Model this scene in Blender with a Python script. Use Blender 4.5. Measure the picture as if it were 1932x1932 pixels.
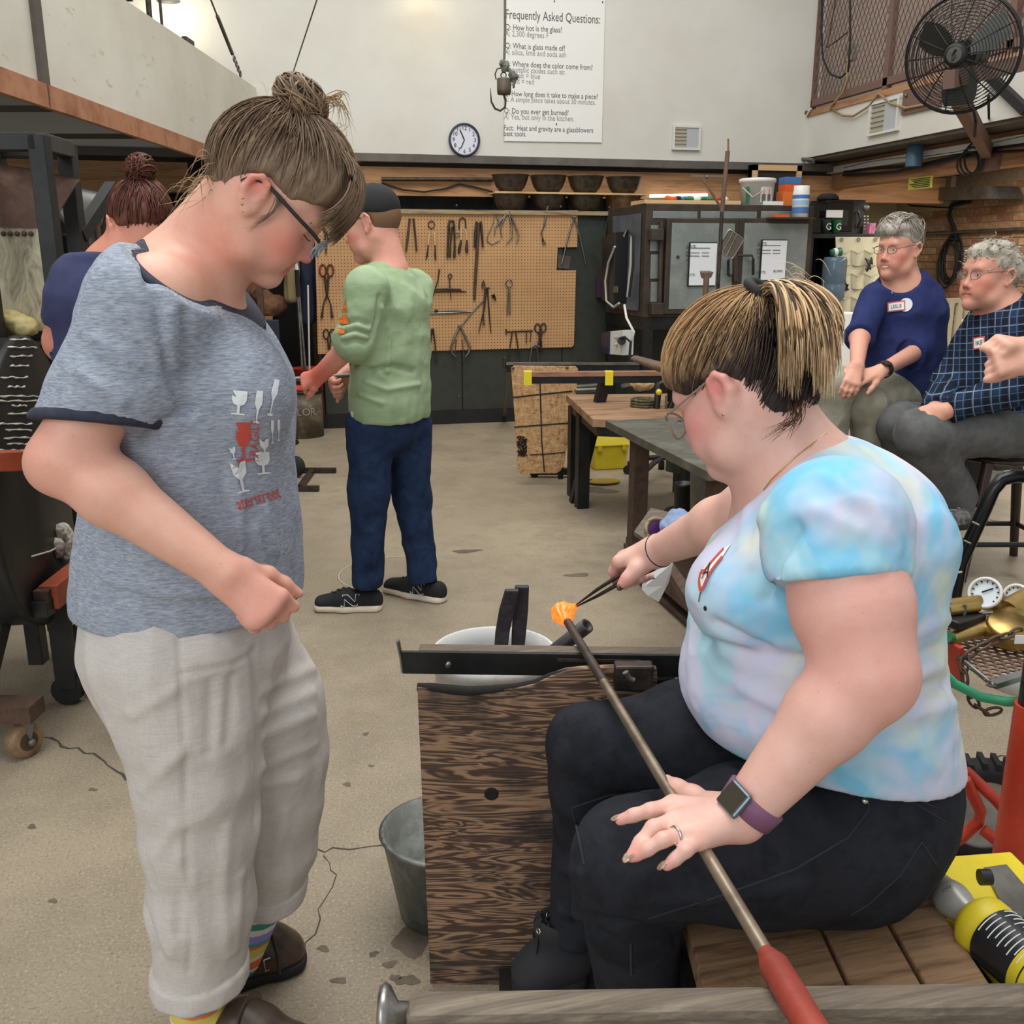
import bpy,math,random
import numpy as np
from mathutils import Vector,Matrix
from mathutils.bvhtree import BVHTree
random.seed(7); np.random.seed(7)
for o in list(bpy.data.objects): bpy.data.objects.remove(o)
SC = bpy.context.scene; COL = SC.collection
V = Vector; PI = math.pi
FPX = 1800.0; CX = CY = 966.0
YAW = math.radians(13.0); PITCH = math.radians(14.8); CAMH = 1.42
C0 = V((0,0,CAMH))
HF = V((math.sin(YAW),math.cos(YAW),0)); RT = V((math.cos(YAW),-math.sin(YAW),0)); ZU = V((0,0,1))
FW = HF*math.cos(PITCH) - ZU*math.sin(PITCH); UPV = HF*math.sin(PITCH) + ZU*math.cos(PITCH)
cam = bpy.data.cameras.new('camera'); camo = bpy.data.objects.new('camera',cam); COL.objects.link(camo)
cam.lens = FPX/1932*36; cam.sensor_width = 36; cam.clip_start = .02; cam.clip_end = 80
camo.location = C0; camo.rotation_euler = (PI/2-PITCH,0,-YAW); SC.camera = camo
w = bpy.data.worlds.new('World'); SC.world = w; w.use_nodes = True
bg = w.node_tree.nodes['Background']; bg.inputs[0].default_value = (.93,.97,1,1); bg.inputs[1].default_value = .56
def area(name,loc,rot,size,sy,power,col):
 l = bpy.data.lights.new(name,'AREA'); l.shape = 'RECTANGLE'; l.size = size; l.size_y = sy; l.energy = power; l.color = col
 o = bpy.data.objects.new(name,l); COL.objects.link(o); o.location = loc; o.rotation_euler = rot; return o
area('overhead_fill_front',(0.5,2.5,6.2),(0,0,0),4.5,3.5,250,(1,.98,.95))  # unseen soft fill added overhead, not a skylight of the room
area('overhead_fill_rear',(1.5,6.3,5.6),(0,0,0),5.0,1.2,80,(1,.96,.9))  # unseen overhead area light, added to give the light some direction
area('gallery_lamp',(5.75,6.3,2.30),(0,0,0),.5,3.2,60,(1,.93,.84))
area('fill_behind_camera',(-2.6,-2.2,3.2),(math.radians(62),0,math.radians(-38)),3.5,3.0,90,(.93,.97,1))  # added cool fill from behind the camera; no doorway is built there
vs = SC.view_settings; vs.view_transform = 'Standard'; vs.look = 'None'; vs.gamma = 1; vs.use_curve_mapping = False; vs.exposure = .20
def ray(px,py): return FW + RT*((px-CX)/FPX) - UPV*((py-CY)/FPX)
def PH(px,py,h): r = ray(px,py); return C0 + r*(h/r.dot(HF))
def onY(px,py,Y): r = ray(px,py); return C0 + r*(Y/r.y)
def onX(px,py,X): r = ray(px,py); return C0 + r*(X/r.x)
def onZ(px,py,Z): r = ray(px,py); return C0 + r*((Z-CAMH)/r.z)
def onR(px,py,r0): r = ray(px,py); return C0 + r*(r0/r.dot(RT))
def pxm(px,py,h): r = ray(px,py); return (h/r.dot(HF))/FPX
def hr(h,r,z): return HF*h + RT*r + ZU*z
def lin(c):
 if isinstance(c,str): c = tuple(int(c[i:i+2],16) for i in (0,2,4))
 return tuple(((x/255)/12.92 if x/255 <= .04045 else ((x/255+.055)/1.055)**2.4) for x in c) + (1,)
MATS = {}
class NT:
 def __init__(s,name):
  s.m = bpy.data.materials.new(name); s.m.use_nodes = True; s.t = s.m.node_tree; s.n = s.t.nodes; s.l = s.t.links
  s.b = s.n['Principled BSDF']; MATS[name] = s.m; s._c = None
 def new(s,typ,**kw):
  n = s.n.new(typ)
  for k,v in kw.items(): setattr(n,k,v)
  return n
 def link(s,a,b): s.l.new(a,b)
 def coord(s,scale=(1,1,1),rot=(0,0,0),out='Object',loc=(0,0,0)):
  tc = s.new('ShaderNodeTexCoord'); mp = s.new('ShaderNodeMapping'); s.link(tc.outputs[out],mp.inputs[0])
  mp.inputs['Scale'].default_value = scale; mp.inputs['Rotation'].default_value = rot; mp.inputs['Location'].default_value = loc
  return mp.outputs[0]
 def noise(s,co,scale,detail=4,rough=.6,dist=0):
  n = s.new('ShaderNodeTexNoise'); s.link(co,n.inputs['Vector']); n.inputs['Scale'].default_value = scale
  n.inputs['Detail'].default_value = detail; n.inputs['Roughness'].default_value = rough; n.inputs['Distortion'].default_value = dist
  return n.outputs['Fac']
 def ramp(s,fac,stops):
  r = s.new('ShaderNodeValToRGB'); s.link(fac,r.inputs[0]); e = r.color_ramp.elements
  while len(e) < len(stops): e.new(.5)
  for i,(p,c) in enumerate(stops): e[i].position = p; e[i].color = c if len(c) == 4 else lin(c)
  return r.outputs[0]
 def mix(s,fac,a,b,mode='MIX'):
  m = s.new('ShaderNodeMix',data_type='RGBA',blend_type=mode)
  for sock,v in ((m.inputs[0],fac),(m.inputs[6],a),(m.inputs[7],b)):
   if hasattr(v,'is_linked'): s.link(v,sock)
   else: sock.default_value = v
  return m.outputs[2]
 def math(s,op,a,b=None,clamp=False):
  m = s.new('ShaderNodeMath',operation=op,use_clamp=clamp)
  for i,v in enumerate((a,b)):
   if v is None: continue
   if hasattr(v,'is_linked'): s.link(v,m.inputs[i])
   else: m.inputs[i].default_value = v
  return m.outputs[0]
 def bump(s,h,strength=.3,dist=.002):
  b = s.new('ShaderNodeBump'); b.inputs['Strength'].default_value = strength; b.inputs['Distance'].default_value = dist
  s.link(h,b.inputs['Height'])
  if s.b.inputs['Normal'].is_linked: s.link(s.b.inputs['Normal'].links[0].from_socket,b.inputs['Normal'])
  s.link(b.outputs[0],s.b.inputs['Normal'])
 def set(s,col=None,rough=None,metal=None,**kw):
  for k,v in (('Base Color',col),('Roughness',rough),('Metallic',metal)):
   if v is None: continue
   if hasattr(v,'is_linked'): s.link(v,s.b.inputs[k])
   else: s.b.inputs[k].default_value = v
  for k,v in kw.items(): s.b.inputs[k].default_value = v
  return s.m
def mat(name,c1,rough=.6,metal=0,c2=None,sc=8,st=(1,1,1),c3=None,bump=0,bsc=60,bd=.002,lo=.38,hi=.62,**kw):
 """one or two colours broken up by noise, optional fine relief"""
 t = NT(name)
 if c2 is None: t.set(lin(c1),rough,metal,**kw)
 else:
  co = t.coord(st); f = t.noise(co,sc,6,.65)
  stops = [(lo,c1),(hi,c2)]
  if c3: stops = [(lo,c1),((lo+hi)/2,c2),(hi+.1,c3)]
  t.set(t.ramp(f,stops),rough,metal,**kw)
 if bump: t.bump(t.noise(t.coord(st),bsc,3),bump,bd)
 return t.m
def wood(name,dark,mid,light,axis=0,sc=3.0,stretch=9,rough=.7,burn=None,bump=.3,rings=14):
 t = NT(name); s = [1,1,1]; s = [stretch]*3; s[axis] = 1
 co = t.coord(tuple(s)); n1 = t.noise(co,sc,8,.65,.6)
 sn = t.math('SINE',t.math('MULTIPLY',n1,rings)); f = t.math('ADD',t.math('MULTIPLY',sn,.25),.5)
 f2 = t.noise(t.coord(tuple(x*2.5 for x in s)),sc*2,5,.7)
 f = t.math('ADD',t.math('MULTIPLY',f,.6),t.math('MULTIPLY',f2,.4))
 c = t.ramp(f,[(.3,dark),(.5,mid),(.7,light)])
 if burn:
  b = t.noise(t.coord(),burn[1],6,.7); c = t.mix(t.ramp(b,[(burn[2],(0,0,0)),(burn[2]+.14,(255,255,255))]),c,lin(burn[0]))
 t.set(c,rough); t.bump(f,bump,.002); return t.m
def frame_from(axis,hint=None):
 a = axis.normalized(); h = hint or (V((0,0,1)) if abs(a.z) < .95 else V((1,0,0)))
 u = h.cross(a)
 if u.length < 1e-5: u = V((1,0,0)).cross(a)
 u.normalize(); return u,a.cross(u).normalized(),a
class MB:
 def __init__(s): s.v = []; s.f = []; s.sm = []
 def add(s,vs,fs,smooth=False):
  n = len(s.v); s.v += [tuple(p) for p in vs]; s.f += [tuple(i+n for i in q) for q in fs]; s.sm += [smooth]*len(fs); return s
 def hexa(s,p):
  return s.add(p,[(3,2,1,0),(4,5,6,7),(0,1,5,4),(1,2,6,5),(2,3,7,6),(3,0,4,7)])
 def box(s,c,size,rz=0,rot=None):
  m = rot or Matrix.Rotation(rz,3,'Z'); c = V(c); hx,hy,hz = (q/2 for q in size)
  return s.hexa([c + m @ V(q) for q in ((-hx,-hy,-hz),(hx,-hy,-hz),(hx,hy,-hz),(-hx,hy,-hz),(-hx,-hy,hz),(hx,-hy,hz),(hx,hy,hz),(-hx,hy,hz))])
 def bb(s,a,b): return s.box([(a[i]+b[i])/2 for i in range(3)],[abs(b[i]-a[i]) for i in range(3)])
 def beam(s,p0,p1,w,h,hint=None):
  p0,p1 = V(p0),V(p1); u,v,a = frame_from(p1-p0,hint); u = u*(w/2); v = v*(h/2)
  return s.hexa([p0-u-v,p0+u-v,p0+u+v,p0-u+v,p1-u-v,p1+u-v,p1+u+v,p1-u+v])
 def cyl(s,p0,p1,r0,r1=None,n=16,caps=True):
  p0,p1 = V(p0),V(p1); r1 = r0 if r1 is None else r1; u,v,a = frame_from(p1-p0)
  ring = [u*math.cos(2*PI*i/n)+v*math.sin(2*PI*i/n) for i in range(n)]
  s.add([p0+q*r0 for q in ring]+[p1+q*r1 for q in ring],[(i,(i+1) % n,n+(i+1) % n,n+i) for i in range(n)],True)
  if caps: s.add([p0+q*r0 for q in ring],[tuple(range(n-1,-1,-1))]); s.add([p1+q*r1 for q in ring],[tuple(range(n))])
  return s
 def tube(s,pts,r,n=8,closed=False,caps=True,flat=1.0,hint=None):
  pts = [V(p) for p in pts]; m = len(pts); rr = r if isinstance(r,(list,tuple)) else [r]*m
  vs = []; u = None
  for i,p in enumerate(pts):
   if closed: t = pts[(i+1) % m]-pts[i-1]
   else: t = pts[min(i+1,m-1)]-pts[max(i-1,0)]
   if t.length < 1e-9: t = V((0,0,1))
   t.normalize()
   if u is None: u,vv,_ = frame_from(t,hint)
   else:
    u = u - t*u.dot(t)
    if u.length < 1e-6: u,_,_ = frame_from(t)
    u.normalize()
   vv = t.cross(u)
   vs += [p + (u*math.cos(2*PI*k/n) + vv*math.sin(2*PI*k/n)*flat)*rr[i] for k in range(n)]
  fs = []
  for i in range(m if closed else m-1):
   j = (i+1) % m
   fs += [(i*n+k,i*n+(k+1) % n,j*n+(k+1) % n,j*n+k) for k in range(n)]
  s.add(vs,fs,True)
  if caps and not closed: s.add(vs[:n],[tuple(range(n-1,-1,-1))]); s.add(vs[-n:],[tuple(range(n))])
  return s
 def lathe(s,prof,c,axis=(0,0,1),n=24,hint=None,arc=None,smooth=True):
  c = V(c); u,v,a = frame_from(V(axis),hint); vs = []
  for (r,z) in prof: vs += [c + a*z + (u*math.cos(2*PI*k/n)+v*math.sin(2*PI*k/n))*r for k in range(n)]
  fs = [(i*n+k,i*n+(k+1) % n,(i+1)*n+(k+1) % n,(i+1)*n+k) for i in range(len(prof)-1) for k in range(n)]
  return s.add(vs,fs,smooth)
 def disc(s,c,axis,r,n=24):
  u,v,a = frame_from(V(axis)); c = V(c)
  return s.add([c+(u*math.cos(2*PI*k/n)+v*math.sin(2*PI*k/n))*r for k in range(n)],[tuple(range(n))])
 def torus(s,c,axis,R,r,n=24,k=8,a0=0,a1=2*PI):
  u,v,a = frame_from(V(axis)); c = V(c); full = abs(a1-a0-2*PI) < 1e-6
  m = n if full else n+1
  return s.tube([c+(u*math.cos(a0+(a1-a0)*i/n)+v*math.sin(a0+(a1-a0)*i/n))*R for i in range(m)],r,k,closed=full)
 def prism(s,pts,d):
  pts = [V(p) for p in pts]; d = V(d); n = len(pts)
  return s.add(pts+[p+d for p in pts],[tuple(range(n-1,-1,-1)),tuple(range(n,2*n))]+[(i,(i+1) % n,n+(i+1) % n,n+i) for i in range(n)])
 def ball(s,c,r,n=14,m=9,rot=None):
  c = V(c); r = (r,r,r) if not isinstance(r,(tuple,list)) else r; rot = rot or Matrix.Identity(3)
  vs = [c+rot @ V((0,0,-r[2]))]
  for i in range(1,m):
   t = PI*i/m
   vs += [c+rot @ V((r[0]*math.sin(t)*math.cos(2*PI*k/n),r[1]*math.sin(t)*math.sin(2*PI*k/n),-r[2]*math.cos(t))) for k in range(n)]
  vs.append(c+rot @ V((0,0,r[2]))); L = len(vs)-1
  fs = [(0,1+(k+1) % n,1+k) for k in range(n)]
  for i in range(m-2): fs += [(1+i*n+k,1+i*n+(k+1) % n,1+(i+1)*n+(k+1) % n,1+(i+1)*n+k) for k in range(n)]
  fs += [(L,1+(m-2)*n+k,1+(m-2)*n+(k+1) % n) for k in range(n)]
  return s.add(vs,fs,True)
 def build(s,name,material,parent=None,bevel=0,label=None,cat=None,group=None,kind=None,fixn=True):
  return link_mesh(name,np.array(s.v,dtype=np.float64),s.f,material,parent,s.sm,bevel,label,cat,group,kind)
def world_loc(o):
 l = V((0,0,0))
 while o: l = l + o.location; o = o.parent
 return l
def tag(o,label=None,cat=None,group=None,kind=None):
 for k,v in (('label',label),('category',cat),('group',group),('kind',kind)):
  if v: o[k] = v
 return o
def link_mesh(name,vs,fs,material,parent=None,smooth=None,bevel=0,label=None,cat=None,group=None,kind=None,colors=None):
 me = bpy.data.meshes.new(name)
 if parent is not None: org = np.array(world_loc(parent)); oloc = V((0,0,0))
 else:
  lo,hi = vs.min(0),vs.max(0); org = np.array([(lo[0]+hi[0])/2,(lo[1]+hi[1])/2,lo[2]]); oloc = V(org)
 me.from_pydata((vs-org).tolist(),[],fs if isinstance(fs,list) else fs.tolist()); me.update()
 if smooth is True: me.polygons.foreach_set('use_smooth',[True]*len(me.polygons))
 elif smooth is not None and any(smooth): me.polygons.foreach_set('use_smooth',smooth)
 if colors is not None:
  ca = me.color_attributes.new('Col','FLOAT_COLOR','POINT'); ca.data.foreach_set('color',np.asarray(colors,dtype=np.float32).ravel())
 ob = bpy.data.objects.new(name,me); COL.objects.link(ob); ob.location = oloc
 if parent is not None: ob.parent = parent
 m = MATS[material] if isinstance(material,str) else material
 me.materials.append(m)
 if bevel:
  b = ob.modifiers.new('bevel','BEVEL'); b.width = bevel; b.segments = 2; b.limit_method = 'ANGLE'; b.angle_limit = .6
 return tag(ob,label,cat,group,kind)
def thing(name,label,cat,loc,group=None):
 o = bpy.data.objects.new(name,None); COL.objects.link(o); o.location = loc; o.empty_display_size = .05
 return tag(o,label,cat,group)
def dup(root,loc=None,label=None,parent=None):
 r = root.copy(); COL.objects.link(r)
 if loc is not None: r.location = loc
 if label: r['label'] = label
 if parent: r.parent = parent
 for ch in list(root.children): dup(ch,parent=r)
 return r
def text_mesh(body,size,o,right,up,material,name='lettering',parent=None,align='CENTER',ext=.0006,target=None,squeeze=1.0,bold=0,warp=None,label=None):
 """flat lettering laid on a surface at o, running along right"""
 cu = bpy.data.curves.new(name,'FONT'); cu.body = body; cu.size = size; cu.align_x = align; cu.align_y = 'CENTER'; cu.extrude = 0; cu.offset = bold
 cu.resolution_u = 3
 to = bpy.data.objects.new(name,cu); COL.objects.link(to)
 bpy.context.view_layer.update()
 me = bpy.data.meshes.new_from_object(to.evaluated_get(bpy.context.evaluated_depsgraph_get()))
 bpy.data.objects.remove(to); right,up = V(right).normalized(),V(up).normalized(); n = right.cross(up)
 vs = [V(o)+right*v.co.x*squeeze+up*v.co.y+n*ext for v in me.vertices]
 if warp: vs = [warp(p) for p in vs]
 fs = [tuple(p.vertices) for p in me.polygons]; bpy.data.meshes.remove(me)
 if not fs: return None
 return link_mesh(name,np.array([tuple(p) for p in vs]),fs,material,parent,label=label)
# == materials of the place
def concrete():
 t = NT('concrete'); co = t.coord()
 big = t.noise(co,.55,5,.6); mid = t.noise(co,3.2,8,.7); fine = t.noise(co,140,3,.7); fl = t.noise(co,22,4,.75)
 c = t.ramp(big,[(.35,(146,133,112)),(.65,(168,154,131))])
 c = t.mix(t.ramp(mid,[(.42,(0,0,0)),(.72,(255,255,255))]),c,lin((134,121,102)))
 c = t.mix(t.math('MULTIPLY',t.ramp(fine,[(.56,(0,0,0)),(.66,(255,255,255))]),.55),c,lin((190,180,158)))
 c = t.mix(t.math('MULTIPLY',t.ramp(fine,[(.36,(255,255,255)),(.44,(0,0,0))]),.6),c,lin((104,94,79)))
 c = t.mix(t.math('MULTIPLY',t.ramp(fl,[(.66,(0,0,0)),(.72,(255,255,255))]),.5),c,lin((105,93,78)))
 t.set(c,t.math('ADD',t.math('MULTIPLY',mid,.35),.35)); t.bump(fine,.25,.001)
concrete()
def plaster():
 t = NT('white_plaster'); co = t.coord(); a = t.noise(co,1.2,6,.6); b = t.noise(co,9,5,.75)
 c = t.ramp(a,[(.35,(206,203,192)),(.65,(216,214,205))])
 c = t.mix(t.ramp(b,[(.7,(0,0,0)),(.76,(140,140,140))]),c,lin((170,166,152)))
 t.set(c,.85)
plaster()
mat('dark_green_paint',(41,45,38),.55,0,(50,54,46),3,c3=(36,40,34),bump=.1)
mat('brown_steel',(92,84,76),.6,.2,(74,66,58),5)
mat('steel_grey_beam',(104,98,90),.6,.1,(86,80,73),4)
mat('black_steel',(30,31,31),.45,.5,(44,45,44),9)
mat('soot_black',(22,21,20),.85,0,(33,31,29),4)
mat('dark_iron',(52,47,43),.5,.6,(78,67,58),14,c3=(40,36,33))
mat('bright_steel',(160,158,152),.32,.9,(128,126,120),12)
mat('dull_steel',(128,127,121),.45,.7,(98,97,91),7)
mat('galvanised',(176,180,178),.35,.8,(140,146,146),6)
mat('brass',(178,150,92),.35,.9,(150,122,68),10)
mat('rust_brown',(120,84,62),.75,.2,(146,104,76),6,c3=(92,66,52))
mat('rust_dark',(70,54,44),.8,.2,(90,68,54),9,c3=(56,46,40))
mat('black_plastic',(24,24,25),.4); mat('black_rubber',(28,28,28),.75)
mat('white_plastic',(226,226,222),.4); mat('white_paper',(232,231,226),.8)
mat('grey_ink',(96,98,96),.9); mat('pale_ink',(150,155,150),.9); mat('black_ink',(30,30,34),.9)
mat('red_paint',(198,66,40),.45,0,(178,52,32),8); mat('yellow_plastic',(222,200,40),.45,0,(206,184,38),6)
mat('yellow_tape',(232,208,40),.5); mat('green_plastic',(40,112,66),.45); mat('blue_plastic',(66,112,170),.5)
mat('orange_paint',(226,120,50),.5); mat('white_metal',(214,213,206),.5); mat('clear_grey',(150,160,162),.3)
wood('beam_wood',(140,100,66),(172,126,84),(190,146,102),0,1.1,12,.7,bump=.1)
wood('beam_wood_y',(134,94,64),(164,118,80),(182,136,96),1,1.1,12,.7,bump=.1)
wood('pale_wood',(176,138,92),(200,164,116),(216,184,138),0,2,10)
wood('oak_rail',(92,74,54),(138,116,86),(172,150,114),0,2.4,14,.75,((48,38,30),5,.66))
def brickm(name,a,b,c): mat(name,a,.9,0,b,26,c3=c,bump=.5,bsc=90)
brickm('brick_tan',(184,146,108),(168,130,96),(150,114,84)); brickm('brick_red',(172,122,90),(156,108,80),(140,94,72)); brickm('brick_pale',(196,164,126),(180,148,112),(164,132,100))
mat('mortar',(172,154,128),.95,0,(156,136,112),20)
mat('navy_rib',(40,42,58),.9,0,(52,54,70),60); mat('brown_leather',(52,40,34),.42,0,(74,58,46),11,c3=(44,33,28),bump=.15,bsc=120)
mat('shoe_sole_dark',(30,27,25),.8); mat('print_white',(222,224,226),.85); mat('print_red',(196,78,66),.85); mat('lens_glass',(200,208,212),.05,**{'Alpha': .14}); mat('frame_black',(28,26,26),.3); mat('frame_clear',(136,142,158),.15); mat('silver',(200,198,194),.2,1); mat('gold',(204,166,110),.22,1)
# == the setting
YP = 8.38; YW = 8.72
MB().bb((-7,-3.5,-.1),(9.5,14,0)).build('floor','concrete',kind='structure')
floor = bpy.data.objects['floor']
mat('crack_dark',(74,66,55),.95); mat('stain_dark',(92,82,68),.7,0,(112,100,84),12); mat('chalk_line',(196,184,160),.95)
def crack(pts,w0,name='crack',m='crack_dark',jit=.012,seed=1):
 rnd = random.Random(seed); P = []
 pts = [onZ(x,y,0) for x,y in pts]
 for a,b in zip(pts,pts[1:]):
  n = max(2,int((b-a).length/.03))
  for i in range(n): q = a.lerp(b,i/n); P.append(q+V((rnd.uniform(-jit,jit),rnd.uniform(-jit,jit),0)))
 P.append(pts[-1]); mb = MB(); vs = []
 for i,p in enumerate(P):
  t = (P[min(i+1,len(P)-1)]-P[max(i-1,0)]).normalized(); s = V((-t.y,t.x,0))*w0*rnd.uniform(.35,1.2)
  vs += [p+s+ZU*.0012,p-s+ZU*.0012]
 mb.add(vs,[(2*i,2*i+1,2*i+3,2*i+2) for i in range(len(P)-1)]).build(name,m,floor)
crack([(-20,1335),(40,1372),(110,1400),(170,1425),(215,1455),(250,1480),(300,1500)],.004,seed=2)
crack([(560,1588),(610,1604),(690,1598),(780,1590)],.0025,seed=3)
crack([(615,1610),(632,1640),(606,1720),(580,1780),(560,1830)],.0015,seed=4)
crack([(1700,960),(1820,975),(1932,990)],.003,seed=5)
crack([(1820,1440),(1890,1430),(1932,1425)],.003,seed=15)
def stain(px,py,rx,ry,m='stain_dark',seed=0):
 rnd = random.Random(seed); c = onZ(px,py,0); n = 22; ph = [rnd.uniform(0,6.3) for _ in range(4)]
 vs = []
 for k in range(n):
  a = 2*PI*k/n; r = 1+.22*math.sin(2*a+ph[0])+.16*math.sin(3*a+ph[1])+.1*math.sin(5*a+ph[2])
  vs.append(c+RT*rx*r*math.cos(a)+HF*ry*r*math.sin(a)+ZU*.0009)
 MB().add(vs,[tuple(range(n))]).build('stain',m,floor)
for i,a in enumerate([(780,1770,.045,.05),(735,1820,.012,.012),(705,1800,.01,.008),(770,1850,.02,.016),(745,1845,.01,.01),(655,1480,.012,.01),(690,1385,.011,.009),(700,1445,.008,.008),(270,1520,.014,.01),(175,1490,.012,.008),(60,1560,.012,.01),(100,1700,.01,.008),(610,1790,.012,.01),(640,1850,.014,.01),(1090,1085,.05,.03),(880,1040,.07,.03),(1120,925,.12,.1)]): stain(*a,seed=i)
def chalk(px,py,R,a0,a1):
 c = onZ(px,py,0); MB().tube([c+V((R*math.cos(a0+(a1-a0)*i/30),R*math.sin(a0+(a1-a0)*i/30),.0008)) for i in range(31)],.006,4,flat=.1).build('chalk_arc','chalk_line',floor)
chalk(745,1082,.26,1.2,5.6)
zb = onY(900,294,YW).z
XC = onY(1520,297,YW).x
MB().bb((-7,YW,zb),(XC+.1,YW+.12,6.4)).build('wall_back','white_plaster',kind='structure')
wb = bpy.data.objects['wall_back']
MB().bb((-3.5,YW-.02,zb-.065),(XC+.9,YW+.2,zb)).build('trim_1','steel_grey_beam',kind='structure')
mat('dark_soffit',(48,40,33),.8)
MB().bb((-3.5,YW+.10,zb-.30),(XC+1.5,YW+.24,zb-.065)).build('trim_2','dark_soffit',kind='structure')
zt1 = onY(900,318,YW+.08).z; zt0 = onY(900,371,YW+.08).z
MB().bb((-3.2,YW+.08,zt0),(XC+1.6,YW+.22,zt1)).build('trim_3','beam_wood',kind='structure')
mat('blue_grey_sheet',(150,160,166),.5,.2,(132,142,150),4)
def far():
 t = NT('dim_brick'); co = t.coord((1,1,1),(PI/2,0,0)); b = t.new('ShaderNodeTexBrick'); t.link(co,b.inputs[0])
 b.inputs['Scale'].default_value = 4; b.inputs['Color1'].default_value = lin((150,112,72)); b.inputs['Color2'].default_value = lin((126,92,62)); b.inputs['Mortar'].default_value = lin((140,118,90))
 b.inputs['Mortar Size'].default_value = .012; t.set(b.outputs[0],.9)
far()
MB().bb((.3,10.4,0),(9,10.5,4)).build('wall_far','blue_grey_sheet',kind='structure')
wf = bpy.data.objects['wall_far']
for i in range(9):
 MB().bb((.5+i*.42,10.37,1.6),(.53+i*.42,10.40,3.4)).build('panel_seam','blue_grey_sheet',wf)
MB().bb((-8,10.4,0),(.3,10.5,4)).build('wall_far_left','dim_brick',kind='structure')
MB().bb((-8.0,4.2,0),(-7.9,10.5,6)).build('wall_left','dim_brick',kind='structure')
MB().bb((-7,YW+.25,zb-.05),(9,10.5,zb+.05)).build('ceiling','dark_soffit',kind='structure')
xa = onY(604,560,YP).x; zp = onY(900,400,YP).z
seams = [xa,onY(872,700,YP).x,onY(1060,700,YP).x,onY(1150,600,YP).x,XC-.7]
part = MB().bb((xa,YP+.02,0),(XC-.7,YP+.30,zp-.02)).build('wall_back_lower','dark_green_paint',kind='structure')
for a,b in zip(seams,seams[1:]):
 MB().bb((a+.004,YP,.12),(b-.004,YP+.03,zp-.02)).build('panel','dark_green_paint',part,bevel=.003)
MB().bb((xa-.02,YP-.012,0),(XC-.75,YP+.02,.12)).build('baseboard_back','soot_black',kind='structure')
MB().bb((xa,YP-.05,zp-.02),(XC-1.6,YP+.32,zp+.015)).build('trim_4','oak_rail',kind='structure')
for a in seams[1:4]:
 for k in range(7):
  z = .25+k*.27; MB().cyl((a-.03,YP-.004,z),(a-.03,YP+.002,z),.008,n=8).build('screw_head','dull_steel',part)
XF = XC
z1 = onX(1521,298,XF).z; z2 = onX(1521,222,XF).z; z3 = onX(1521,214,XF).z
YE = 4.6
fascia = MB().bb((XF,YE,z1),(XF+.12,YW,z2)).build('wall_right','white_plaster',kind='structure')
MB().bb((XF-.015,YE,z2),(XF+.3,YW,z3+.01)).build('trim_5','beam_wood_y',kind='structure')
MB().bb((XF+.12,YE,z1+.04),(9.4,10.4,z2-.02)).build('ceiling_gallery','dark_soffit',kind='structure')
MB().bb((XF+.02,YE,z1-.03),(XF+.4,YW,z1+.03)).build('trim_6','brown_steel',kind='structure')
XB = XF+.34
zb1 = onX(1560,325,XB).z; zb0 = onX(1560,358,XB).z
gz = onX(1700,338,XB)
zbt = onX(1700,268,XB).z; zbb = onX(1700,339,XB).z
MB().bb((XB,YE,zbb),(XB+.14,YW+.3,z1+.02)).build('trim_7','beam_wood_y',kind='structure')
XR = 6.75
brick_wall = MB().bb((XR,3.6,0),(XR+.2,10.4,3.2)).build('wall_right_brick','mortar',kind='structure')
bm = MB().box((0,0,0),(.05,.205,.062)); vsb = np.array(bm.v)
proto = {}
for k in ('brick_tan','brick_red','brick_pale'):
 me = bpy.data.meshes.new('brick'); me.from_pydata(bm.v,[],bm.f); me.materials.append(MATS[k]); proto[k] = me
zlo,zhi = onX(1800,600,XR).z,onX(1800,372,XR).z
y0,y1 = onX(1935,500,XR).y-.2,onX(1640,500,XR).y
rnd = random.Random(5); nb = 0; row = 0; z = zlo
while z < zhi+.1:
 y = y0-(row % 2)*.109
 while y < y1+.1 and nb < 300:
  me = proto[rnd.choice(('brick_tan','brick_tan','brick_red','brick_pale'))]
  o = bpy.data.objects.new('brick',me); COL.objects.link(o); o.parent = brick_wall
  o.location = V((XR+.012+rnd.uniform(0,.006),y,z))-brick_wall.location; o.scale = (1,rnd.uniform(.97,1),rnd.uniform(.94,1)); nb += 1
  y += .218
 z += .075; row += 1
mat('cream_board',(198,184,150),.8,0,(186,172,140),3)
p = onX(1660,400,XR-.03); q = onX(1780,362,XR-.03)
MB().bb((XR-.06,onX(1800,380,XR).y,onX(1720,402,XR).z),(XR-.005,10.3,3.1)).build('trim_8','cream_board',kind='structure')
MB().bb((XC-.6,9.9,0),(9.3,9.98,3.1)).build('wall_back_right','cream_board',kind='structure')
# == smooth-blended solids for bodies and clothes
def npv(p): return np.array(p,dtype=np.float64)
def hash3(ix,iy,iz):
 h = (ix*374761393 + iy*668265263 + iz*2147483647) & 0xffffffff
 h = ((h ^ (h >> 13))*1274126177) & 0xffffffff
 return ((h ^ (h >> 16)) & 0xffff)/65535.0*2-1
def vnoise(p):
 i = np.floor(p).astype(np.int64); f = p-i; f = f*f*(3-2*f); r = 0
 for dx in (0,1):
  for dy in (0,1):
   for dz in (0,1):
    w = (f[:,0] if dx else 1-f[:,0])*(f[:,1] if dy else 1-f[:,1])*(f[:,2] if dz else 1-f[:,2])
    r = r+w*hash3(i[:,0]+dx,i[:,1]+dy,i[:,2]+dz)
 return r
def fbm(p,o=3):
 r = 0; a = 1; s = 0
 for k in range(o): r = r+a*vnoise(p*(2**k)+k*17.3); s += a; a *= .5
 return r/s
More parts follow.
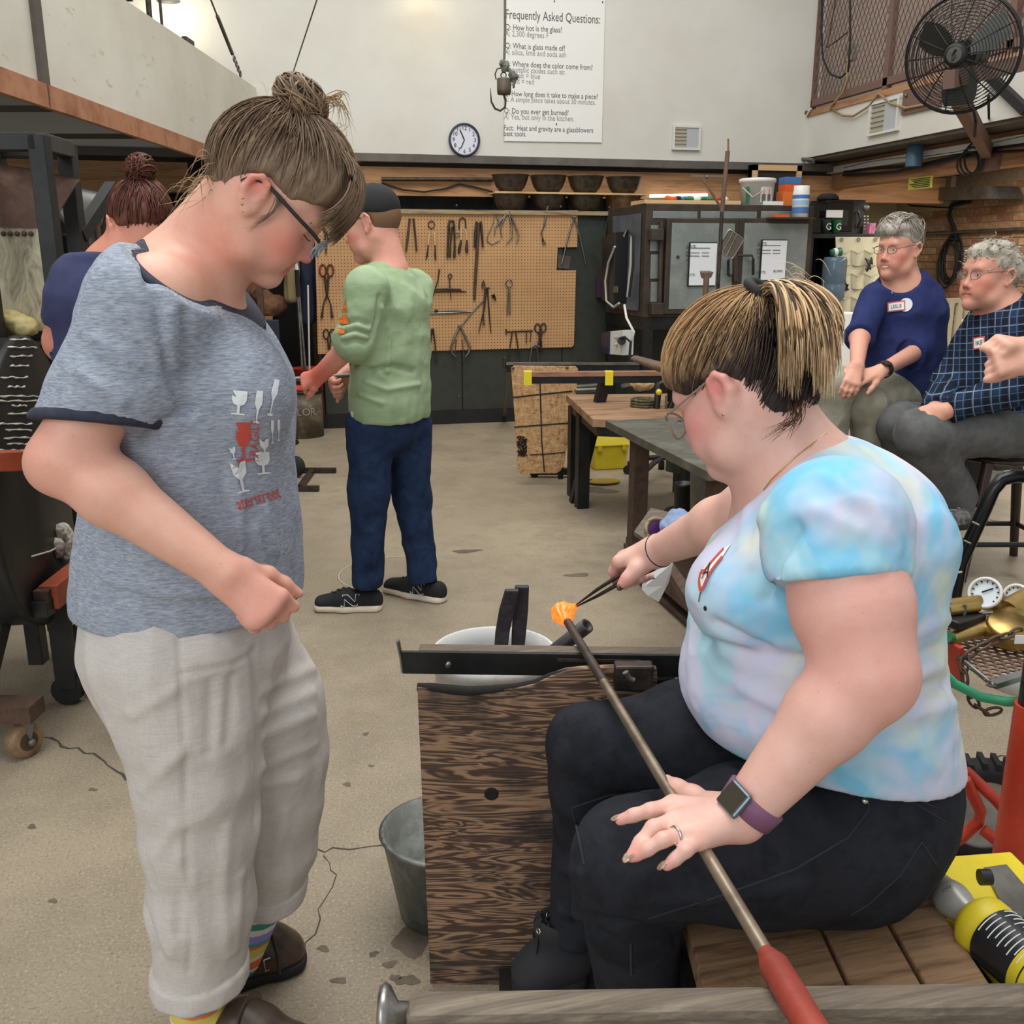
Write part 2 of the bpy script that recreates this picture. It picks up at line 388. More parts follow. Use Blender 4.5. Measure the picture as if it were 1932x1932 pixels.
class Body:
 def __init__(s): s.p = []; s.M = np.eye(3); s.T = np.zeros(3); s.S = 1.0
 def at(s,M=None,T=(0,0,0),S=1.0): s.M = np.eye(3) if M is None else np.array(M); s.T = npv(T); s.S = S; return s
 def _x(s,p): return s.M @ (npv(p)*s.S)+s.T
 def cone(s,a,b,ra,rb=None,k=.02,U=None,op=1):
  a,b = s._x(a),s._x(b); rb = ra if rb is None else rb
  ra = npv(ra if hasattr(ra,'__len__') else (ra,ra))*s.S; rb = npv(rb if hasattr(rb,'__len__') else (rb,rb))*s.S
  ax = b-a; L = np.linalg.norm(ax)
  if L < 1e-6: ax = npv((0,0,1)); L = 1e-6
  w = ax/L; u = s.M @ npv(U) if U is not None else (npv((1,0,0)) if abs(w[0]) < .9 else npv((0,1,0)))
  u = u-w*u.dot(w); u /= np.linalg.norm(u); v = np.cross(w,u)
  s.p.append(('c',op,k*s.S,a,w,L,u,v,ra,rb,(a+b)/2,L/2+max(ra.max(),rb.max()))); return s
 def ell(s,c,r,rot=None,k=.02,op=1):
  r = npv(r if hasattr(r,'__len__') else (r,r,r))*s.S; R = s.M @ (np.eye(3) if rot is None else np.array(rot))
  s.p.append(('e',op,k*s.S,s._x(c),R,r,None,None,None,None,s._x(c),r.max())); return s
 def chain(s,pts,rs,k=.02,U=None,op=1):
  for i in range(len(pts)-1): s.cone(pts[i],pts[i+1],rs[i],rs[i+1],k,U,op)
  return s
 def cut(s,pt,n,k=.004):
  n = npv(n); n = n/np.linalg.norm(n); s.p.append(('h',-1,k,npv(pt),n,0,0,0,0,0,npv(pt),1e9)); return s
 def ev(s,P,prims):
  d = np.full(len(P),1.0,dtype=np.float32)
  for q in prims:
   if q[0] == 'c':
    _,op,k,a,w,L,u,v,ra,rb = q[:10]
    pa = P-a; t = np.clip(pa @ w,0,L); tt = t*(1/L); r0 = ra[0]+(rb[0]-ra[0])*tt; r1 = ra[1]+(rb[1]-ra[1])*tt
    x = pa @ u; y = pa @ v; z = pa @ w-t; rw = np.minimum(r0,r1)
    x = x/r0; y = y/r1; z = z/rw; k0 = np.sqrt(x*x+y*y+z*z)+1e-7
    x /= r0; y /= r1; z /= rw; e = k0*(k0-1)/(np.sqrt(x*x+y*y+z*z)+1e-7)
   elif q[0] == 'e':
    _,op,k,c,R,r = q[:6]; l = ((P-c) @ R)/r
    k0 = np.sqrt(np.einsum('ij,ij->i',l,l))+1e-7; l = l/r; e = k0*(k0-1)/(np.sqrt(np.einsum('ij,ij->i',l,l))+1e-7)
   else:
    _,op,k,c,n = q[:5]; e = (P-c) @ n; op = -2
   if op == 1:
    h = np.maximum(k-np.abs(d-e),0); d = np.minimum(d,e)-h*h*(.25/max(k,1e-6))
   else:
    e = -e if op == -1 else e
    h = np.maximum(k-np.abs(d-e),0); d = np.maximum(d,e)+h*h*(.25/max(k,1e-6))
  return d
 def mesh(s,h=.005,smooth=1,disp=None,extra=None):
  f4 = np.float32; s.p = [tuple(x.astype(f4) if isinstance(x,np.ndarray) else x for x in q) for q in s.p]
  add = [q for q in s.p if q[1] == 1]
  lo = np.min([q[10]-q[11] for q in add],0)-3*h; hi = np.max([q[10]+q[11] for q in add],0)+3*h
  N = 13; nb = np.ceil((hi-lo)/(h*N)).astype(int); dims = nb*N+1
  vol = np.full(tuple(dims),1.0,dtype=f4)
  bx = np.stack(np.meshgrid(*[np.arange(n) for n in nb],indexing='ij'),-1).reshape(-1,3)
  cen = (lo+(bx+.5)*N*h).astype(f4); rad = N*h*.5*1.7321
  pc = np.array([q[10] for q in s.p]); pr = np.array([q[11] for q in s.p]); pk = np.array([q[2] for q in s.p]); padd = np.array([q[1] == 1 for q in s.p])
  g = (np.stack(np.meshgrid(*[np.arange(N+1)]*3,indexing='ij'),-1).reshape(-1,3)*h).astype(f4)
  D = s.ev(cen,s.p)
  for b,c,dc in zip(bx,cen,D):
   if dc > rad*1.15+.006: continue
   i,j,k = b*N
   if dc < -(rad*1.35+.008): vol[i:i+N+1,j:j+N+1,k:k+N+1] = np.minimum(vol[i:i+N+1,j:j+N+1,k:k+N+1],-1); continue
   near = (np.linalg.norm(pc-c,axis=1)-pr) < rad+pk+.01
   if not (near & padd).any(): continue
   Q = (lo+b*N*h).astype(f4)+g; d = s.ev(Q,[s.p[i_] for i_ in np.nonzero(near)[0]])
   if extra is not None: d = extra(Q,d)
   vol[i:i+N+1,j:j+N+1,k:k+N+1] = d.reshape(N+1,N+1,N+1)
  return surface_nets(vol,lo,h,smooth)
def surface_nets(vol,lo,h,smooth):
 S = vol < 0
 c = [S[i:S.shape[0]-1+i,j:S.shape[1]-1+j,k:S.shape[2]-1+k] for i in (0,1) for j in (0,1) for k in (0,1)]
 cnt = sum(x.astype(np.int8) for x in c); act = (cnt > 0) & (cnt < 8); ids = np.full(act.shape,-1,dtype=np.int64)
 ix = np.argwhere(act); ids[act] = np.arange(len(ix))
 off = np.array([(i,j,k) for i in (0,1) for j in (0,1) for k in (0,1)])
 val = np.stack([vol[ix[:,0]+o[0],ix[:,1]+o[1],ix[:,2]+o[2]] for o in off],1).astype(np.float64)
 acc = np.zeros((len(ix),3)); num = np.zeros(len(ix))
 for a in range(8):
  for b in range(a+1,8):
   if np.abs(off[a]-off[b]).sum() != 1: continue
   va,vb = val[:,a],val[:,b]; m = (va < 0) != (vb < 0); t = np.where(m,va/(np.where(m,va-vb,1)),0)
   acc += m[:,None]*(off[a]+t[:,None]*(off[b]-off[a])); num += m
 vs = lo+(ix+acc/num[:,None])*h; fs = []
 for ax in range(3):
  o1,o2 = [a for a in range(3) if a != ax]
  A = S.take(range(0,S.shape[ax]-1),ax); B = S.take(range(1,S.shape[ax]),ax); e = np.argwhere(A != B)
  e = e[(e[:,o1] > 0) & (e[:,o2] > 0) & (e[:,o1] < act.shape[o1]) & (e[:,o2] < act.shape[o2])]
  ins = A[e[:,0],e[:,1],e[:,2]]; q = []
  for d1,d2 in ((0,0),(-1,0),(-1,-1),(0,-1)):
   f = e.copy(); f[:,o1] += d1; f[:,o2] += d2; q.append(ids[f[:,0],f[:,1],f[:,2]])
  q = np.stack(q,1); flip = ins if ax != 1 else ~ins
  q[~flip] = q[~flip][:,::-1]; fs.append(q)
 fs = np.concatenate(fs); fs = fs[(fs >= 0).all(1)]
 for _ in range(smooth): vs = lap(vs,fs,.5)
 return vs,fs
def lap(vs,fs,f):
 a = np.zeros_like(vs); n = np.zeros(len(vs))
 for k in range(4):
  i,j = fs[:,k],fs[:,(k+1) % 4]
  for x,y in ((i,j),(j,i)):
   for d in range(3): a[:,d] += np.bincount(x,weights=vs[y,d],minlength=len(vs))
   n += np.bincount(x,minlength=len(vs))
 return vs+(a/np.maximum(n,1)[:,None]-vs)*f
def normals(vs,fs):
 n = np.cross(vs[fs[:,2]]-vs[fs[:,0]],vs[fs[:,3]]-vs[fs[:,1]]); o = np.zeros_like(vs)
 for k in range(4):
  for d in range(3): o[:,d] += np.bincount(fs[:,k],weights=n[:,d],minlength=len(vs))
 return o/np.maximum(np.linalg.norm(o,axis=1),1e-12)[:,None]
def folds(vs,fs,amp=.004,sc=(14,14,5),seed=0.,amp2=.0015,sc2=(45,45,20),mask=None,M=None):
 """soft cloth creases pushed along the surface normal"""
 n = normals(vs,fs); P = vs if M is None else vs @ M
 a = fbm(P*npv(sc)+seed,2); r = 1-np.abs(a)*2.2; b = fbm(P*npv(sc2)+seed*3+5,2)
 d = amp*(np.clip(r,-.4,1)**1)*.8+amp2*b
 if mask is not None: d = d*mask
 return vs+n*d[:,None]
def creases_px(vs,fs,lines,w,depth):
 """folds drawn as lines seen from the camera, dropped onto the cloth"""
 b = bvh_of(vs,fs)
 for ln in lines:
  pts = []
  for (x0,y0),(x1,y1) in zip(ln,ln[1:]):
   for t in np.linspace(0,1,7):
    h = b.ray_cast(C0,ray(x0+(x1-x0)*t,y0+(y1-y0)*t).normalized())
    if h[0] is not None: pts.append(h[0])
  if len(pts) > 1: vs = crease(vs,fs,pts,w,depth)
 return vs
def crease(vs,fs,pts,w,depth,seed=0):
 """one long fold or seam along a 3D line: negative depth is a valley"""
 n = normals(vs,fs); P = [npv(p) for p in pts]; d = np.full(len(vs),9.)
 for a,b in zip(P,P[1:]):
  ab = b-a; t = np.clip(((vs-a) @ ab)/(ab @ ab+1e-12),0,1); d = np.minimum(d,np.linalg.norm(vs-a-t[:,None]*ab,axis=1))
 return vs+n*(depth*np.exp(-(d/w)**2))[:,None]
def head_mat(fwd,up):
 f = npv(fwd); f /= np.linalg.norm(f); u = npv(up); u = u-f*u.dot(f); u /= np.linalg.norm(u)
 return np.stack([np.cross(f,u),f,u],1)
def add_head(B,M,T,S=1.0,male=0.,eyes='closed',full=0.,ears=True,smile=0):
 B.at(M,T,S)
 B.ell((0,-.012,.034),(.0735,.095,.086),k=.02)
 B.ell((0,.038,.040),(.060,.046,.052),k=.03)
 B.ell((0,.022,-.030),(.058+.006*full,.060,.082),k=.035)
 for s in (-1,1):
  B.cone((s*.052,-.006,-.05),(s*(.044+.006*full),.028,-.082),.019+.005*male,.02+.005*full,k=.03)
  B.cone((s*(.044+.006*full),.028,-.082),(0,.073,-.103),.02+.005*full,.0155+.002*male,k=.03)
  B.ell((s*.037,.056,-.028),(.024+.004*full,.026,.024),k=.03)
  B.ell((s*.030,.070,-.062),(.018+.005*full,.020,.022),k=.03)
 B.ell((0,.066,-.052),(.036,.026,.034),k=.02)
 B.cone((-.032,.078,.022),(.032,.078,.022),.0115+.002*male,k=.02)
 B.ell((0,.079,-.101),(.0165,.0135,.0135),k=.02)
 for s in (-1,1):
  B.ell((s*.0315,.099,.001),(.0185,.017,.0125),k=.016,op=-1)
  if eyes == 'closed': B.ell((s*.031,.0735,.000),(.0165,.0135,.0125),k=.003)
  else:
   B.ell((s*.031,.0725,.0035),(.0160,.0135,.0115),k=.003); B.ell((s*.031,.0715,-.006),(.0150,.0125,.0095),k=.003)
   B.ell((s*.031,.088,-.0005),(.0125,.0065,.0040),k=.002,op=-1)
 B.cone((0,.082,.010),(0,.099,-.030),(.0075,.008),(.0088+.001*male,.010),k=.012,U=(1,0,0))
 B.ell((0,.1035,-.0375),(.0115,.0115,.0095),k=.008)
 for s in (-1,1):
  B.ell((s*.0115,.0935,-.0425),(.0085,.0105,.0075),k=.006)
  B.ell((s*.0065,.1005,-.0490),(.0035,.0050,.0030),k=.003,op=-1)
 w = .024+.004*smile; z = .003*smile
 B.chain([(-w,.0800,-.0680+z),(-.010,.0905,-.0645),(0,.0915,-.0655),(.010,.0905,-.0645),(w,.0800,-.0680+z)],[.0035,.0058,.0058,.0058,.0035],k=.006)
 B.chain([(-w*.9,.0795,-.0705+z),(0,.0900,-.0765),(w*.9,.0795,-.0705+z)],[.0035,.0068,.0035],k=.006)
 B.chain([(-w*1.08,.0860,-.0695+z),(0,.0985,-.0700),(w*1.08,.0860,-.0695+z)],[.0012,.0016,.0012],k=.004,op=-1)
 if ears:
  for s in (-1,1):
   B.ell((s*.0755,-.010,-.006),(.0075,.0150,.0290),k=.008)
   ring = [(s*.079,+.003,.004),(s*.083,-.002,.020),(s*.087,-.016,.026),(s*.089,-.028,.014),(s*.086,-.028,-.006),(s*.082,-.018,-.022),(s*.079,-.004,-.032),(s*.077,+.002,-.024)]
   B.chain(ring,[.0035,.0042,.0046,.0046,.0042,.0044,.0060,.004],k=.004)
   B.ell((s*.088,-.008,-.004),(.0085,.0085,.0130),k=.004,op=-1)
 B.at()
def eyeballs(M,T,S,parent,iris='iris_dark'):
 for s in (-1,1):
  c = M @ (npv((s*.031,.0735,-.0005))*S)+T
  MB().ball(c,.0118*S,12,8).build('eye','eye_white',parent)
  MB().ball(M @ (npv((s*.031,.0815,-.0005))*S)+T,.0052*S,10,7).build('iris',iris,parent)
def finger(B,pts,r0=.0085,r1=.0068,k=.006):
 n = len(pts); B.chain(pts,[r0+(r1-r0)*i/(n-1) for i in range(n)],k)
def hand(B,W,D,N,side,curl=(20,30,20),spread=.0,thumb=(35,20),S=1.0,curls=None,thumb_dir=None):
 """W wrist, D toward the fingers, N out of the back of the hand, side +1/-1 chooses the thumb side (D x N)*side"""
 W = npv(W); D = npv(D)/np.linalg.norm(npv(D)); N = npv(N); N = N-D*N.dot(D); N /= np.linalg.norm(N); X = np.cross(D,N)*side
 L = .088*S; tips = []
 for o in (.027,.009,-.009,-.025):
  B.cone(W+X*o*.55*S+D*.006*S,W+D*(L-.004*abs(o)/.027*S)+X*o*S,.0125*S,.0115*S,k=.02)
 for i,(o,ln) in enumerate(((.030,.070),(.010,.079),(-.010,.073),(-.029,.056))):
  cu = curls[i] if curls else curl; a = 0; p = W+D*(L-(0,0,.003,.010)[i]*S)+X*o*S; pts = [p]
  d0 = D+X*spread*o*12; d0 /= np.linalg.norm(d0)
  for j,fr in enumerate((.45,.29,.26)):
   a += math.radians(cu[j]); p = p+(d0*math.cos(a)-N*math.sin(a))*ln*S*fr; pts.append(p)
  finger(B,pts,.0092*S,.0070*S); tips.append((pts[-1],(d0*math.cos(a)-N*math.sin(a)),(d0*math.sin(a)+N*math.cos(a))))
 t0 = W+X*.022*S+D*.020*S-N*.006*S; a,b = map(math.radians,thumb)
 td = D*math.cos(a)+X*math.sin(a)-N*.25 if thumb_dir is None else npv(thumb_dir); td /= np.linalg.norm(td)
 t1 = t0+td*.040*S; td2 = td*math.cos(b)+D*math.sin(b)*.7-N*.3*math.sin(b); td2 /= np.linalg.norm(td2); t2 = t1+td2*.030*S; t3 = t2+(td2*.9+D*.3*math.sin(b)-N*.1)*.024*S
 B.chain([W+D*.012*S,t0,t1,t2,t3],[.014*S,.0145*S,.0115*S,.0098*S,.008*S],k=.012)
 tips.append((t3,td2,N)); return tips
def nail(parent,tip,d,n,m,r=.0058):
 d = npv(d)/np.linalg.norm(d); n = npv(n); n = n-d*n.dot(d); n /= np.linalg.norm(n); x = np.cross(d,n)
 R = Matrix([[x[i],d[i],n[i]] for i in range(3)])
 MB().ball(npv(tip)+n*r*.78+d*r*.35,(r*.95,r*1.35,r*.32),10,6,R).build('fingernail',m,parent)
def skin_colors(vs,base,red,pts=(),lips=None,amp=.03):
 """natural flush of the skin: pts = [(centre, radius, colour)]"""
 c = np.tile(npv(lin(base))[:3],(len(vs),1)); n = fbm(vs*9+3,3)[:,None]
 c = c*(1-np.clip(n,0,1)*.35)+npv(lin(red))[:3]*np.clip(n,0,1)*.35
 for p,r,col in pts:
  w = np.exp(-((np.linalg.norm(vs-npv(p),axis=1)/r)**2))[:,None]; c = c*(1-w)+npv(lin(col))[:3]*w
 return np.concatenate([c,np.ones((len(vs),1))],1)
def skin_mat(name):
 t = NT(name); a = t.new('ShaderNodeVertexColor'); a.layer_name = 'Col'
 m1 = t.noise(t.coord(),38,4,.6); m2 = t.noise(t.coord(),330,2,.6); fr_ = t.noise(t.coord(loc=(3,7,1)),210,1,.5)
 c = t.mix(t.ramp(m1,[(.35,(0,0,0)),(.7,(150,150,150))]),a.outputs[0],t.mix(1.0,a.outputs[0],lin((246,206,196)),'MULTIPLY')); c = t.mix(t.ramp(m2,[(.4,(70,70,70)),(.6,(0,0,0))]),c,t.mix(1.0,c,lin((226,206,196)),'MULTIPLY')); c = t.mix(t.ramp(fr_,[(.70,(0,0,0)),(.76,(130,130,130))]),c,lin((176,112,88)))
 t.set(c,.5); t.b.inputs['Subsurface Weight'].default_value = .12; t.b.inputs['Subsurface Radius'].default_value = (.012,.005,.003); t.b.inputs['Subsurface Scale'].default_value = .5
 t.bump(t.noise(t.coord(),260,3),.12,.0008)
skin_mat('skin')
def vcol_mat(name,rough=.8,bump=None,st=(1,1,1),spec=.3):
 t = NT(name); a = t.new('ShaderNodeVertexColor'); a.layer_name = 'Col'; t.set(a.outputs[0],rough); t.b.inputs['Specular IOR Level'].default_value = spec
 if bump: t.bump(t.noise(t.coord(st),bump[0],4,.7),bump[1],bump[2])
 return t.m
vcol_mat('hair',.45,(380,.5,.001),(1,1,.3)); vcol_mat('cloth_vcol',.9,(500,.3,.001),spec=.15)
mat('eye_white',(225,220,212),.2); mat('iris_dark',(50,40,32),.2)
def hair_tubes(paths,rads,cols,name,parent,n=3):
 """locks of hair as tapering ribbons of geometry: paths [(k,3) arrays]"""
 vs = []; fs = []; cc = []; base = 0
 for P,r,c in zip(paths,rads,cols):
  P = np.asarray(P,dtype=np.float64); m = len(P); T = np.gradient(P,axis=0); T /= np.maximum(np.linalg.norm(T,axis=1),1e-9)[:,None]
  u = np.cross(T,npv((.13,.37,.92))); u /= np.maximum(np.linalg.norm(u,axis=1),1e-9)[:,None]; v = np.cross(T,u)
  t = np.linspace(0,1,m); prof = r*(np.minimum(1,.35+3*t)*np.clip((1-t)*3.2,.12,1))
  for k in range(n):
   a = 2*PI*k/n; vs.append(P+(u*math.cos(a)+v*math.sin(a))*prof[:,None])
  for k in range(n):
   k2 = (k+1) % n; i = np.arange(m-1); fs.append(np.stack([base+k*m+i,base+k*m+i+1,base+k2*m+i+1,base+k2*m+i],1))
  c = np.asarray(c); cc.append(np.tile(c if c.ndim == 2 else np.tile(c,(m,1)),(n,1))); base += n*m
 vs = np.concatenate(vs); fs = np.concatenate(fs); cc = np.concatenate(cc); cc = np.concatenate([cc,np.ones((len(cc),1))],1)
 return link_mesh(name,vs,fs,'hair',parent,True,colors=cc)
def bez(a,b,c,d,n=12):
 t = np.linspace(0,1,n)[:,None]; a,b,c,d = map(npv,(a,b,c,d))
 return a*(1-t)**3+3*b*t*(1-t)**2+3*c*t*t*(1-t)+d*t**3
def bun_locks(c,M,T,S,rad,R,n,colf,wr=(.0012,.0024),lift=(1.0,1.12)):
 """locks wound round a knot of hair (head coordinates)"""
 paths,rr,cc = [],[],[]; c,rad = npv(c),npv(rad)
 for i in range(n):
  ax = npv((R.gauss(0,.45),R.gauss(0,.45),R.gauss(0,1)+.8)); ax /= np.linalg.norm(ax); u = np.cross(ax,npv((.3,.8,.52))); u /= np.linalg.norm(u); v = np.cross(ax,u)
  a = R.uniform(0,6.28); o = R.uniform(-.85,.85); q = math.sqrt(1-o*o); L = R.uniform(1.2,2.6); t = np.linspace(0,L,11)[:,None]+a
  d = (u*np.cos(t)+v*np.sin(t))*q+ax*o; paths.append((c+d*rad*R.uniform(*lift))*S @ M.T+T); rr.append(R.uniform(*wr)); cc.append(colf())
 return paths,rr,cc
def scalp_path(M,T,S,p0,p1,lift=1.0,n=12,cen=(0,-.012,.034),rad=(.0755,.097,.088),wob=0,bow=0.):
 """a lock that follows the skull from p0 to p1 (head coordinates)"""
 cen,rad = npv(cen),npv(rad); a = (npv(p0)-cen)/rad; b = (npv(p1)-cen)/rad; la,lb = np.linalg.norm(a),np.linalg.norm(b)
 a,b = a/la,b/lb; t = np.linspace(0,1,n)[:,None]; om = math.acos(max(-1,min(1,float(a @ b))))+1e-4
 d = (np.sin((1-t)*om)*a+np.sin(t*om)*b)/math.sin(om); q = d*(la*(1-t)+lb*t)
 if bow: q = q*(1+bow*np.sin(t*PI))
 q = q*lift
 if wob: q = q+wob*np.sin(t*6+random.uniform(0,6))*npv([random.uniform(-1,1) for _ in range(3)])
 return (cen+q*rad)*S @ M.T+T
def project(vs,target_bvh,direction,off=.0012,back=.4):
 d = V(direction).normalized(); out = []
 for p in vs:
  p = V(p); hit = target_bvh.ray_cast(p-d*back,d,2.0)
  out.append(hit[0]-d*off if hit[0] is not None else None)
 return out
def bvh_of(vs,fs): return BVHTree.FromPolygons([tuple(p) for p in vs],[tuple(q) for q in fs])
def subdiv(mb_v,mb_f,maxlen):
 """split polygons into small triangles so that a print can follow cloth"""
 vs = [V(p) for p in mb_v]; tris = []
 for f in mb_f:
  for i in range(1,len(f)-1): tris.append((f[0],f[i],f[i+1]))
 mid = {}
 for _ in range(6):
  out = []; ch = False
  for t in tris:
   L = [(vs[t[i]]-vs[t[(i+1) % 3]]).length for i in range(3)]; m = max(range(3),key=lambda i: L[i])
   if L[m] > maxlen:
    a,b,c = t[m],t[(m+1) % 3],t[(m+2) % 3]; key = (min(a,b),max(a,b))
    if key not in mid: vs.append((vs[a]+vs[b])/2); mid[key] = len(vs)-1
    x = mid[key]; out += [(a,x,c),(x,b,c)]; ch = True
   else: out.append(t)
  tris = out
  if not ch: break
 return vs,tris
def decal(name,vs,fs,bvh,direction,material,parent,maxlen=.01,off=.0015):
 vs,tris = subdiv(vs,fs,maxlen); pr = project(vs,bvh,direction,off)
 good = [t for t in tris if all(pr[i] is not None for i in t)]
 if not good: return None
 ok = sorted({i for t in good for i in t}); mp = {i: k for k,i in enumerate(ok)}
 return link_mesh(name,np.array([tuple(pr[i]) for i in ok]),[tuple(mp[i] for i in t) for t in good],material,parent)
def flat_text(body,size,o,right,up,align='CENTER',squeeze=1.0):
 cu = bpy.data.curves.new('t','FONT'); cu.body = body; cu.size = size; cu.align_x = align; cu.align_y = 'CENTER'; cu.resolution_u = 2
 to = bpy.data.objects.new('t',cu); COL.objects.link(to); bpy.context.view_layer.update()
 me = bpy.data.meshes.new_from_object(to.evaluated_get(bpy.context.evaluated_depsgraph_get())); bpy.data.objects.remove(to)
 right,up = V(right),V(up); r = [V(o)+right*v.co.x*squeeze+up*v.co.y for v in me.vertices],[tuple(p.vertices) for p in me.polygons]
 bpy.data.meshes.remove(me); return r
# == standing woman in the grey ringer shirt
def heather(name,a,b,c,st=(6,6,40)):
 t = NT(name); n1 = t.noise(t.coord(st),14,5,.75); n2 = t.noise(t.coord(),3,3)
 col = t.ramp(n1,[(.36,a),(.5,b),(.64,c)]); t.set(col,.92); t.b.inputs['Specular IOR Level'].default_value = .1
 t.bump(t.noise(t.coord(st),40,3),.2,.001); return t.m
heather('grey_heather',(122,130,144),(150,157,170),(176,181,189),(5,5,34))
def linen(name,a,b,c):
 t = NT(name); n = t.noise(t.coord((3,3,60)),10,4,.7); m = t.noise(t.coord((50,50,4)),10,4,.7)
 col = t.mix(.5,t.ramp(n,[(.35,a),(.65,c)]),t.ramp(m,[(.35,a),(.65,b)])); t.set(col,.92); t.b.inputs['Specular IOR Level'].default_value = .1
 t.bump(n,.15,.001); t.bump(m,.15,.001)
linen('cream_linen',(188,180,172),(206,200,194),(212,207,202))
def socks_mat():
 t = NT('striped_sock'); tc = t.new('ShaderNodeTexCoord'); sp = t.new('ShaderNodeSeparateXYZ'); t.link(tc.outputs['Object'],sp.inputs[0])
 z = t.math('ADD',sp.outputs[2],t.math('MULTIPLY',t.noise(t.coord(),90,1),.006)); f = t.math('FRACT',t.math('MULTIPLY',z,8.5))
 r = t.new('ShaderNodeValToRGB'); r.color_ramp.interpolation = 'CONSTANT'; t.link(f,r.inputs[0]); e = r.color_ramp.elements
 cols = [(0,(150,140,205)),(.16,(222,214,200)),(.28,(70,140,128)),(.42,(222,214,200)),(.48,(222,110,62)),(.64,(222,206,196)),(.70,(214,192,92)),(.86,(222,120,70)),(.92,(80,150,150))]
 while len(e) < len(cols): e.new(.5)
 for i,(p,c) in enumerate(cols): e[i].position = p; e[i].color = lin(c)
 t.set(r.outputs[0],.95)
socks_mat()
SKIN_A = (222,174,152); SKIN_R = (212,148,130)
def make_clog(parent,heel,toe,name='clog',width=.046,strap=True):
 h,t = V(heel),V(toe); ax = (t-h); L = ax.length; f = ax/L; s = f.cross(ZU)
 B = Body(); M = np.array([s,f,ZU]).T; B.at(M,h)
 B.cone((0,.03,.040),(0,L*.55,.046),(.034,.034),(width,.040),k=.02,U=(1,0,0)); B.cone((0,L*.55,.046),(.004,L-.055,.034),(width,.040),(width*1.02,.030),k=.03,U=(1,0,0))
 B.cone((.0,L*.45,.075),(0,L*.55,.055),(.036,.034),(.04,.03),k=.03,U=(1,0,0))
 B.ell((0,.045,.095),(.033,.062,.062),k=.01,op=-1); B.cut(h+ZU*.022,(0,0,-1))
 vs,fs = B.mesh(.0035,1); up = link_mesh(name,vs,fs,'brown_leather',parent,True)
 S = Body(); S.at(M,h); S.cone((0,.03,.015),(0,L*.6,.015),(.038,.03),(width+.004,.03),k=.02,U=(1,0,0)); S.cone((0,L*.6,.015),(.004,L-.052,.015),(width+.004,.03),(width*1.05+.004,.03),k=.03,U=(1,0,0))
 S.cut(h+ZU*.026,(0,0,1)); S.cut(h+ZU*.001,(0,0,-1)); vs,fs = S.mesh(.004,0); link_mesh('sole',vs,fs,'shoe_sole_dark',up,True)
 if strap:
  b = bvh_of(*B.mesh(.006,1)); pts = []
  for i in range(11):
   a = math.radians(-20+22*i); d = s*math.cos(a)+ZU*math.sin(a); o = h+f*L*.50+ZU*.05; hit = b.ray_cast(o+d*.2,-d,.3)
   if hit[0] is not None: pts.append(hit[0]+d*.002)
  MB().tube(pts,.011,8,flat=.25,hint=f).build('strap','brown_leather',up)
  q = h+f*L*.44+s*(width+.0)+ZU*.052; MB().tube([q+f*dx*.013+ZU*dz*.013 for dx,dz in ((-1,-1),(1,-1),(1,1),(-1,1))],.0025,6,closed=True).build('buckle','silver',up)
 return up
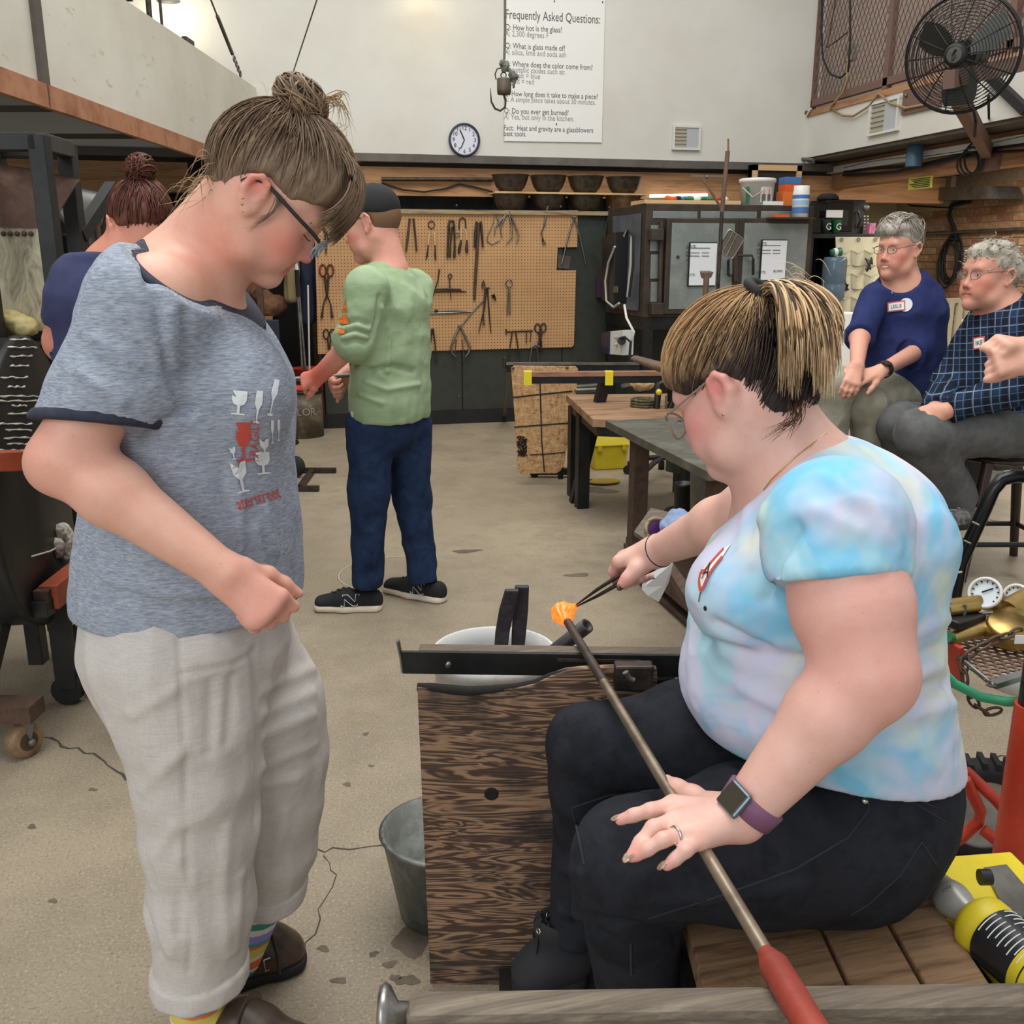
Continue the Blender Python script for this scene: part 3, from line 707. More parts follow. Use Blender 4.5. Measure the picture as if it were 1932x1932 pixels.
def woman_standing():
 P = PH; base = onZ(400,1905,0); T0 = thing('person','standing person in grey short-sleeved shirt and cream trousers looking down at the bench','person',base)
 hd = 1.52
 th = math.radians(43); f = RT*math.cos(th)-ZU*math.sin(th)+HF*.06; u = RT*math.sin(th)+ZU*math.cos(th)
 M = head_mat(f,u); S = .90; ear = P(480,363,hd-.078); T = npv(ear)-M @ (npv((.0815,-.012,-.003))*S)
 hl = lambda p: M @ (npv(p)*S)+T
 B = Body(); add_head(B,M,T,S,eyes='closed',full=.35,smile=.7)
 nb = P(348,505,hd+.02)
 B.cone(hl((0,-.030,-.03)),nb,(.055,.060),(.068,.066),k=.045,U=HF)
 B.cone(hl((0,-.005,-.07)),P(398,530,hd),.030,.042,k=.03)
 tor = [((340,545),.135,72),((332,600),.178,128),((352,720),.178,154),((372,850),.165,158),((365,1000),.172,178),((358,1130),.178,188),((355,1215),.178,180)]
 def torso(Bd,off,bot=7):
  pts = [P(x,y,hd+.02) for (x,y),_,_ in tor[:bot]]; rs = [(ru+off,rv*pxm(x,y,hd+.02)+off) for (x,y),ru,rv in tor]
  for i in range(len(pts)-1): Bd.cone(pts[i],pts[i+1],rs[i],rs[i+1],k=.05,U=HF)
  for h in (-.085,.085): Bd.ell(P(462,735,hd+.02+h),(.062+off,.07+off,.072+off),k=.06)
  for h,y in ((-.155,560),(.16,560)): Bd.ell(P(300,y,hd+.02+h),(.06+off,.06+off,.065+off),k=.06)
 torso(B,-.008,5)
 sh,el,wr = P(268,585,1.375),P(128,868,1.315),P(428,1084,1.285)
 B.cone(sh,el,.056,.050,k=.03); B.cone(el,el.lerp(wr,.28),.048,.0475,k=.02); B.cone(el.lerp(wr,.28),wr,(.0475,.0475),(.028,.031),k=.02)
 B.ell(P(98,880,1.325),.030,k=.03)
 D = (wr-el).normalized(); hand_tips = hand(B,wr-D*.008,V(D)+ZU*-.12,-HF*.85+ZU*.45+RT*.25,-1,curls=[(48,72,40),(55,80,45),(60,82,45),(66,80,45)],thumb_dir=npv(D)*.75+npv(HF)*.55+npv(ZU)*.12,thumb=(10,60),S=.98)
 fs_,fe,fw = P(300,590,1.70),P(315,830,1.80),P(300,1000,1.80)
 B.cone(fs_,fe,.055,.045,k=.03); B.cone(fe,fw,.045,.03,k=.02); hand(B,fw,-ZU,HF,-1,S=.9)
 near = [((330,1230),.125,140),((357,1350),.115,118),((370,1450),.105,104),((378,1560),.095,94),((379,1700),.085,86),((378,1842),.078,76)]
 far = [((420,1230),.125,140),((490,1330),.115,108),((508,1420),.10,96),((508,1510),.09,88),((516,1600),.075,66),((514,1682),.068,50)]
 hn,hf = 1.445,1.635
 def leg(Bd,L,h,off,last=None):
  pts = [P(x,y,h) for (x,y),_,_ in L]; rs = [(ru+off,rv*pxm(x,y,h)+off) for (x,y),ru,rv in L]
  for i in range(len(pts)-1): Bd.cone(pts[i],pts[i+1],rs[i],rs[i+1],k=.03,U=HF)
 vs,fs = B.mesh(.0033,1)
 lips = [hl((x,.092,-.0665)) for x in (-.014,-.007,0,.007,.014)]+[hl((x,.09,-.0755)) for x in (-.012,0,.012)]
 flush = [(hl((.05,.07,-.035)),.035,(222,140,122)),(hl((0,.112,-.04)),.018,(214,116,106)),(hl((.083,-.02,.01)),.022,(216,128,116)),(wr+D*.07,.075,(220,158,140)),(el,.06,(222,150,132)),(hl((.05,-.01,-.11)),.06,(220,158,136))]+[(l,.0105,(196,106,98)) for l in lips]
 link_mesh('body',vs,fs,'skin',T0,True,colors=skin_colors(vs,SKIN_A,SKIN_R,flush))
 Sh = Body()
 hemc = P(176,802,1.345); Sh.cone(sh+(sh-el)*.02,P(214,740,1.355),.080,.079,k=.05); Sh.cone(P(214,740,1.355),P(160,850,1.335),.079,.083,k=.02)
 nA,nB_ = P(296,460,hd),P(462,588,hd); nn = npv(RT*(nB_.z-nA.z)*-1+ZU*((nB_-nA).dot(RT))); nn /= np.linalg.norm(nn)
 hz = .862; ad = npv((el-sh).normalized()*.90+RT*.32-ZU*.10); ad /= np.linalg.norm(ad)
 Sh.cut(hemc,ad); Sh.cone(fs_,fs_.lerp(fe,.75),.075,.08,k=.05); torso(Sh,.006); Sh.cut(nA,nn); Sh.cut((0,0,hz),(0,0,-1))
 vs,fs = Sh.mesh(.0048,1)
 mk = np.clip(np.minimum(np.abs((vs-npv(nA)) @ nn),np.abs((vs-npv(hemc)) @ ad)+np.where(np.linalg.norm(vs-npv(hemc),axis=1) > .14,1,0))/.05,0,1)*np.clip((vs[:,2]-hz)/.04,0,1)
 vs = folds(vs,fs,.006,(11,11,6),3.1,.0025,(40,40,26),mask=mk)
 vs = creases_px(vs,fs,[[(350,770),(320,700),(300,600),(280,520)],[(352,765),(345,680),(352,590)],[(350,775),(310,800),(270,840)]],.010,-.009)
 vs = creases_px(vs,fs,[[(440,880),(455,960),(452,1040)],[(365,790),(400,830),(440,870)],[(330,690),(318,590)],[(500,960),(520,1040)],[(480,1000),(500,1090)],[(180,640),(260,690)],[(150,700),(230,760)],[(200,1090),(300,1120),(420,1120)]],.009,.007)
 shirt = link_mesh('shirt',vs,fs,'grey_heather',T0,True); sb = bvh_of(vs,fs)
 for nm,o,n,sel in (('collar',npv(nA),nn,0),('sleeve_edge',npv(hemc),ad,1)):
  Tr = Body(); Tr.p = list(Sh.p) if sel == 0 else list(Sh.p)
  Rb = Body()
  if sel == 0:
   for i in range(3):
    (x,y),ru,rv = tor[i]; (x2,y2),ru2,rv2 = tor[i+1]
    Rb.cone(P(x,y,hd+.02),P(x2,y2,hd+.02),(ru+.0105,rv*pxm(x,y,hd)+.0105),(ru2+.0105,rv2*pxm(x2,y2,hd)+.0105),k=.05,U=HF)
   for h in (-.155,.16): Rb.ell(P(300,560,hd+.02+h),(.0705,.0705,.0755),k=.06)
   Rb.cut(nA,nn); Rb.cut(npv(nA)-nn*.011,-nn)
  else:
   Rb.cone(P(214,740,1.355),P(160,850,1.335),.0835,.0875,k=.02); Rb.cut(hemc,ad); Rb.cut(npv(hemc)-ad*.016,-ad)
  v2,f2 = Rb.mesh(.004,1)
  link_mesh(nm,v2,f2,'navy_rib',shirt,True)
 def glass(cx,cy,w,h,tilt,kind,m):
  o = V((0,0,0)); pts = {0: [(-.5,1),(.5,1),(.5,.62),(.36,.45),(.09,.38),(.09,.08),(.45,.06),(.45,0),(-.45,0),(-.45,.06),(-.09,.08),(-.09,.38),(-.36,.45),(-.5,.62),(-.5,.8),(-.2,.72),(-.38,.88)],
                                  1: [(-.3,1),(.3,1),(.34,.6),(.1,.42),(.05,.08),(.3,.05),(.3,0),(-.3,0),(-.3,.05),(-.05,.08),(-.1,.42),(-.34,.6)],
                                  2: [(-.5,1),(0,.8),(.12,.95),(.5,1),(.42,.6),(.1,.42),(.08,.08),(.4,.05),(.4,0),(-.4,0),(-.4,.05),(-.08,.08),(-.1,.42),(-.42,.6)]}[kind]
  c,s = math.cos(tilt),math.sin(tilt)
  q = [P(cx+(x*w*c-(y-.5)*h*s*-1),cy-((y-.5)*h*c-x*w*s),1.30) for x,y in pts]
  import mathutils.geometry as G
  tri = G.tessellate_polygon([[V((p.dot(RT),p.z,0)) for p in q]])
  decal('printed_glass',q,[tuple(t) for t in tri],sb,ray(cx,cy),m,shirt,.012,.0022)
 for a in ((451,760,30,48,.10,0,'print_white'),(487,768,22,66,.12,1,'print_white'),(516,750,18,76,.2,1,'print_white'),(459,835,28,80,-.03,0,'print_red'),(499,845,20,38,-.05,2,'print_white'),(514,815,9,48,.0,1,'print_white'),(526,812,9,44,.0,1,'print_white'),(454,900,32,64,-.2,2,'print_white'),(496,874,30,46,-.08,0,'print_white'),(440,855,12,26,-.2,2,'print_white')): glass(*a)
 def lab(txt,x,y,size,ang,m,nm,sq=1.0):
  o = P(x,y,1.30); r = RT*math.cos(ang)+ZU*math.sin(ang); up = -RT*math.sin(ang)+ZU*math.cos(ang)
  v,fc = flat_text(txt,size*pxm(x,y,1.30),o,r,up,squeeze=sq); decal(nm,v,fc,sb,ray(x,y),m,shirt,.02,.0022)
 lab('FRAGILE',481,832,26,math.radians(84),'print_red','lettering',.9)
 lab('aterstreet',488,940,40,math.radians(17),'print_red','lettering',.60)
 Tr = Body(); pc = [P(355,1130,hd+.02),P(355,1215,hd+.02),P(365,1300,hd+.02)]
 Tr.cone(pc[0],pc[1],(.172,.185*.86),(.178,.160),k=.04,U=HF); Tr.cone(pc[1],pc[2],(.178,.160),(.165,.12),k=.04,U=HF)
 leg(Tr,near,hn,.004); leg(Tr,far,hf,.004)
 zn,zf = P(378,1846,hn).z,P(514,1690,hf).z; midh = (hn+hf)/2
 def ex(Pp,d):
  h = Pp @ npv(HF); return np.maximum(d,np.where(h < midh,zn,zf)-Pp[:,2])
 vs,fs = Tr.mesh(.005,1,extra=ex); vs = folds(vs,fs,.007,(13,13,4),8.3,.002,(30,30,24))
 vs = creases_px(vs,fs,[[(495,y+28),(540,y+8),(592,y-14)] for y in (1275,1320,1362,1420)]+[[(500,1480),(560,1470)],[(330,1300),(250,1350)],[(340,1420),(270,1490)],[(290,1620),(330,1560)],[(300,1640),(320,1700),(322,1800)],[(430,1560),(422,1680),(430,1800)],[(455,1650),(445,1790)],[(540,1530),(520,1620)]],.012,.0045)
 vs = creases_px(vs,fs,[[(400,1290),(396,1420)],[(440,1280),(430,1400)],[(275,1720),(300,1800)],[(345,1640),(340,1760)],[(480,1230),(486,1400),(484,1540)]],.012,-.0055)
 seam = [P(338,1205,1.33),P(342,1300,1.34),P(350,1450,1.35),P(352,1600,1.36),P(360,1780,1.37),P(356,1835,1.37)]
 b0 = bvh_of(vs,fs)
 def on(p): h = b0.ray_cast(C0,(p-C0).normalized()); return h[0] if h[0] is not None else p
 vs = crease(vs,fs,[on(p) for p in seam],.005,-.004); pk = [on(P(*q)) for q in ((342,1272,1.33),(400,1262,1.33),(450,1248,1.35),(476,1230,1.4))]; vs = crease(vs,fs,pk,.005,-.004)
 tr = link_mesh('trousers',vs,fs,'cream_linen',T0,True)
 for L,h,zc in ((near,hn,zn),(far,hf,zf)):
  (x,y),ru,rv = L[-1]; (x1,y1),ru1,rv1 = L[-2]; Cf = Body(); Cf.cone(P(x1,y1,h),P(x,y,h),(ru1+.004,rv1*pxm(x1,y1,h)+.004),(ru+.012,rv*pxm(x,y,h)+.011),k=.01,U=HF)
  Cf.cut((0,0,zc-.004),(0,0,-1)); Cf.cut((0,0,zc+.036),(0,0,1))
  v2,f2 = Cf.mesh(.0045,1); v2 = folds(v2,f2,.004,(16,16,10),2.2,.001); link_mesh('cuff',v2,f2,'cream_linen',tr,True)
 fn = (onZ(330,1965,0),onZ(618,2010,0)); ff = (onZ(418,1868,0),onZ(592,1790,0))
 for (hp,tp),kn in ((fn,P(378,1790,hn)),(ff,P(508,1665,hf))):
  d = (tp-hp).normalized(); Bs = Body(); a = hp+d*.055+ZU*.075; Bs.cone(kn,a,.044,.040,k=.03); Bs.cone(a,hp+d*.105+ZU*.055,.038,.03,k=.02); Bs.ell(hp+d*.04+ZU*.05,(.036,.036,.04),k=.03)
  v2,f2 = Bs.mesh(.005,1); link_mesh('sock',v2,f2,'striped_sock',T0,True)
  make_clog(T0,hp,tp)
 H = Body(); H.at(M,T,S)
 H.ell((0,-.020,.040),(.083,.108,.098),k=.02); H.ell((0,.040,.078),(.070,.066,.060),k=.03); H.ell((0,-.058,-.012),(.062,.05,.055),k=.02)
 H.at(); cutp = hl((0,0,.002)); cn = M @ npv((0,.66,-1.)); H.cut(cutp,cn); 
 fc = hl((0,.098,-.01)); H.at(M,T,S); H.ell((0,.105,-.005),(.085,.06,.05),k=.01,op=-1); H.ell((.085,.0,-.005),(.03,.045,.036),k=.01,op=-1); H.ell((-.085,.0,-.005),(.03,.045,.036),k=.01,op=-1); H.at()
 vs,fs = H.mesh(.004,2)
 loc = (vs-T) @ M/S; n = normals(vs,fs); ang = np.arctan2(loc[:,0],loc[:,1]-.0); st = fbm(np.stack([ang*9,loc[:,1]*20,loc[:,2]*6],1),3); vs = vs+n*(st*.0025)[:,None]
 cA,cB,cC = [npv(lin(c))[:3] for c in ((106,86,70),(138,114,90),(176,146,108))]
 q = np.clip(st*1.2+.45,0,1)[:,None]; cc = cA*(1-q)+cB*q
 hair = link_mesh('hair',vs,fs,'hair',T0,True,colors=np.concatenate([cc,np.ones((len(cc),1))],1))
 R = random.Random(3); paths,rad,col = [],[],[]
 bun = (0,-.060,.150)
 def hc(): q = R.random(); return cA*(1-q)+cB*q if q < .8 else cB*.5+cC*.5
 lv = (vs-T) @ M/S; pick = [i for i in range(len(lv)) if lv[i,2] < .13 and lv[i,2] > -.06]
 for i in range(1300):
  p0 = lv[R.choice(pick)]; paths.append(scalp_path(M,T,S,p0,(R.uniform(-.02,.02),-.050+R.uniform(-.02,.02),.136),R.uniform(1.005,1.03),11,bow=R.uniform(.0,.05))); rad.append(R.uniform(.0006,.0014)); col.append(hc())
 for i in range(620):
  x = R.uniform(-.072,.072); e = R.uniform(-.012,.012); fz = R.uniform(.004,.03)+.25*abs(x); fy = math.sqrt(max(.0,1-(x/.085)**2)); 
  p0 = (x*.45,.03+R.uniform(-.02,.02),.138+R.uniform(-.006,.004)); p3 = (x*1.05+e*.3,.058+.062*fy+R.uniform(-.012,.006),fz)
  paths.append([hl(q) for q in bez(p0,(x*.8,.078+.03*fy,.142),(x*1.12,.085+.052*fy,.085),p3,12)]); rad.append(R.uniform(.0008,.0018)); col.append(hc())
 a,b,c = bun_locks(bun,M,T,S,(.040,.044,.034),R,260,hc); paths += a; rad += b; col += c
 for i in range(80):
  s0 = hl((R.uniform(-.05,.075),-.085+R.uniform(-.02,.02),-.040+R.uniform(-.035,.03))); e = V(s0)+(-RT)*R.uniform(-.01,.065)-ZU*R.uniform(.01,.075)-HF*R.uniform(-.03,.03)
  m1 = V(s0).lerp(e,.5)+ZU*R.uniform(-.01,.03); paths.append(bez(s0,m1,m1,e,9)); rad.append(R.uniform(.0004,.0008)); col.append(cB*.6+cC*.4)
 for i in range(16):
  s0 = hl((.074,.022+R.uniform(-.01,.01),.022)); e = hl((.077,.016+R.uniform(-.006,.006),-.040+R.uniform(-.02,.02))); m1 = hl((.083,.030+R.uniform(-.004,.004),-.008)); paths.append(bez(s0,m1,m1,e,9)); rad.append(R.uniform(.0004,.0009)); col.append(hc())
 for i in range(26):
  s0 = hl(npv(bun)+npv((R.uniform(-.02,.02),.02,.01))); e = V(s0)+RT*R.uniform(.02,.06)-ZU*R.uniform(-.02,.07); m1 = V(s0)+RT*R.uniform(.03,.05)+ZU*R.uniform(0,.03); paths.append(bez(s0,m1,m1,e,9)); rad.append(R.uniform(.0005,.0010)); col.append(cC)
 for i in range(90):
  a = R.uniform(-1.2,2.6); s0 = npv((R.uniform(-.05,.05),-.02+.118*math.cos(a),.04+.108*math.sin(a))); e = s0*1.0+npv((R.uniform(-.02,.02),R.uniform(-.03,.03)+.02*math.cos(a),.02*math.sin(a)+R.uniform(-.01,.02))); paths.append([hl(s0),hl((s0+e)/2+npv((0,.0,.006))),hl(e)]); rad.append(.0004); col.append(cC)
 hair_tubes(paths,rad,col,'hair_locks',hair)
 Bn = Body(); Bn.at(M,T,S); Bn.ell(bun,(.037,.041,.031),k=.02); v2,f2 = Bn.mesh(.004,1); c2 = np.tile(np.append(cA*.9,1),(len(v2),1)); link_mesh('bun',v2,f2,'hair',hair,True,colors=c2)
 MB().torus(hl((0,-.046,.128)),M @ npv((0,-.5,1)),.024*S,.006,18,8).build('hair_tie','black_rubber',hair)
 for s in (1,):
  MB().tube([hl(q) for q in ((.046,.082,-.004),(.038,.091,-.0075),(.028,.094,-.008))],.0009,5).build('eyelash','frame_black',T0)
  MB().tube([hl(q) for q in ((.048,.078,.018),(.036,.088,.021),(.022,.090,.019))],.0018,5).build('eyebrow','navy_rib' if 0 else 'brow_brown',T0)
 fr = MB()
 for s in (-1,1):
  ring = [hl((s*(.034+.024*math.cos(t)),.116-.006*abs(math.cos(t)),-.008+.0185*math.sin(t))) for t in np.linspace(0,2*PI,24)[:-1]]
  fr.tube(ring,.0017,6,closed=True)
 fr.tube([hl((-.010,.117,-.004)),hl((0,.119,-.001)),hl((.010,.117,-.004))],.0018,6)
 g = fr.build('glasses','frame_clear',T0,label='clear-fronted glasses with dark temples')
 for s in (-1,1):
  MB().tube([hl(q) for q in ((s*.060,.109,.006),(s*.073,.100,.010),(s*.079,.05,.015),(s*.081,-.006,.021),(s*.082,-.03,.012),(s*.081,-.038,-.004))],.0026,6,flat=1.4).build('temple','frame_black',g)
  MB().lathe([(.0001,0),(.020,0)],hl((s*.034,.1155,-.008)),M @ npv((0,1,0)),20).build('lens','lens_glass',g)
 for q in ((.0845,-.006,-.036),(.087,-.014,-.029),(.088,-.019,-.021)): MB().ball(hl(q),.0026,8,6).build('earring','gold',T0)
 return T0
mat('brow_brown',(98,74,56),.8)
woman_standing()
# == seated woman working at the bench
def tie_dye():
 t = NT('tie_dye'); co = t.coord(); a = t.noise(co,5.5,3,.5,.8); b = t.noise(t.coord(loc=(3,1,7)),6.5,3,.5,.6); c = t.noise(t.coord(loc=(9,4,2)),7,3,.5,.6)
 col = t.mix(t.ramp(a,[(.48,(0,0,0)),(.64,(255,255,255))]),lin((206,206,226)),lin((128,196,226)))
 col = t.mix(t.ramp(b,[(.52,(0,0,0)),(.70,(230,230,230))]),col,lin((214,220,196)))
 col = t.mix(t.ramp(c,[(.54,(0,0,0)),(.66,(255,255,255))]),col,lin((176,216,228)))
 t.set(col,.92); t.b.inputs['Specular IOR Level'].default_value = .1; t.bump(t.noise(co,300,2),.1,.001)
tie_dye()
mat('black_denim',(30,31,36),.85,0,(40,41,47),10,c3=(27,28,32),bump=.4,bsc=420,bd=.0008,**{'Specular IOR Level': .15}); mat('black_canvas',(36,36,39),.85,bump=.3,bsc=300); mat('purple_band',(122,78,106),.55); mat('watch_glass',(52,46,30),.08); mat('watch_case',(110,124,140),.25,.8); mat('nail_polish',(206,182,160),.18,.3,(150,120,100),160); mat('nail_dark',(120,100,92),.2,.3,(80,66,60),160); mat('denim_seam',(38,39,45),.9)
SKIN_B = (224,180,164)
def woman_seated():
 P = PH; T0 = thing('person','seated person in tie-dye shirt and black jeans rolling the rod on the bench','person',P(1650,1790,1.3))
 yaw,pit = math.radians(36),math.radians(30); f = (-RT*math.cos(yaw)+HF*math.sin(yaw))*math.cos(pit)-ZU*math.sin(pit); hor = (-RT*math.cos(yaw)+HF*math.sin(yaw))
 u = hor*math.sin(pit)+ZU*math.cos(pit)+HF*.05; M = head_mat(f,u); S = .97
 ear = P(1360,740,1.405); T = npv(ear)-M @ (npv((-.0815,-.012,-.003))*S); hl = lambda p: M @ (npv(p)*S)+T
 B = Body(); add_head(B,M,T,S,eyes='closed',full=.9)
 nb = P(1520,905,1.43)
 B.cone(hl((0,-.030,-.03)),nb,.064,.078,k=.05); B.cone(hl((0,-.012,-.072)),P(1462,915,1.45),.042,.052,k=.03)
 hd = 1.43
 tor = [((1540,935),.150,105),((1545,1010),.190,160),((1545,1100),.195,180),((1535,1190),.195,190),((1535,1285),.20,196),((1580,1385),.202,180),((1630,1455),.20,156)]
 def torso(Bd,off,last=7):
  pts = [P(x,y,hd) for (x,y),_,_ in tor[:last]]; rs = [(ru+off,rv*pxm(x,y,hd)+off) for (x,y),ru,rv in tor]
  for i in range(len(pts)-1): Bd.cone(pts[i],pts[i+1],rs[i],rs[i+1],k=.06,U=HF)
  for h in (-.09,.1): Bd.ell(P(1400,1120,hd+h),(.075+off,.085+off,.08+off),k=.05)
  Bd.ell(P(1425,1290,hd),(.098+off,.15+off,.075+off),k=.06)
  Bd.ell(P(1585,990,1.24),(.07+off,.065+off,.07+off),k=.07); Bd.ell(P(1490,960,1.62),(.06+off,.06+off,.06+off),k=.07)
  Bd.ell(P(1655,990,hd),(.07+off,.14+off,.08+off),k=.08)
 torso(B,-.012,5)
 sh,el,wr = P(1575,1010,1.20),P(1634,1265,1.12),onZ(1398,1540,.718)
 B.cone(sh,sh.lerp(el,.55),.074,.072,k=.04); B.cone(sh.lerp(el,.55),el,.072,.056,k=.03); B.ell(P(1652,1290,1.12),.036,k=.04)
 B.cone(el,el.lerp(wr,.3),.056,.053,k=.03); B.cone(el.lerp(wr,.3),wr,.053,(.030,.034),k=.02)
 Z = lambda x,y,z: onZ(x,y,z)
 fing = [[(1270,1518,.722),(1228,1529,.722),(1196,1538,.712),(1170,1547,.703)],[(1276,1546,.724),(1232,1562,.724),(1208,1590,.710),(1190,1616,.697)],[(1292,1572,.722),(1251,1584,.724),(1222,1602,.712),(1202,1615,.701)],[(1322,1584,.716),(1294,1604,.716),(1274,1621,.704),(1258,1634,.695)]]
 for F,r in zip(fing,(.0098,.0098,.0094,.0088)):
  pts = [Z(*q) for q in F]; B.cone(wr,pts[0],.021,.0135,k=.02); finger(B,pts,r*1.12,r*.78,.006)
 th = [Z(1345,1525,.712),Z(1306,1503,.706),Z(1279,1488,.702),Z(1258,1472,.700)]; B.chain([wr]+th,[.02,.018,.014,.011,.0085],k=.015)
 fs_,fe,fw = P(1495,960,1.62),P(1420,958,1.60),P(1240,1040,1.80)
 B.cone(fs_,fe,.055,.05,k=.03); B.cone(fe,fe.lerp(fw,.35),.05,.046,k=.02); B.cone(fe.lerp(fw,.35),fw,.046,.030,k=.02)
 kn = [P(1168,1060,1.815),P(1176,1052,1.84),P(1186,1048,1.862),P(1198,1050,1.88)]
 curl = [[(1157,1078,1.83),(1164,1098,1.835),(1180,1106,1.835)],[(1162,1076,1.855),(1186,1100,1.86),(1204,1096,1.855)],[(1176,1076,1.875),(1200,1096,1.875),(1216,1090,1.865)],[(1192,1076,1.89),(1212,1092,1.888),(1227,1087,1.878)]]
 for k_,cu in zip(kn,curl): B.cone(fw,k_,.021,.0145,k=.02); finger(B,[k_]+[P(*q) for q in cu],.0108,.0080,.006)
 t2 = [P(1216,1062,1.80),P(1200,1075,1.782),P(1184,1092,1.775),P(1172,1104,1.772)]; B.chain([fw]+t2,[.02,.0165,.0138,.0110,.0088],k=.015)
 vs,fs = B.mesh(.0034,1)
 flush = [(hl((-.05,.06,-.03)),.04,(226,152,146)),(hl((-.083,-.012,.01)),.026,(224,138,132)),(el,.07,(228,162,148)),(sh.lerp(el,.4),.10,(226,168,154))]+[(Z(*F[-1]),.014,(226,158,148)) for F in fing]+[(P(*q),.02,(226,150,146)) for q in ((1160,1080,1.83),(1175,1100,1.775))]+[(hl((x,.092,-.07)),.011,(200,110,108)) for x in (-.015,0,.015)]
 link_mesh('body',vs,fs,'skin',T0,True,colors=skin_colors(vs,SKIN_B,(218,158,144),flush))
 for F in fing:
  a,b = Z(*F[-2]),Z(*F[-1]); d = (b-a).normalized(); nail(T0,b+d*.001,d,ZU-d*.3,'nail_polish',.0066)
 d = (t2[-1]-t2[-2]).normalized(); nail(T0,t2[-1],d,-HF,'nail_dark',.0075)
 for cu in curl[1:]: nail(T0,P(*cu[-1]),RT,-ZU,'nail_dark',.006)
 a,b = Z(*fing[2][0]),Z(*fing[2][1]); d = (b-a).normalized(); MB().torus(a.lerp(b,.42),d,.0112,.0020,20,8).build('finger_ring','silver',T0)
 ax = (wr-el).normalized(); wc = wr-ax*.020; band = MB().lathe([(.036,-.015),(.0412,-.013),(.0400,0),(.0385,.013),(.033,.015)],wc,ax,28).build('watch_band','purple_band',T0)
 n = (ZU*.72-HF*.45-RT*.35); n = (n-ax*n.dot(ax)).normalized(); s = ax.cross(n); rot = Matrix((s,ax,n)).transposed()
 MB().box(wc+n*.044,(.036,.038,.010),rot=rot).build('watch_case','watch_case',band,bevel=.004); MB().box(wc+n*.0498,(.030,.032,.002),rot=rot).build('watch_screen','watch_glass',band,bevel=.0008)
 ax2 = (fw-fe).normalized(); MB().torus(fw-ax2*.008,ax2,.0335,.0018,28,6).build('wrist_tie','black_rubber',T0)
 Sh = Body(); hemc = P(1565,1098,1.17); Sh.cone(sh-(el-sh)*.05,P(1580,1160,1.16),.086,.090,k=.05); ad = npv((el-sh).normalized()-RT*.10); ad /= np.linalg.norm(ad)
 Sh.cut(hemc,ad); Sh.cone(fs_,fs_.lerp(fe,.7),.068,.07,k=.04); torso(Sh,.004)
 nA,nB_ = P(1602,788,1.43),P(1412,950,1.46); ln = nB_-nA; nn = npv(ln.cross(ray(1505,872))); nn = nn/np.linalg.norm(nn); nn = nn if nn[2] > 0 else -nn
 Sh.cut(nA,nn); hA,hB = P(1345,1372,1.43),P(1640,1482,1.26); hC = P(1832,1432,1.43); hn_ = npv((hB-hA).cross(hC-hA)); hn_ = hn_/np.linalg.norm(hn_); hn_ = hn_ if hn_[2] < 0 else -hn_
 Sh.cut(hA,hn_); vs,fs = Sh.mesh(.005,1)
 mk = np.clip(np.minimum(np.abs((vs-npv(nA)) @ nn),np.abs((vs-npv(hA)) @ hn_))/.05,0,1); vs = folds(vs,fs,.005,(9,9,12),4.4,.0018,(30,30,40),mask=mk)
 vs = creases_px(vs,fs,[[(1330,1212),(1420,1240),(1530,1248)],[(1795,1215),(1700,1260)],[(1790,1290),(1720,1310)],[(1450,1130),(1462,1060),(1500,1000)],[(1350,1180),(1440,1225)]],.013,-.011)
 vs = creases_px(vs,fs,[[(1410,950),(1400,1040)],[(1440,960),(1420,1060)],[(1788,1170),(1720,1200)],[(1790,1250),(1700,1290)],[(1800,1330),(1720,1350)],[(1560,900),(1650,960),(1690,1040)],[(1540,960),(1620,1000)],[(1400,1300),(1480,1340)]],.012,.005)
 shirt = link_mesh('shirt',vs,fs,'tie_dye',T0,True); sb = bvh_of(vs,fs)
 q = [P(x,y,1.30) for x,y in ((1352,1033),(1340,1042),(1322,1080),(1307,1083),(1312,1097),(1328,1112),(1336,1105),(1354,1052))]
 decal('name_tag',q,[tuple(range(8))],sb,RT*.75+HF*.65,'white_paper',shirt,.01,.004)
 for ln_ in ([(1340,1042),(1322,1080),(1307,1083),(1312,1097),(1328,1112),(1337,1104),(1354,1052)],):
  for (x0,y0),(x1,y1) in zip(ln_,ln_[1:]):
   a,b = P(x0,y0,1.30),P(x1,y1,1.30); t = (b-a).normalized().cross(HF)*.003
   decal('tag_border',[a-t,b-t,b+t,a+t],[(0,1,2,3)],sb,RT*.75+HF*.65,'print_red',shirt,.01,.0055)
 v,fc = flat_text('A',.032,P(1331,1078,1.30),-RT*.15+ZU*.98,-RT*.98-ZU*.15); 
 v,fc = flat_text('A',.030,P(1331,1078,1.30),RT*.9+ZU*.3,ZU*.95-RT*.3); decal('lettering',v,fc,sb,RT*.75+HF*.65,'black_ink',shirt,.02,.006)
 for x0,y0,x1,y1 in ((1323,1112,1319,1134),): a,b = P(x0,y0,1.3),P(x1,y1,1.3); decal('print_stroke',[a,b,b+RT*.002,a+RT*.002],[(0,1,2,3)],sb,RT*.6+HF*.8,'black_ink',shirt,.01,.002)
 c = P(1335,1141,1.3); decal('print_dot',[c+RT*.003*math.cos(i*PI/4)+ZU*.004*math.sin(i*PI/4) for i in range(8)],[tuple(range(8))],sb,RT*.4+HF*.9,'black_ink',shirt,.01,.002)
 J = Body(); J.ell(P(1622,1540,1.42),(.118,.18,.118),rot=np.array([RT,HF,ZU]).T,k=.05); J.cone(P(1610,1400,1.43),P(1648,1472,1.42),(.20,.140),(.195,.126),k=.05,U=HF)
 J.cone(P(1590,1598,1.31),P(1420,1590,1.265),.118,.112,k=.05); J.cone(P(1420,1590,1.265),P(1190,1622,1.235),.112,.082,k=.04)
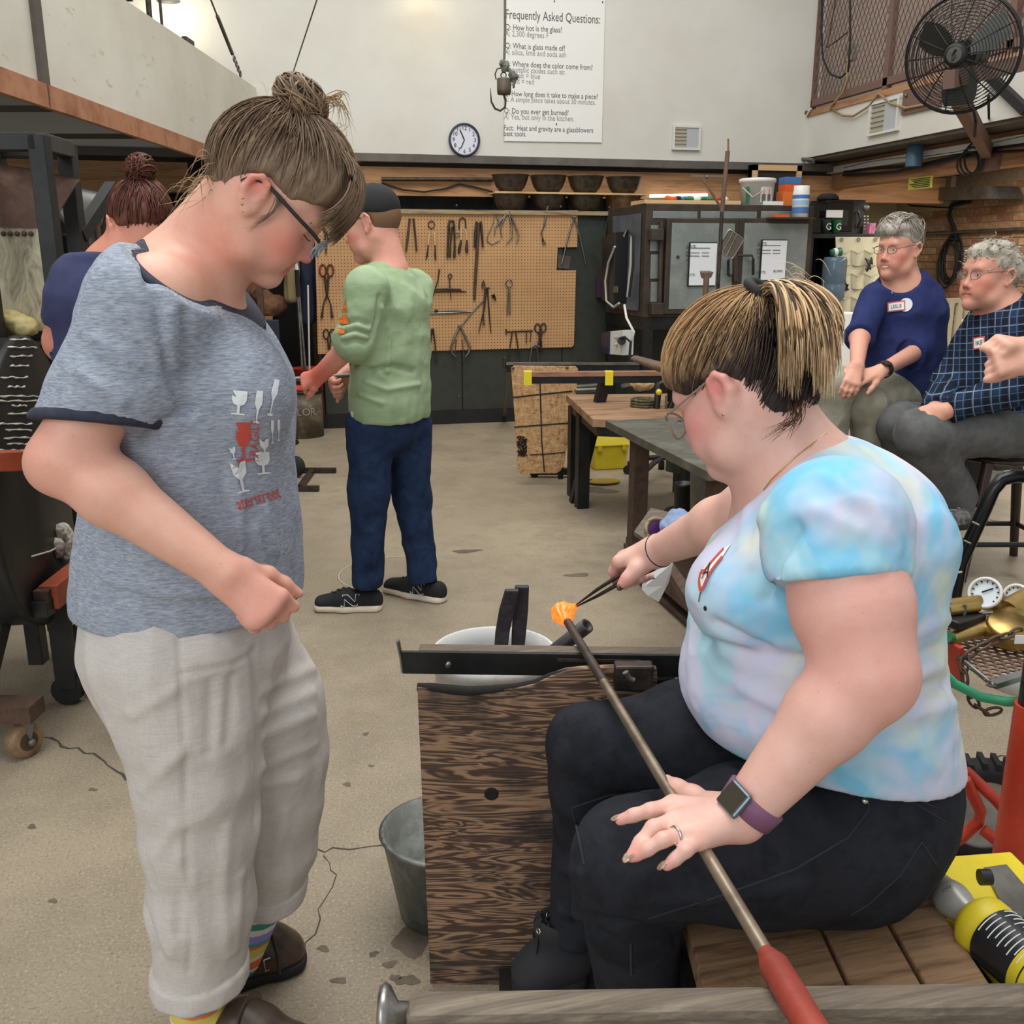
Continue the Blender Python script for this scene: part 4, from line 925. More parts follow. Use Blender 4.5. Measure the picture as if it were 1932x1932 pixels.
 ankn = onZ(1215,1950,.17); J.cone(P(1190,1622,1.235),P(1185,1690,1.25),.082,.078,k=.03); J.cone(P(1185,1690,1.25),ankn,.078,.058,k=.03)
 J.cone(P(1540,1440,1.50),P(1310,1395,1.505),.105,.098,k=.05); J.cone(P(1310,1395,1.505),P(1112,1408,1.51),.095,.070,k=.04)
 ankf = P(1086,1768,1.51); J.cone(P(1112,1408,1.51),P(1108,1480,1.51),.070,.060,k=.03); J.cone(P(1108,1480,1.51),ankf,.060,.046,k=.03)
 J.cut(ankf,ankf-P(1108,1480,1.51)); vs,fs = J.mesh(.0052,1); vs = folds(vs,fs,.004,(10,10,10),6.1,.0012,(30,30,30))
 vs = creases_px(vs,fs,[[(1470,1480),(1400,1440)],[(1330,1360),(1360,1400)],[(1090,1730),(1180,1745),(1280,1770)],[(1085,1740),(1150,1770)]],.012,-.009)
 vs = creases_px(vs,fs,[[(1230,1700),(1400,1690),(1520,1670)],[(1300,1640),(1330,1700)],[(1420,1600),(1450,1680)],[(1060,1640),(1100,1650)],[(1060,1720),(1100,1728)]],.010,.006)
 jeans = link_mesh('jeans',vs,fs,'black_denim',T0,True); jb = bvh_of(vs,fs)
 def stitch(ln,r=.0016,m='denim_seam',nm='seam'):
  pts = []
  for (x0,y0),(x1,y1) in zip(ln,ln[1:]):
   for t in np.linspace(0,1,8)[:-1]:
    h = jb.ray_cast(C0,ray(x0+(x1-x0)*t,y0+(y1-y0)*t).normalized())
    if h[0] is not None: pts.append(h[0])
  if len(pts) > 2: MB().tube(pts,r,5).build(nm,m,jeans)
 stitch([(1738,1590),(1700,1650),(1640,1705),(1600,1730)]); stitch([(1738,1588),(1772,1640)]); stitch([(1640,1490),(1638,1530),(1600,1580),(1500,1640),(1360,1690),(1200,1740)],.002); stitch([(1590,1482),(1700,1500),(1800,1560)],.0015); stitch([(1690,1490),(1780,1530)],.0015); stitch([(1078,1525),(1150,1500),(1250,1490)],.002); stitch([(1080,1525),(1092,1580),(1104,1640)],.002); stitch([(1190,1780),(1192,1850)],.002)
 h = jb.ray_cast(C0,ray(1631,1511).normalized())
 if h[0] is not None: MB().ball(h[0],.006,10,6).build('rivet','silver',jeans)
 for hp,tp,full in ((onZ(1116,1858,.092),onZ(950,1866,.092),True),(onZ(1275,1990,.092),onZ(1120,2030,.092),False)):
  ff = (tp-hp).normalized(); sd = ff.cross(ZU); L = (tp-hp).length; Mf = np.array([sd,ff,ZU]).T; K = Body(); K.at(Mf,hp)
  K.cone((0,.04,.06),(0,L*.55,.05),(.036,.045),(.043,.040),k=.03,U=(1,0,0)); K.cone((0,L*.55,.05),(0,L-.045,.035),(.043,.04),(.044,.03),k=.03,U=(1,0,0)); K.cone((0,.05,.07),(0,.065,.135),(.040,.050),(.040,.046),k=.02,U=(1,0,0)); K.ell((0,.06,.165),(.034,.04,.04),k=.006,op=-1)
  K.cut(hp+ZU*.02,(0,0,-1)); v2,f2 = K.mesh(.004,1); shoe = link_mesh('sneaker',v2,f2,'black_canvas',T0,True); kb = bvh_of(v2,f2)
  K = Body(); K.at(Mf,hp); K.cone((0,.04,.016),(0,L*.5,.016),(.040,.03),(.046,.03),k=.03,U=(1,0,0)); K.cone((0,L*.5,.016),(0,L-.045,.016),(.046,.03),(.049,.03),k=.03,U=(1,0,0)); K.cut(hp+ZU*.034,(0,0,1)); K.cut(hp,(0,0,-1)); v2,f2 = K.mesh(.004,0); link_mesh('sole',v2,f2,'shoe_sole_dark',shoe,True)
  if full:
   for i in range(5):
    y = L*.62-i*.022; zz = .055+i*.018
    for s in (-1,1):
     c = hp+ff*y+ZU*.2+sd*s*.022; hh = kb.ray_cast(hp+ff*y+ZU*.3+sd*s*.020,-ZU)
     if hh[0] is not None: MB().torus(hh[0],hh[1],.0045,.0016,12,6).build('eyelet','silver',shoe)
    hs = [kb.ray_cast(hp+ff*(y+.006*math.sin(k))+ZU*.3+sd*(.022*k/4),-ZU)[0] for k in range(-4,5)]; hs = [q+ZU*.003 for q in hs if q is not None]
    if len(hs) > 3: MB().tube(hs,.0028,6,flat=.6).build('lace','black_rubber',shoe)
 H = Body(); H.at(M,T,S); H.ell((0,-.018,.040),(.084,.108,.096),k=.02); H.ell((0,.035,.062),(.072,.060,.058),k=.03)
 H.ell((0,-.052,-.032),(.066,.054,.066),k=.02); H.ell((0,.112,-.012),(.085,.062,.070),k=.01,op=-1)
 for s in (-1,1): H.ell((s*.088,.004,-.012),(.032,.042,.040),k=.008,op=-1)
 H.at(); H.cut(hl((0,0,-.022)),M @ npv((0,.80,-1.)))
 vs,fs = H.mesh(.004,2); lv = (vs-T) @ M/S; n = normals(vs,fs); st = fbm(np.stack([np.arctan2(lv[:,0],lv[:,1])*9,lv[:,1]*14,lv[:,2]*8],1),3); vs = vs+n*(st*.0025)[:,None]
 dk,md,bl,pl = [npv(lin(c))[:3] for c in ((54,42,37),(100,74,56),(198,158,112),(226,194,150))]
 def tone(z,r):
  q = np.clip((z-.035)/.06+r,0,1); return dk*(1-q)+bl*q if q < .99 else bl*(1-abs(r)*.5)+pl*abs(r)*.5
 cc = np.array([tone(z,a*.5) for z,a in zip(lv[:,2],st)]); hair = link_mesh('hair',vs,fs,'hair',T0,True,colors=np.concatenate([cc,np.ones((len(cc),1))],1))
 R = random.Random(11); paths,rad,col = [],[],[]; tie = npv((0,-.098,.112))
 pick = [i for i in range(len(lv)) if -.13 < lv[i,2] < .12]
 for i in range(1500):
  p0 = lv[R.choice(pick)]; e = tie+npv((R.uniform(-.014,.014),R.uniform(-.008,.01),R.uniform(-.014,.014))); P_ = scalp_path(M,T,S,p0,e,R.uniform(1.004,1.03),12,bow=R.uniform(0,.05)); paths.append(P_); rad.append(R.uniform(.0007,.0017))
  r = R.uniform(-.25,.25); zs = ((P_-T) @ M/S)[:,2]; q = p0[2]; c0 = tone(q+.01,r+(.5 if R.random() < .16 else 0)); c1 = tone(q+.045,r+.1); t = np.linspace(0,1,12)[:,None]; col.append(c0*(1-t)+c1*t)
 tw = hl(tie); back = -V(M[:,1]); upv = V(M[:,2]); px_ = lambda x,y,h: PH(x,y,h)
 ends = [(1480,735),(1500,742),(1520,700),(1545,735),(1560,745),(1572,700),(1580,640),(1498,720),(1535,650)]
 for i in range(900):
  ex,ey = R.choice(ends); ex += R.uniform(-14,14); ey += R.uniform(-35,14); h = 1.335+R.uniform(-.05,.05); s0 = V(tw)+V((R.uniform(-.010,.010),R.uniform(-.010,.010),R.uniform(-.010,.010)))
  w = (ex-1470)/110; m1 = px_(1466+w*50+R.uniform(-8,8),508-w*10+R.uniform(-12,16),1.39+R.uniform(-.03,.03)); m2 = px_(1478+w*112+R.uniform(-10,10),545+w*40+R.uniform(-30,30),h)
  paths.append(bez(s0,m1,m2,px_(ex,ey,h),14)); rad.append(R.uniform(.0010,.0024)); r = R.random(); c = bl*(1-r)+pl*r if r > .25 else md*.6+bl*.4
  if R.random() < .16: c = dk*.7+md*.3
  t = np.linspace(0,1,14)[:,None]; col.append(c*(1-.0*t)+0*t)
 for i in range(16):
  s0 = px_(1470+R.uniform(0,100),530+R.uniform(-10,30),1.45); e = s0+V(RT)*R.uniform(-.06,.03)+ZU*R.uniform(.002,.025); paths.append(bez(s0,s0.lerp(e,.4)+ZU*.01,s0.lerp(e,.7)+ZU*.012,e,8)); rad.append(.0005); col.append(pl)
 for i in range(30):
  s0 = px_(1500+R.uniform(-20,20),745+R.uniform(-10,10),1.40); e = px_(R.choice((1440,1455,1490))+R.uniform(-12,8),830+R.uniform(-25,10),1.31); m1 = px_(1512+R.uniform(-25,12),790,1.32); paths.append(bez(s0,m1,m1,e,10)); rad.append(R.uniform(.0004,.0007)); col.append(md)
 for i in range(0):
  s0 = hl((-.075,.02+R.uniform(-.02,.03),.01+R.uniform(-.01,.02))); e = hl((-.080,.03+R.uniform(-.02,.02),-.020+R.uniform(-.012,.012))); m1 = hl((-.088,.03,-.005)); paths.append(bez(s0,m1,m1,e,8)); rad.append(R.uniform(.0004,.0008)); col.append(dk)
 hair_tubes(paths,rad,col,'hair_locks',hair)
 MB().torus(V(tw)+upv*.006+back*.006,back+upv*.5,.0235,.0085,20,10).build('hair_tie','black_rubber',hair)
 fr = MB()
 for s in (-1,1): fr.tube([hl((s*(.034+.026*math.cos(t)),.112-.010*abs(math.cos(t)),-.010+.023*math.sin(t))) for t in np.linspace(0,2*PI,26)[:-1]],.0019,6,closed=True)
 fr.tube([hl((-.009,.115,-.004)),hl((0,.117,0)),hl((.009,.115,-.004))],.0018,6)
 g = fr.build('glasses','frame_taupe',T0,label='round clear taupe glasses')
 for s in (-1,1):
  MB().tube([hl(q) for q in ((s*.059,.103,.0),(s*.072,.095,.004),(s*.079,.05,.012),(s*.080,.0,.022),(s*.082,-.022,.012))],.0019,6).build('temple','frame_taupe',g)
  MB().lathe([(.0001,0),(.022,0)],hl((s*.034,.1085,-.010)),M @ npv((0,1,0)),20).build('lens','lens_glass',g)
 MB().ball(hl((-.0865,-.004,-.036)),.0030,8,6).build('earring','gold',T0)
 pts = []
 bb = bvh_of(*B.mesh(.012,1))
 for x,y in ((1590,790),(1560,815),(1530,840),(1500,862),(1475,885),(1455,905),(1440,925)):
  hh = bb.ray_cast(C0,ray(x,y).normalized())
  if hh[0] is not None: pts.append(hh[0]-ray(x,y).normalized()*.002)
 if len(pts) > 2: MB().tube(pts,.0009,5).build('necklace','gold',T0)
mat('frame_taupe',(150,130,112),.25,**{'Alpha': .85})
woman_seated()
# == the people further back
def generic(label,base,head,torso,arms,legs,shirt_m,trouser_m,vox=.0065,neck_cut=None,hem=None,skin=(222,172,150),skin_r=(212,146,128),neck=None,off=.008,fold=.007,fseed=1.,eyes='closed',male=0.,smile=0,full=.3,flush=(),waist=None,U=None,carve=None):
 T0 = thing('person',label,'person',base); B = Body(); M,T,S = head; U = U or RT
 add_head(B,M,T,S,male=male,eyes=eyes,full=full,smile=smile); hl = lambda p: M @ (npv(p)*S)+T
 B.cone(hl((0,-.03,-.04)),neck[0],.052*S,neck[1],k=.04)
 tb = torso[:-1] if len(torso) > 2 else torso
 def tor(Bd,o,lst):
  for (a,ra),(b,rb) in zip(lst,lst[1:]): Bd.cone(a,b,(ra[0]+o,ra[1]+o),(rb[0]+o,rb[1]+o),k=.06,U=U)
 tor(B,-.01,tb)
 for A in arms:
  B.chain(A['p'],A['r'],k=.03)
  if 'hand' in A: hand(B,A['p'][-1],*A['hand'],**A.get('hk',{}))
 vs,fs = B.mesh(vox*.72,1); fl = [(hl((s*.045,.065,-.035)),.03*S,tuple(max(0,c-d) for c,d in zip(skin,(0,34,32)))) for s in (-1,1)]+[(hl((0,.11,-.04)),.016*S,(206,124,110))]+[(hl((x,.09,-.07)),.011*S,(192,108,100)) for x in (-.015,0,.015)]+list(flush)
 link_mesh('body',vs,fs,'skin',T0,True,colors=skin_colors(vs,skin,skin_r,fl))
 if eyes == 'open': eyeballs(M,T,S,T0)
 Sh = Body()
 for A in arms:
  n = A.get('sleeve',1.0); so = A.get('so',.016); p,r = A['p'],A['r']; pts,rs = [p[0]],[r[0]+so]
  for i in range(len(p)-1):
   t = min(1,n-i)
   if t <= 0: break
   pts.append(V(p[i]).lerp(V(p[i+1]),t)); rs.append(r[i]+(r[i+1]-r[i])*t+so)
  Sh.chain(pts,rs,k=.03); d = npv(pts[-1]-pts[-2]); Sh.cut(npv(pts[-1])+d/np.linalg.norm(d)*.004,d)if 0 else None
  A['_end'] = (npv(pts[-1]),d/np.linalg.norm(d),rs[-1]+.014)
 tor(Sh,off,torso)
 if carve: Sh.ell(carve[0],carve[1],k=.01,op=-1)
 if neck_cut: Sh.cut(*neck_cut)
 if hem is not None: Sh.cut(*hem)
 ends = [A['_end'] for A in arms]
 def ex(Pp,d):
  for c,n,re_ in ends:
   q = Pp-c; a = q @ n; d = np.where((np.einsum('ij,ij->i',q,q)-a*a < re_*re_) & (a > -.03) & (a < .07),np.maximum(d,a),d)
  return d
 vs,fs = Sh.mesh(vox,1,extra=ex); vs = folds(vs,fs,fold,(9,9,8),fseed,fold*.35,(28,28,24))
 T0['_sv'] = 0; shirt = link_mesh('shirt',vs,fs,shirt_m,T0,True); sb = bvh_of(vs,fs)
 tr = None
 if legs:
  L = Body()
  if waist: tor(L,.004,waist)
  for G in legs: L.chain(G['p'],G['r'],k=.04)
  for G in legs:
   if G.get('cut',True): pass
  lends = [(npv(G['p'][-1]),npv((V(G['p'][-1])-V(G['p'][-2])).normalized())) for G in legs]
  def ex2(Pp,d):
   for c,n in lends:
    q = Pp-c; a = q @ n; d = np.where((np.einsum('ij,ij->i',q,q) < .02) & (a > -.03),np.maximum(d,a),d)
   return d
  v2,f2 = L.mesh(vox,1,extra=ex2); v2 = folds(v2,f2,fold*.9,(11,11,9),fseed+4,fold*.3,(30,30,26)); tr = link_mesh('trousers',v2,f2,trouser_m,T0,True)
 del T0['_sv']
 return T0,shirt,sb,hl,tr
def simple_shoe(parent,heel,toe,upper,sole_m,w=.042,hgt=.075,lace=None,z=0):
 hp,tp = V(heel),V(toe); ff = (tp-hp); L = ff.length; ff.normalize(); sd = ff.cross(ZU); Mf = np.array([sd,ff,ZU]).T; K = Body(); K.at(Mf,hp)
 K.cone((0,.035,.045),(0,L*.5,.045),(w*.85,hgt*.55),(w,hgt*.5),k=.03,U=(1,0,0)); K.cone((0,L*.5,.045),(0,L-.05,.035),(w,hgt*.5),(w*1.02,.026),k=.03,U=(1,0,0)); K.ell((0,.06,hgt+.038),(w*.62,.05,.04),k=.008,op=-1); K.cut(hp+ZU*.022,(0,0,-1))
 v,f = K.mesh(.0055,1); s = link_mesh('shoe',v,f,upper,parent,True); b = bvh_of(v,f)
 K = Body(); K.at(Mf,hp); K.cone((0,.03,.012),(0,L*.5,.014),(w*.95,.03),(w*1.06,.03),k=.03,U=(1,0,0)); K.cone((0,L*.5,.014),(0,L-.047,.018),(w*1.06,.03),(w*1.10,.026),k=.03,U=(1,0,0)); K.cut(hp+ZU*.036,(0,0,1)); K.cut(hp+ZU*.001,(0,0,-1)); v,f = K.mesh(.0055,0); link_mesh('sole',v,f,sole_m,s,True)
 if lace:
  for i in range(4):
   y = L*.66-i*.024; hs = [b.ray_cast(hp+ff*(y+.004*k)+ZU*.3+sd*(.02*k/3),-ZU)[0] for k in range(-3,4)]; hs = [q+ZU*.002 for q in hs if q is not None]
   if len(hs) > 3: MB().tube(hs,.003,5,flat=.6).build('lace',lace,s)
 return s,b,ff,sd,L
def locks(hl,M,T,S,lv,n,target,colf,R,r=(.001,.0022),lift=(1.0,1.03),bow=.05):
 pp,rr,cc = [],[],[]
 for i in range(n): pp.append(scalp_path(M,T,S,lv[R.randrange(len(lv))],target(R),R.uniform(*lift),8,bow=R.uniform(0,bow))); rr.append(R.uniform(*r)); cc.append(colf())
 return pp,rr,cc
def cap_hair(M,T,S,T0,dark,light,cut=(-.01,.55),seed=1,ext=(),r=(.080,.102,.093),vox=.006,extra_sub=()):
 H = Body(); H.at(M,T,S); H.ell((0,-.014,.036),r,k=.02)
 for e in ext: H.ell(*e,k=.025)
 H.ell((0,.112,-.015),(.09,.05,.070),k=.012,op=-1)
 for s in (-1,1): H.ell((s*.09,.004,-.012),(.03,.038,.040),k=.008,op=-1)
 for e in extra_sub: H.ell(*e,k=.01,op=-1)
 H.at(); H.cut(M @ (npv((0,0,cut[0]))*S)+T,M @ npv((0,cut[1],-1.))); vs,fs = H.mesh(vox,1); lv = (vs-T) @ M/S; st = fbm(lv*npv((70,40,40))+seed,3); vs = vs+normals(vs,fs)*(st*.005)[:,None]
 a,b = npv(lin(dark))[:3],npv(lin(light))[:3]; q = np.clip(st+.5,0,1)[:,None]; cc = a*(1-q)+b*q
 return link_mesh('hair',vs,fs,'hair',T0,True,colors=np.concatenate([cc,np.ones((len(cc),1))],1)),lv,a,b
def spectacles(hl,M,S,parent,m,w=.024,h=.0165,y=.105,wire=.0012):
 fr = MB()
 for s in (-1,1): fr.tube([hl((s*(.033+w*math.cos(t)),y-.008*abs(math.cos(t)),-.001+h*math.sin(t))) for t in np.linspace(0,2*PI,18)[:-1]],wire*1.3,5,closed=True)
 fr.tube([hl((-.009,y,.003)),hl((.009,y,.003))],wire,5); g = fr.build('glasses',m,parent)
 for s in (-1,1):
  MB().tube([hl(q) for q in ((s*.058,y-.008,.004),(s*.074,y-.02,.008),(s*.081,.0,.018),(s*.082,-.02,.008))],wire*1.2,5).build('temple',m,g)
  MB().lathe([(.0001,0),(h,0)],hl((s*.033,y-.002,-.001)),M @ npv((0,1,0)),14).build('lens','lens_glass',g)
def tag_on(sb,parent,x,y,wpx,hpx,h,text,tilt=0,m='white_paper'):
 r = RT*math.cos(tilt)+ZU*math.sin(tilt); u = -RT*math.sin(tilt)+ZU*math.cos(tilt); s = pxm(x,y,h); c = PH(x,y,h); d = ray(x,y)
 rect = lambda a,b: [c-r*a-u*b,c+r*a-u*b,c+r*a+u*b,c-r*a+u*b]
 o = decal('name_tag',rect(wpx*s/2,hpx*s/2),[(0,1,2,3)],sb,d,'tag_red',parent,.02,.006)
 decal('tag_card',rect(wpx*s/2-.006,hpx*s/2-.006),[(0,1,2,3)],sb,d,m,parent,.02,.0085)
 v,f = flat_text(text,hpx*s*.52,c,r,u,squeeze=.8); decal('lettering',v,f,sb,d,'black_ink',parent,.03,.011)
mat('tag_red',(206,92,84),.8)
mat('green_cotton',(146,168,128),.92,0,(158,178,142),4,st=(1,1,4),c3=(166,184,150),**{'Specular IOR Level': .1}); mat('blue_denim',(30,42,66),.9,0,(42,58,88),5,c3=(26,36,58),bump=.3,bsc=300,**{'Specular IOR Level': .1}); mat('black_knit',(28,28,30),.85); mat('cream_foam',(222,210,190),.7)
mat('navy_cotton',(42,50,92),.92,0,(50,58,102),6,**{'Specular IOR Level': .1}); mat('navy_dark',(46,50,82),.92,0,(54,58,92),6); mat('khaki',(150,146,128),.92,0,(164,160,142),6,c3=(140,136,118),**{'Specular IOR Level': .1}); mat('grey_twill',(92,92,92),.92,0,(106,106,106),6,c3=(84,84,85),**{'Specular IOR Level': .1}); mat('shoe_grey',(140,136,130),.7,0,(70,70,74),30)
def plaid():
 t = NT('plaid'); tc = t.new('ShaderNodeTexCoord'); sp = t.new('ShaderNodeSeparateXYZ'); mp = t.new('ShaderNodeMapping'); mp.inputs['Rotation'].default_value = (0.12,.1,.8); t.link(tc.outputs['Object'],mp.inputs[0]); t.link(mp.outputs[0],sp.inputs[0])
 def stripe(sock,freq,ph,wd): f = t.math('FRACT',t.math('ADD',t.math('MULTIPLY',sock,freq),ph)); return t.math('LESS_THAN',f,wd)
 x,z = sp.outputs[0],sp.outputs[2]; c = t.mix(t.math('MULTIPLY',stripe(x,16,0,.5),.6),lin((30,36,46)),lin((42,60,88))); c = t.mix(t.math('MULTIPLY',stripe(z,16,.2,.5),.5),c,lin((24,28,36)))
 for s,f,p,w_,cl in ((x,16,.1,.06,(128,146,170)),(z,16,.35,.06,(128,146,170)),(x,16,.62,.04,(84,104,134)),(z,16,.8,.04,(92,110,138)),(x,32,.3,.05,(70,96,140))): c = t.mix(t.math('MULTIPLY',stripe(s,f,p,w_),.8),c,lin(cl))
 t.set(c,.92); t.b.inputs['Specular IOR Level'].default_value = .1
plaid()
def boy():
 P = PH; h = 3.82; hor = (-RT*.97+HF*.25).normalized(); pit = math.radians(14); M = head_mat(hor*math.cos(pit)-ZU*math.sin(pit),hor*math.sin(pit)+ZU*math.cos(pit)); S = 1.08
 ear = P(691,420,h-.07); T = npv(ear)-M @ (npv((-.0815,-.012,-.003))*S); U = (RT*.42+HF*.90).normalized()
 tor = [(P(730,535,h),(.13,.08)),(P(735,580,h),(.185,.118)),(P(737,660,h),(.175,.116)),(P(737,740,h),(.170,.122)),(P(737,775,h),(.175,.132))]
 shl,ell,wrl = P(694,545,h-.20),P(668,645,h-.22),P(607,704,h-.13); shr,elr,wrr = P(780,545,h+.17),P(740,640,h+.25),P(655,705,h+.07)
 fw = (wrl-ell).normalized(); fr = (wrr-elr).normalized()
 arms = [dict(p=[shl,ell,wrl],r=[.058,.046,.033],sleeve=1.22,so=.022,hand=(fw*.8-RT*.5,ZU*.5-HF*.7,-1),hk=dict(curls=[(60,80,50)]*4,thumb=(30,50))),dict(p=[shr,elr,wrr],r=[.058,.046,.033],sleeve=1.2,so=.022,hand=(fr,HF*.6+ZU*.4,1),hk=dict(curls=[(60,80,50)]*4,thumb=(30,50)))]
 legs = [dict(p=[P(700,800,h-.06),P(697,930,h-.06),P(694,1104,h-.05)],r=[.098,.076,.060]),dict(p=[P(770,800,h+.08),P(778,935,h+.10),P(799,1098,h+.06)],r=[.098,.074,.058])]
 T0,shirt,sb,hl,tr = generic('person in green long-sleeved top, black backwards cap and jeans, turning a rod',onZ(720,1130,0),(M,T,S),tor,arms,legs,'green_cotton','blue_denim',neck=(P(738,505,h),.062),neck_cut=(npv(P(728,478,h)),npv(ZU*.85-RT*.42)),hem=(npv(P(737,788,h)),npv((0,0,-1))),waist=[(P(737,740,h),(.160,.112)),(P(737,800,h),(.155,.11))],U=U,fold=.009,fseed=2.3,male=.5,skin=(226,166,146),skin_r=(216,134,116),flush=[(wrl,.09,(222,112,92)),(ell,.05,(222,140,120))])
 me_ = shirt.data; sv = np.array([tuple(v.co) for v in me_.vertices])+np.array(world_loc(T0)); sf = np.array([tuple(p.vertices) for p in me_.polygons])
 sv = creases_px(sv,sf,[[(716,560),(712,600),(700,640)],[(690,645),(670,640),(650,646)],[(695,630),(672,622),(648,628)],[(694,612),(675,606),(646,612)],[(700,700),(740,690),(780,700)]],.011,-.012); sv = creases_px(sv,sf,[[(692,637),(670,631),(648,637)],[(694,621),(672,614),(648,620)],[(720,580),(735,640),(730,700)],[(690,720),(730,735),(790,725)],[(680,745),(720,760)]],.010,.010); me_.vertices.foreach_set('co',(sv-np.array(world_loc(T0))).ravel()); me_.update()
 K = Body(); K.at(M,T,S); K.ell((0,-.010,.046),(.086,.108,.090),k=.02); K.at(); K.cut(hl((0,0,.038)),M @ npv((0,.32,-1.))); v,f = K.mesh(.006,1); cap = link_mesh('cap',v,f,'black_knit',T0,True)
 MB().ball(hl((0,-.01,.137)),.007,8,6).build('cap_button','black_knit',cap)
 B2 = MB(); arc = [(.07*math.sin(a),-.085-.055*math.cos(a),.012-.01*math.cos(a)) for a in np.linspace(-1.25,1.25,11)]; inn = [(.072*math.sin(a),-.068*math.cos(a)-.02,.022) for a in np.linspace(-1.25,1.25,11)]
 B2.add([hl(q) for q in arc]+[hl(q) for q in inn]+[hl((q[0],q[1],q[2]-.004)) for q in arc]+[hl((q[0],q[1],q[2]-.004)) for q in inn],[(i,i+1,12+i,11+i) for i in range(10)]+[(22+i,33+i,34+i,23+i) for i in range(10)],True) 
 H = Body(); H.at(M,T,S); H.ell((0,-.02,.02),(.077,.094,.085),k=.02); H.ell((0,.10,.0),(.1,.09,.12),k=.01,op=-1)
 for s in (-1,1): H.ell((s*.085,.004,-.01),(.03,.036,.05),k=.008,op=-1)
 H.at(); H.cut(hl((0,-.05,-.048)),M @ npv((0,.2,-1.))); H.cut(hl((0,0,.04)),M @ npv((0,0,1.))); v,f = H.mesh(.006,1); link_mesh('hair',v,f,'hair',T0,True,colors=np.tile(np.append(npv(lin((122,92,68)))[:3],1),(len(v),1)))
 MB().tube([hl((-.081,.0,.018)),hl((-.079,.06,.014)),hl((-.06,.105,.006))],.0016,5).build('glasses','frame_black',T0)
 for q in ([(640,565),(652,562),(656,590),(646,592)],[(637,596),(654,592),(660,612),(640,612)],[(636,618),(650,618),(652,630),(638,630)]):
  decal('sleeve_print',[P(x,y,3.3) for x,y in q],[(0,1,2,3)],sb,ray(*q[0]),'orange_paint',shirt,.02,.006)
 decal('hem_tag',[P(x,y,3.3) for x,y in ((655,776),(668,776),(668,788),(655,788))],[(0,1,2,3)],sb,ray(660,780),'white_paper',shirt,.02,.006)
 for hp,tp in ((onZ(722,1150,0),onZ(584,1150,0)),(onZ(840,1137,0),onZ(722,1112,0))):
  s,b,ff,sd,L = simple_shoe(T0,hp,tp,'black_knit','cream_foam',.046,.085,'black_rubber')
  c = hp+ff*L*.42+ZU*.055; Nn = []
  d = HF if sd.dot(HF) < 0 else HF
  q = [(-.035,-.022),(-.022,-.022),(-.020,.008),(.012,-.022),(.030,-.022),(.038,.024),(.024,.024),(.022,-.004),(-.008,.024),(-.028,.024)]
  pts = []
  for (x,y) in q+[q[0]]:
   hh = b.ray_cast(c-ff*x+ZU*y-HF*.3,HF); pts.append(hh[0]-HF*.002 if hh[0] is not None else None)
  pts = [p for p in pts if p is not None]
  if len(pts) > 5: MB().tube(pts,.0018,5).build('letter_outline','print_white',s)
 a,b = P(512,718,h-.06),P(660,708,h+.03); MB().cyl(a,b+(b-a)*.6,.009,n=12).build('punty_rod','dull_steel',label='steel rod held by the person in green',cat='rod')
mat('dull_cloth',(120,124,138),.9)
boy()
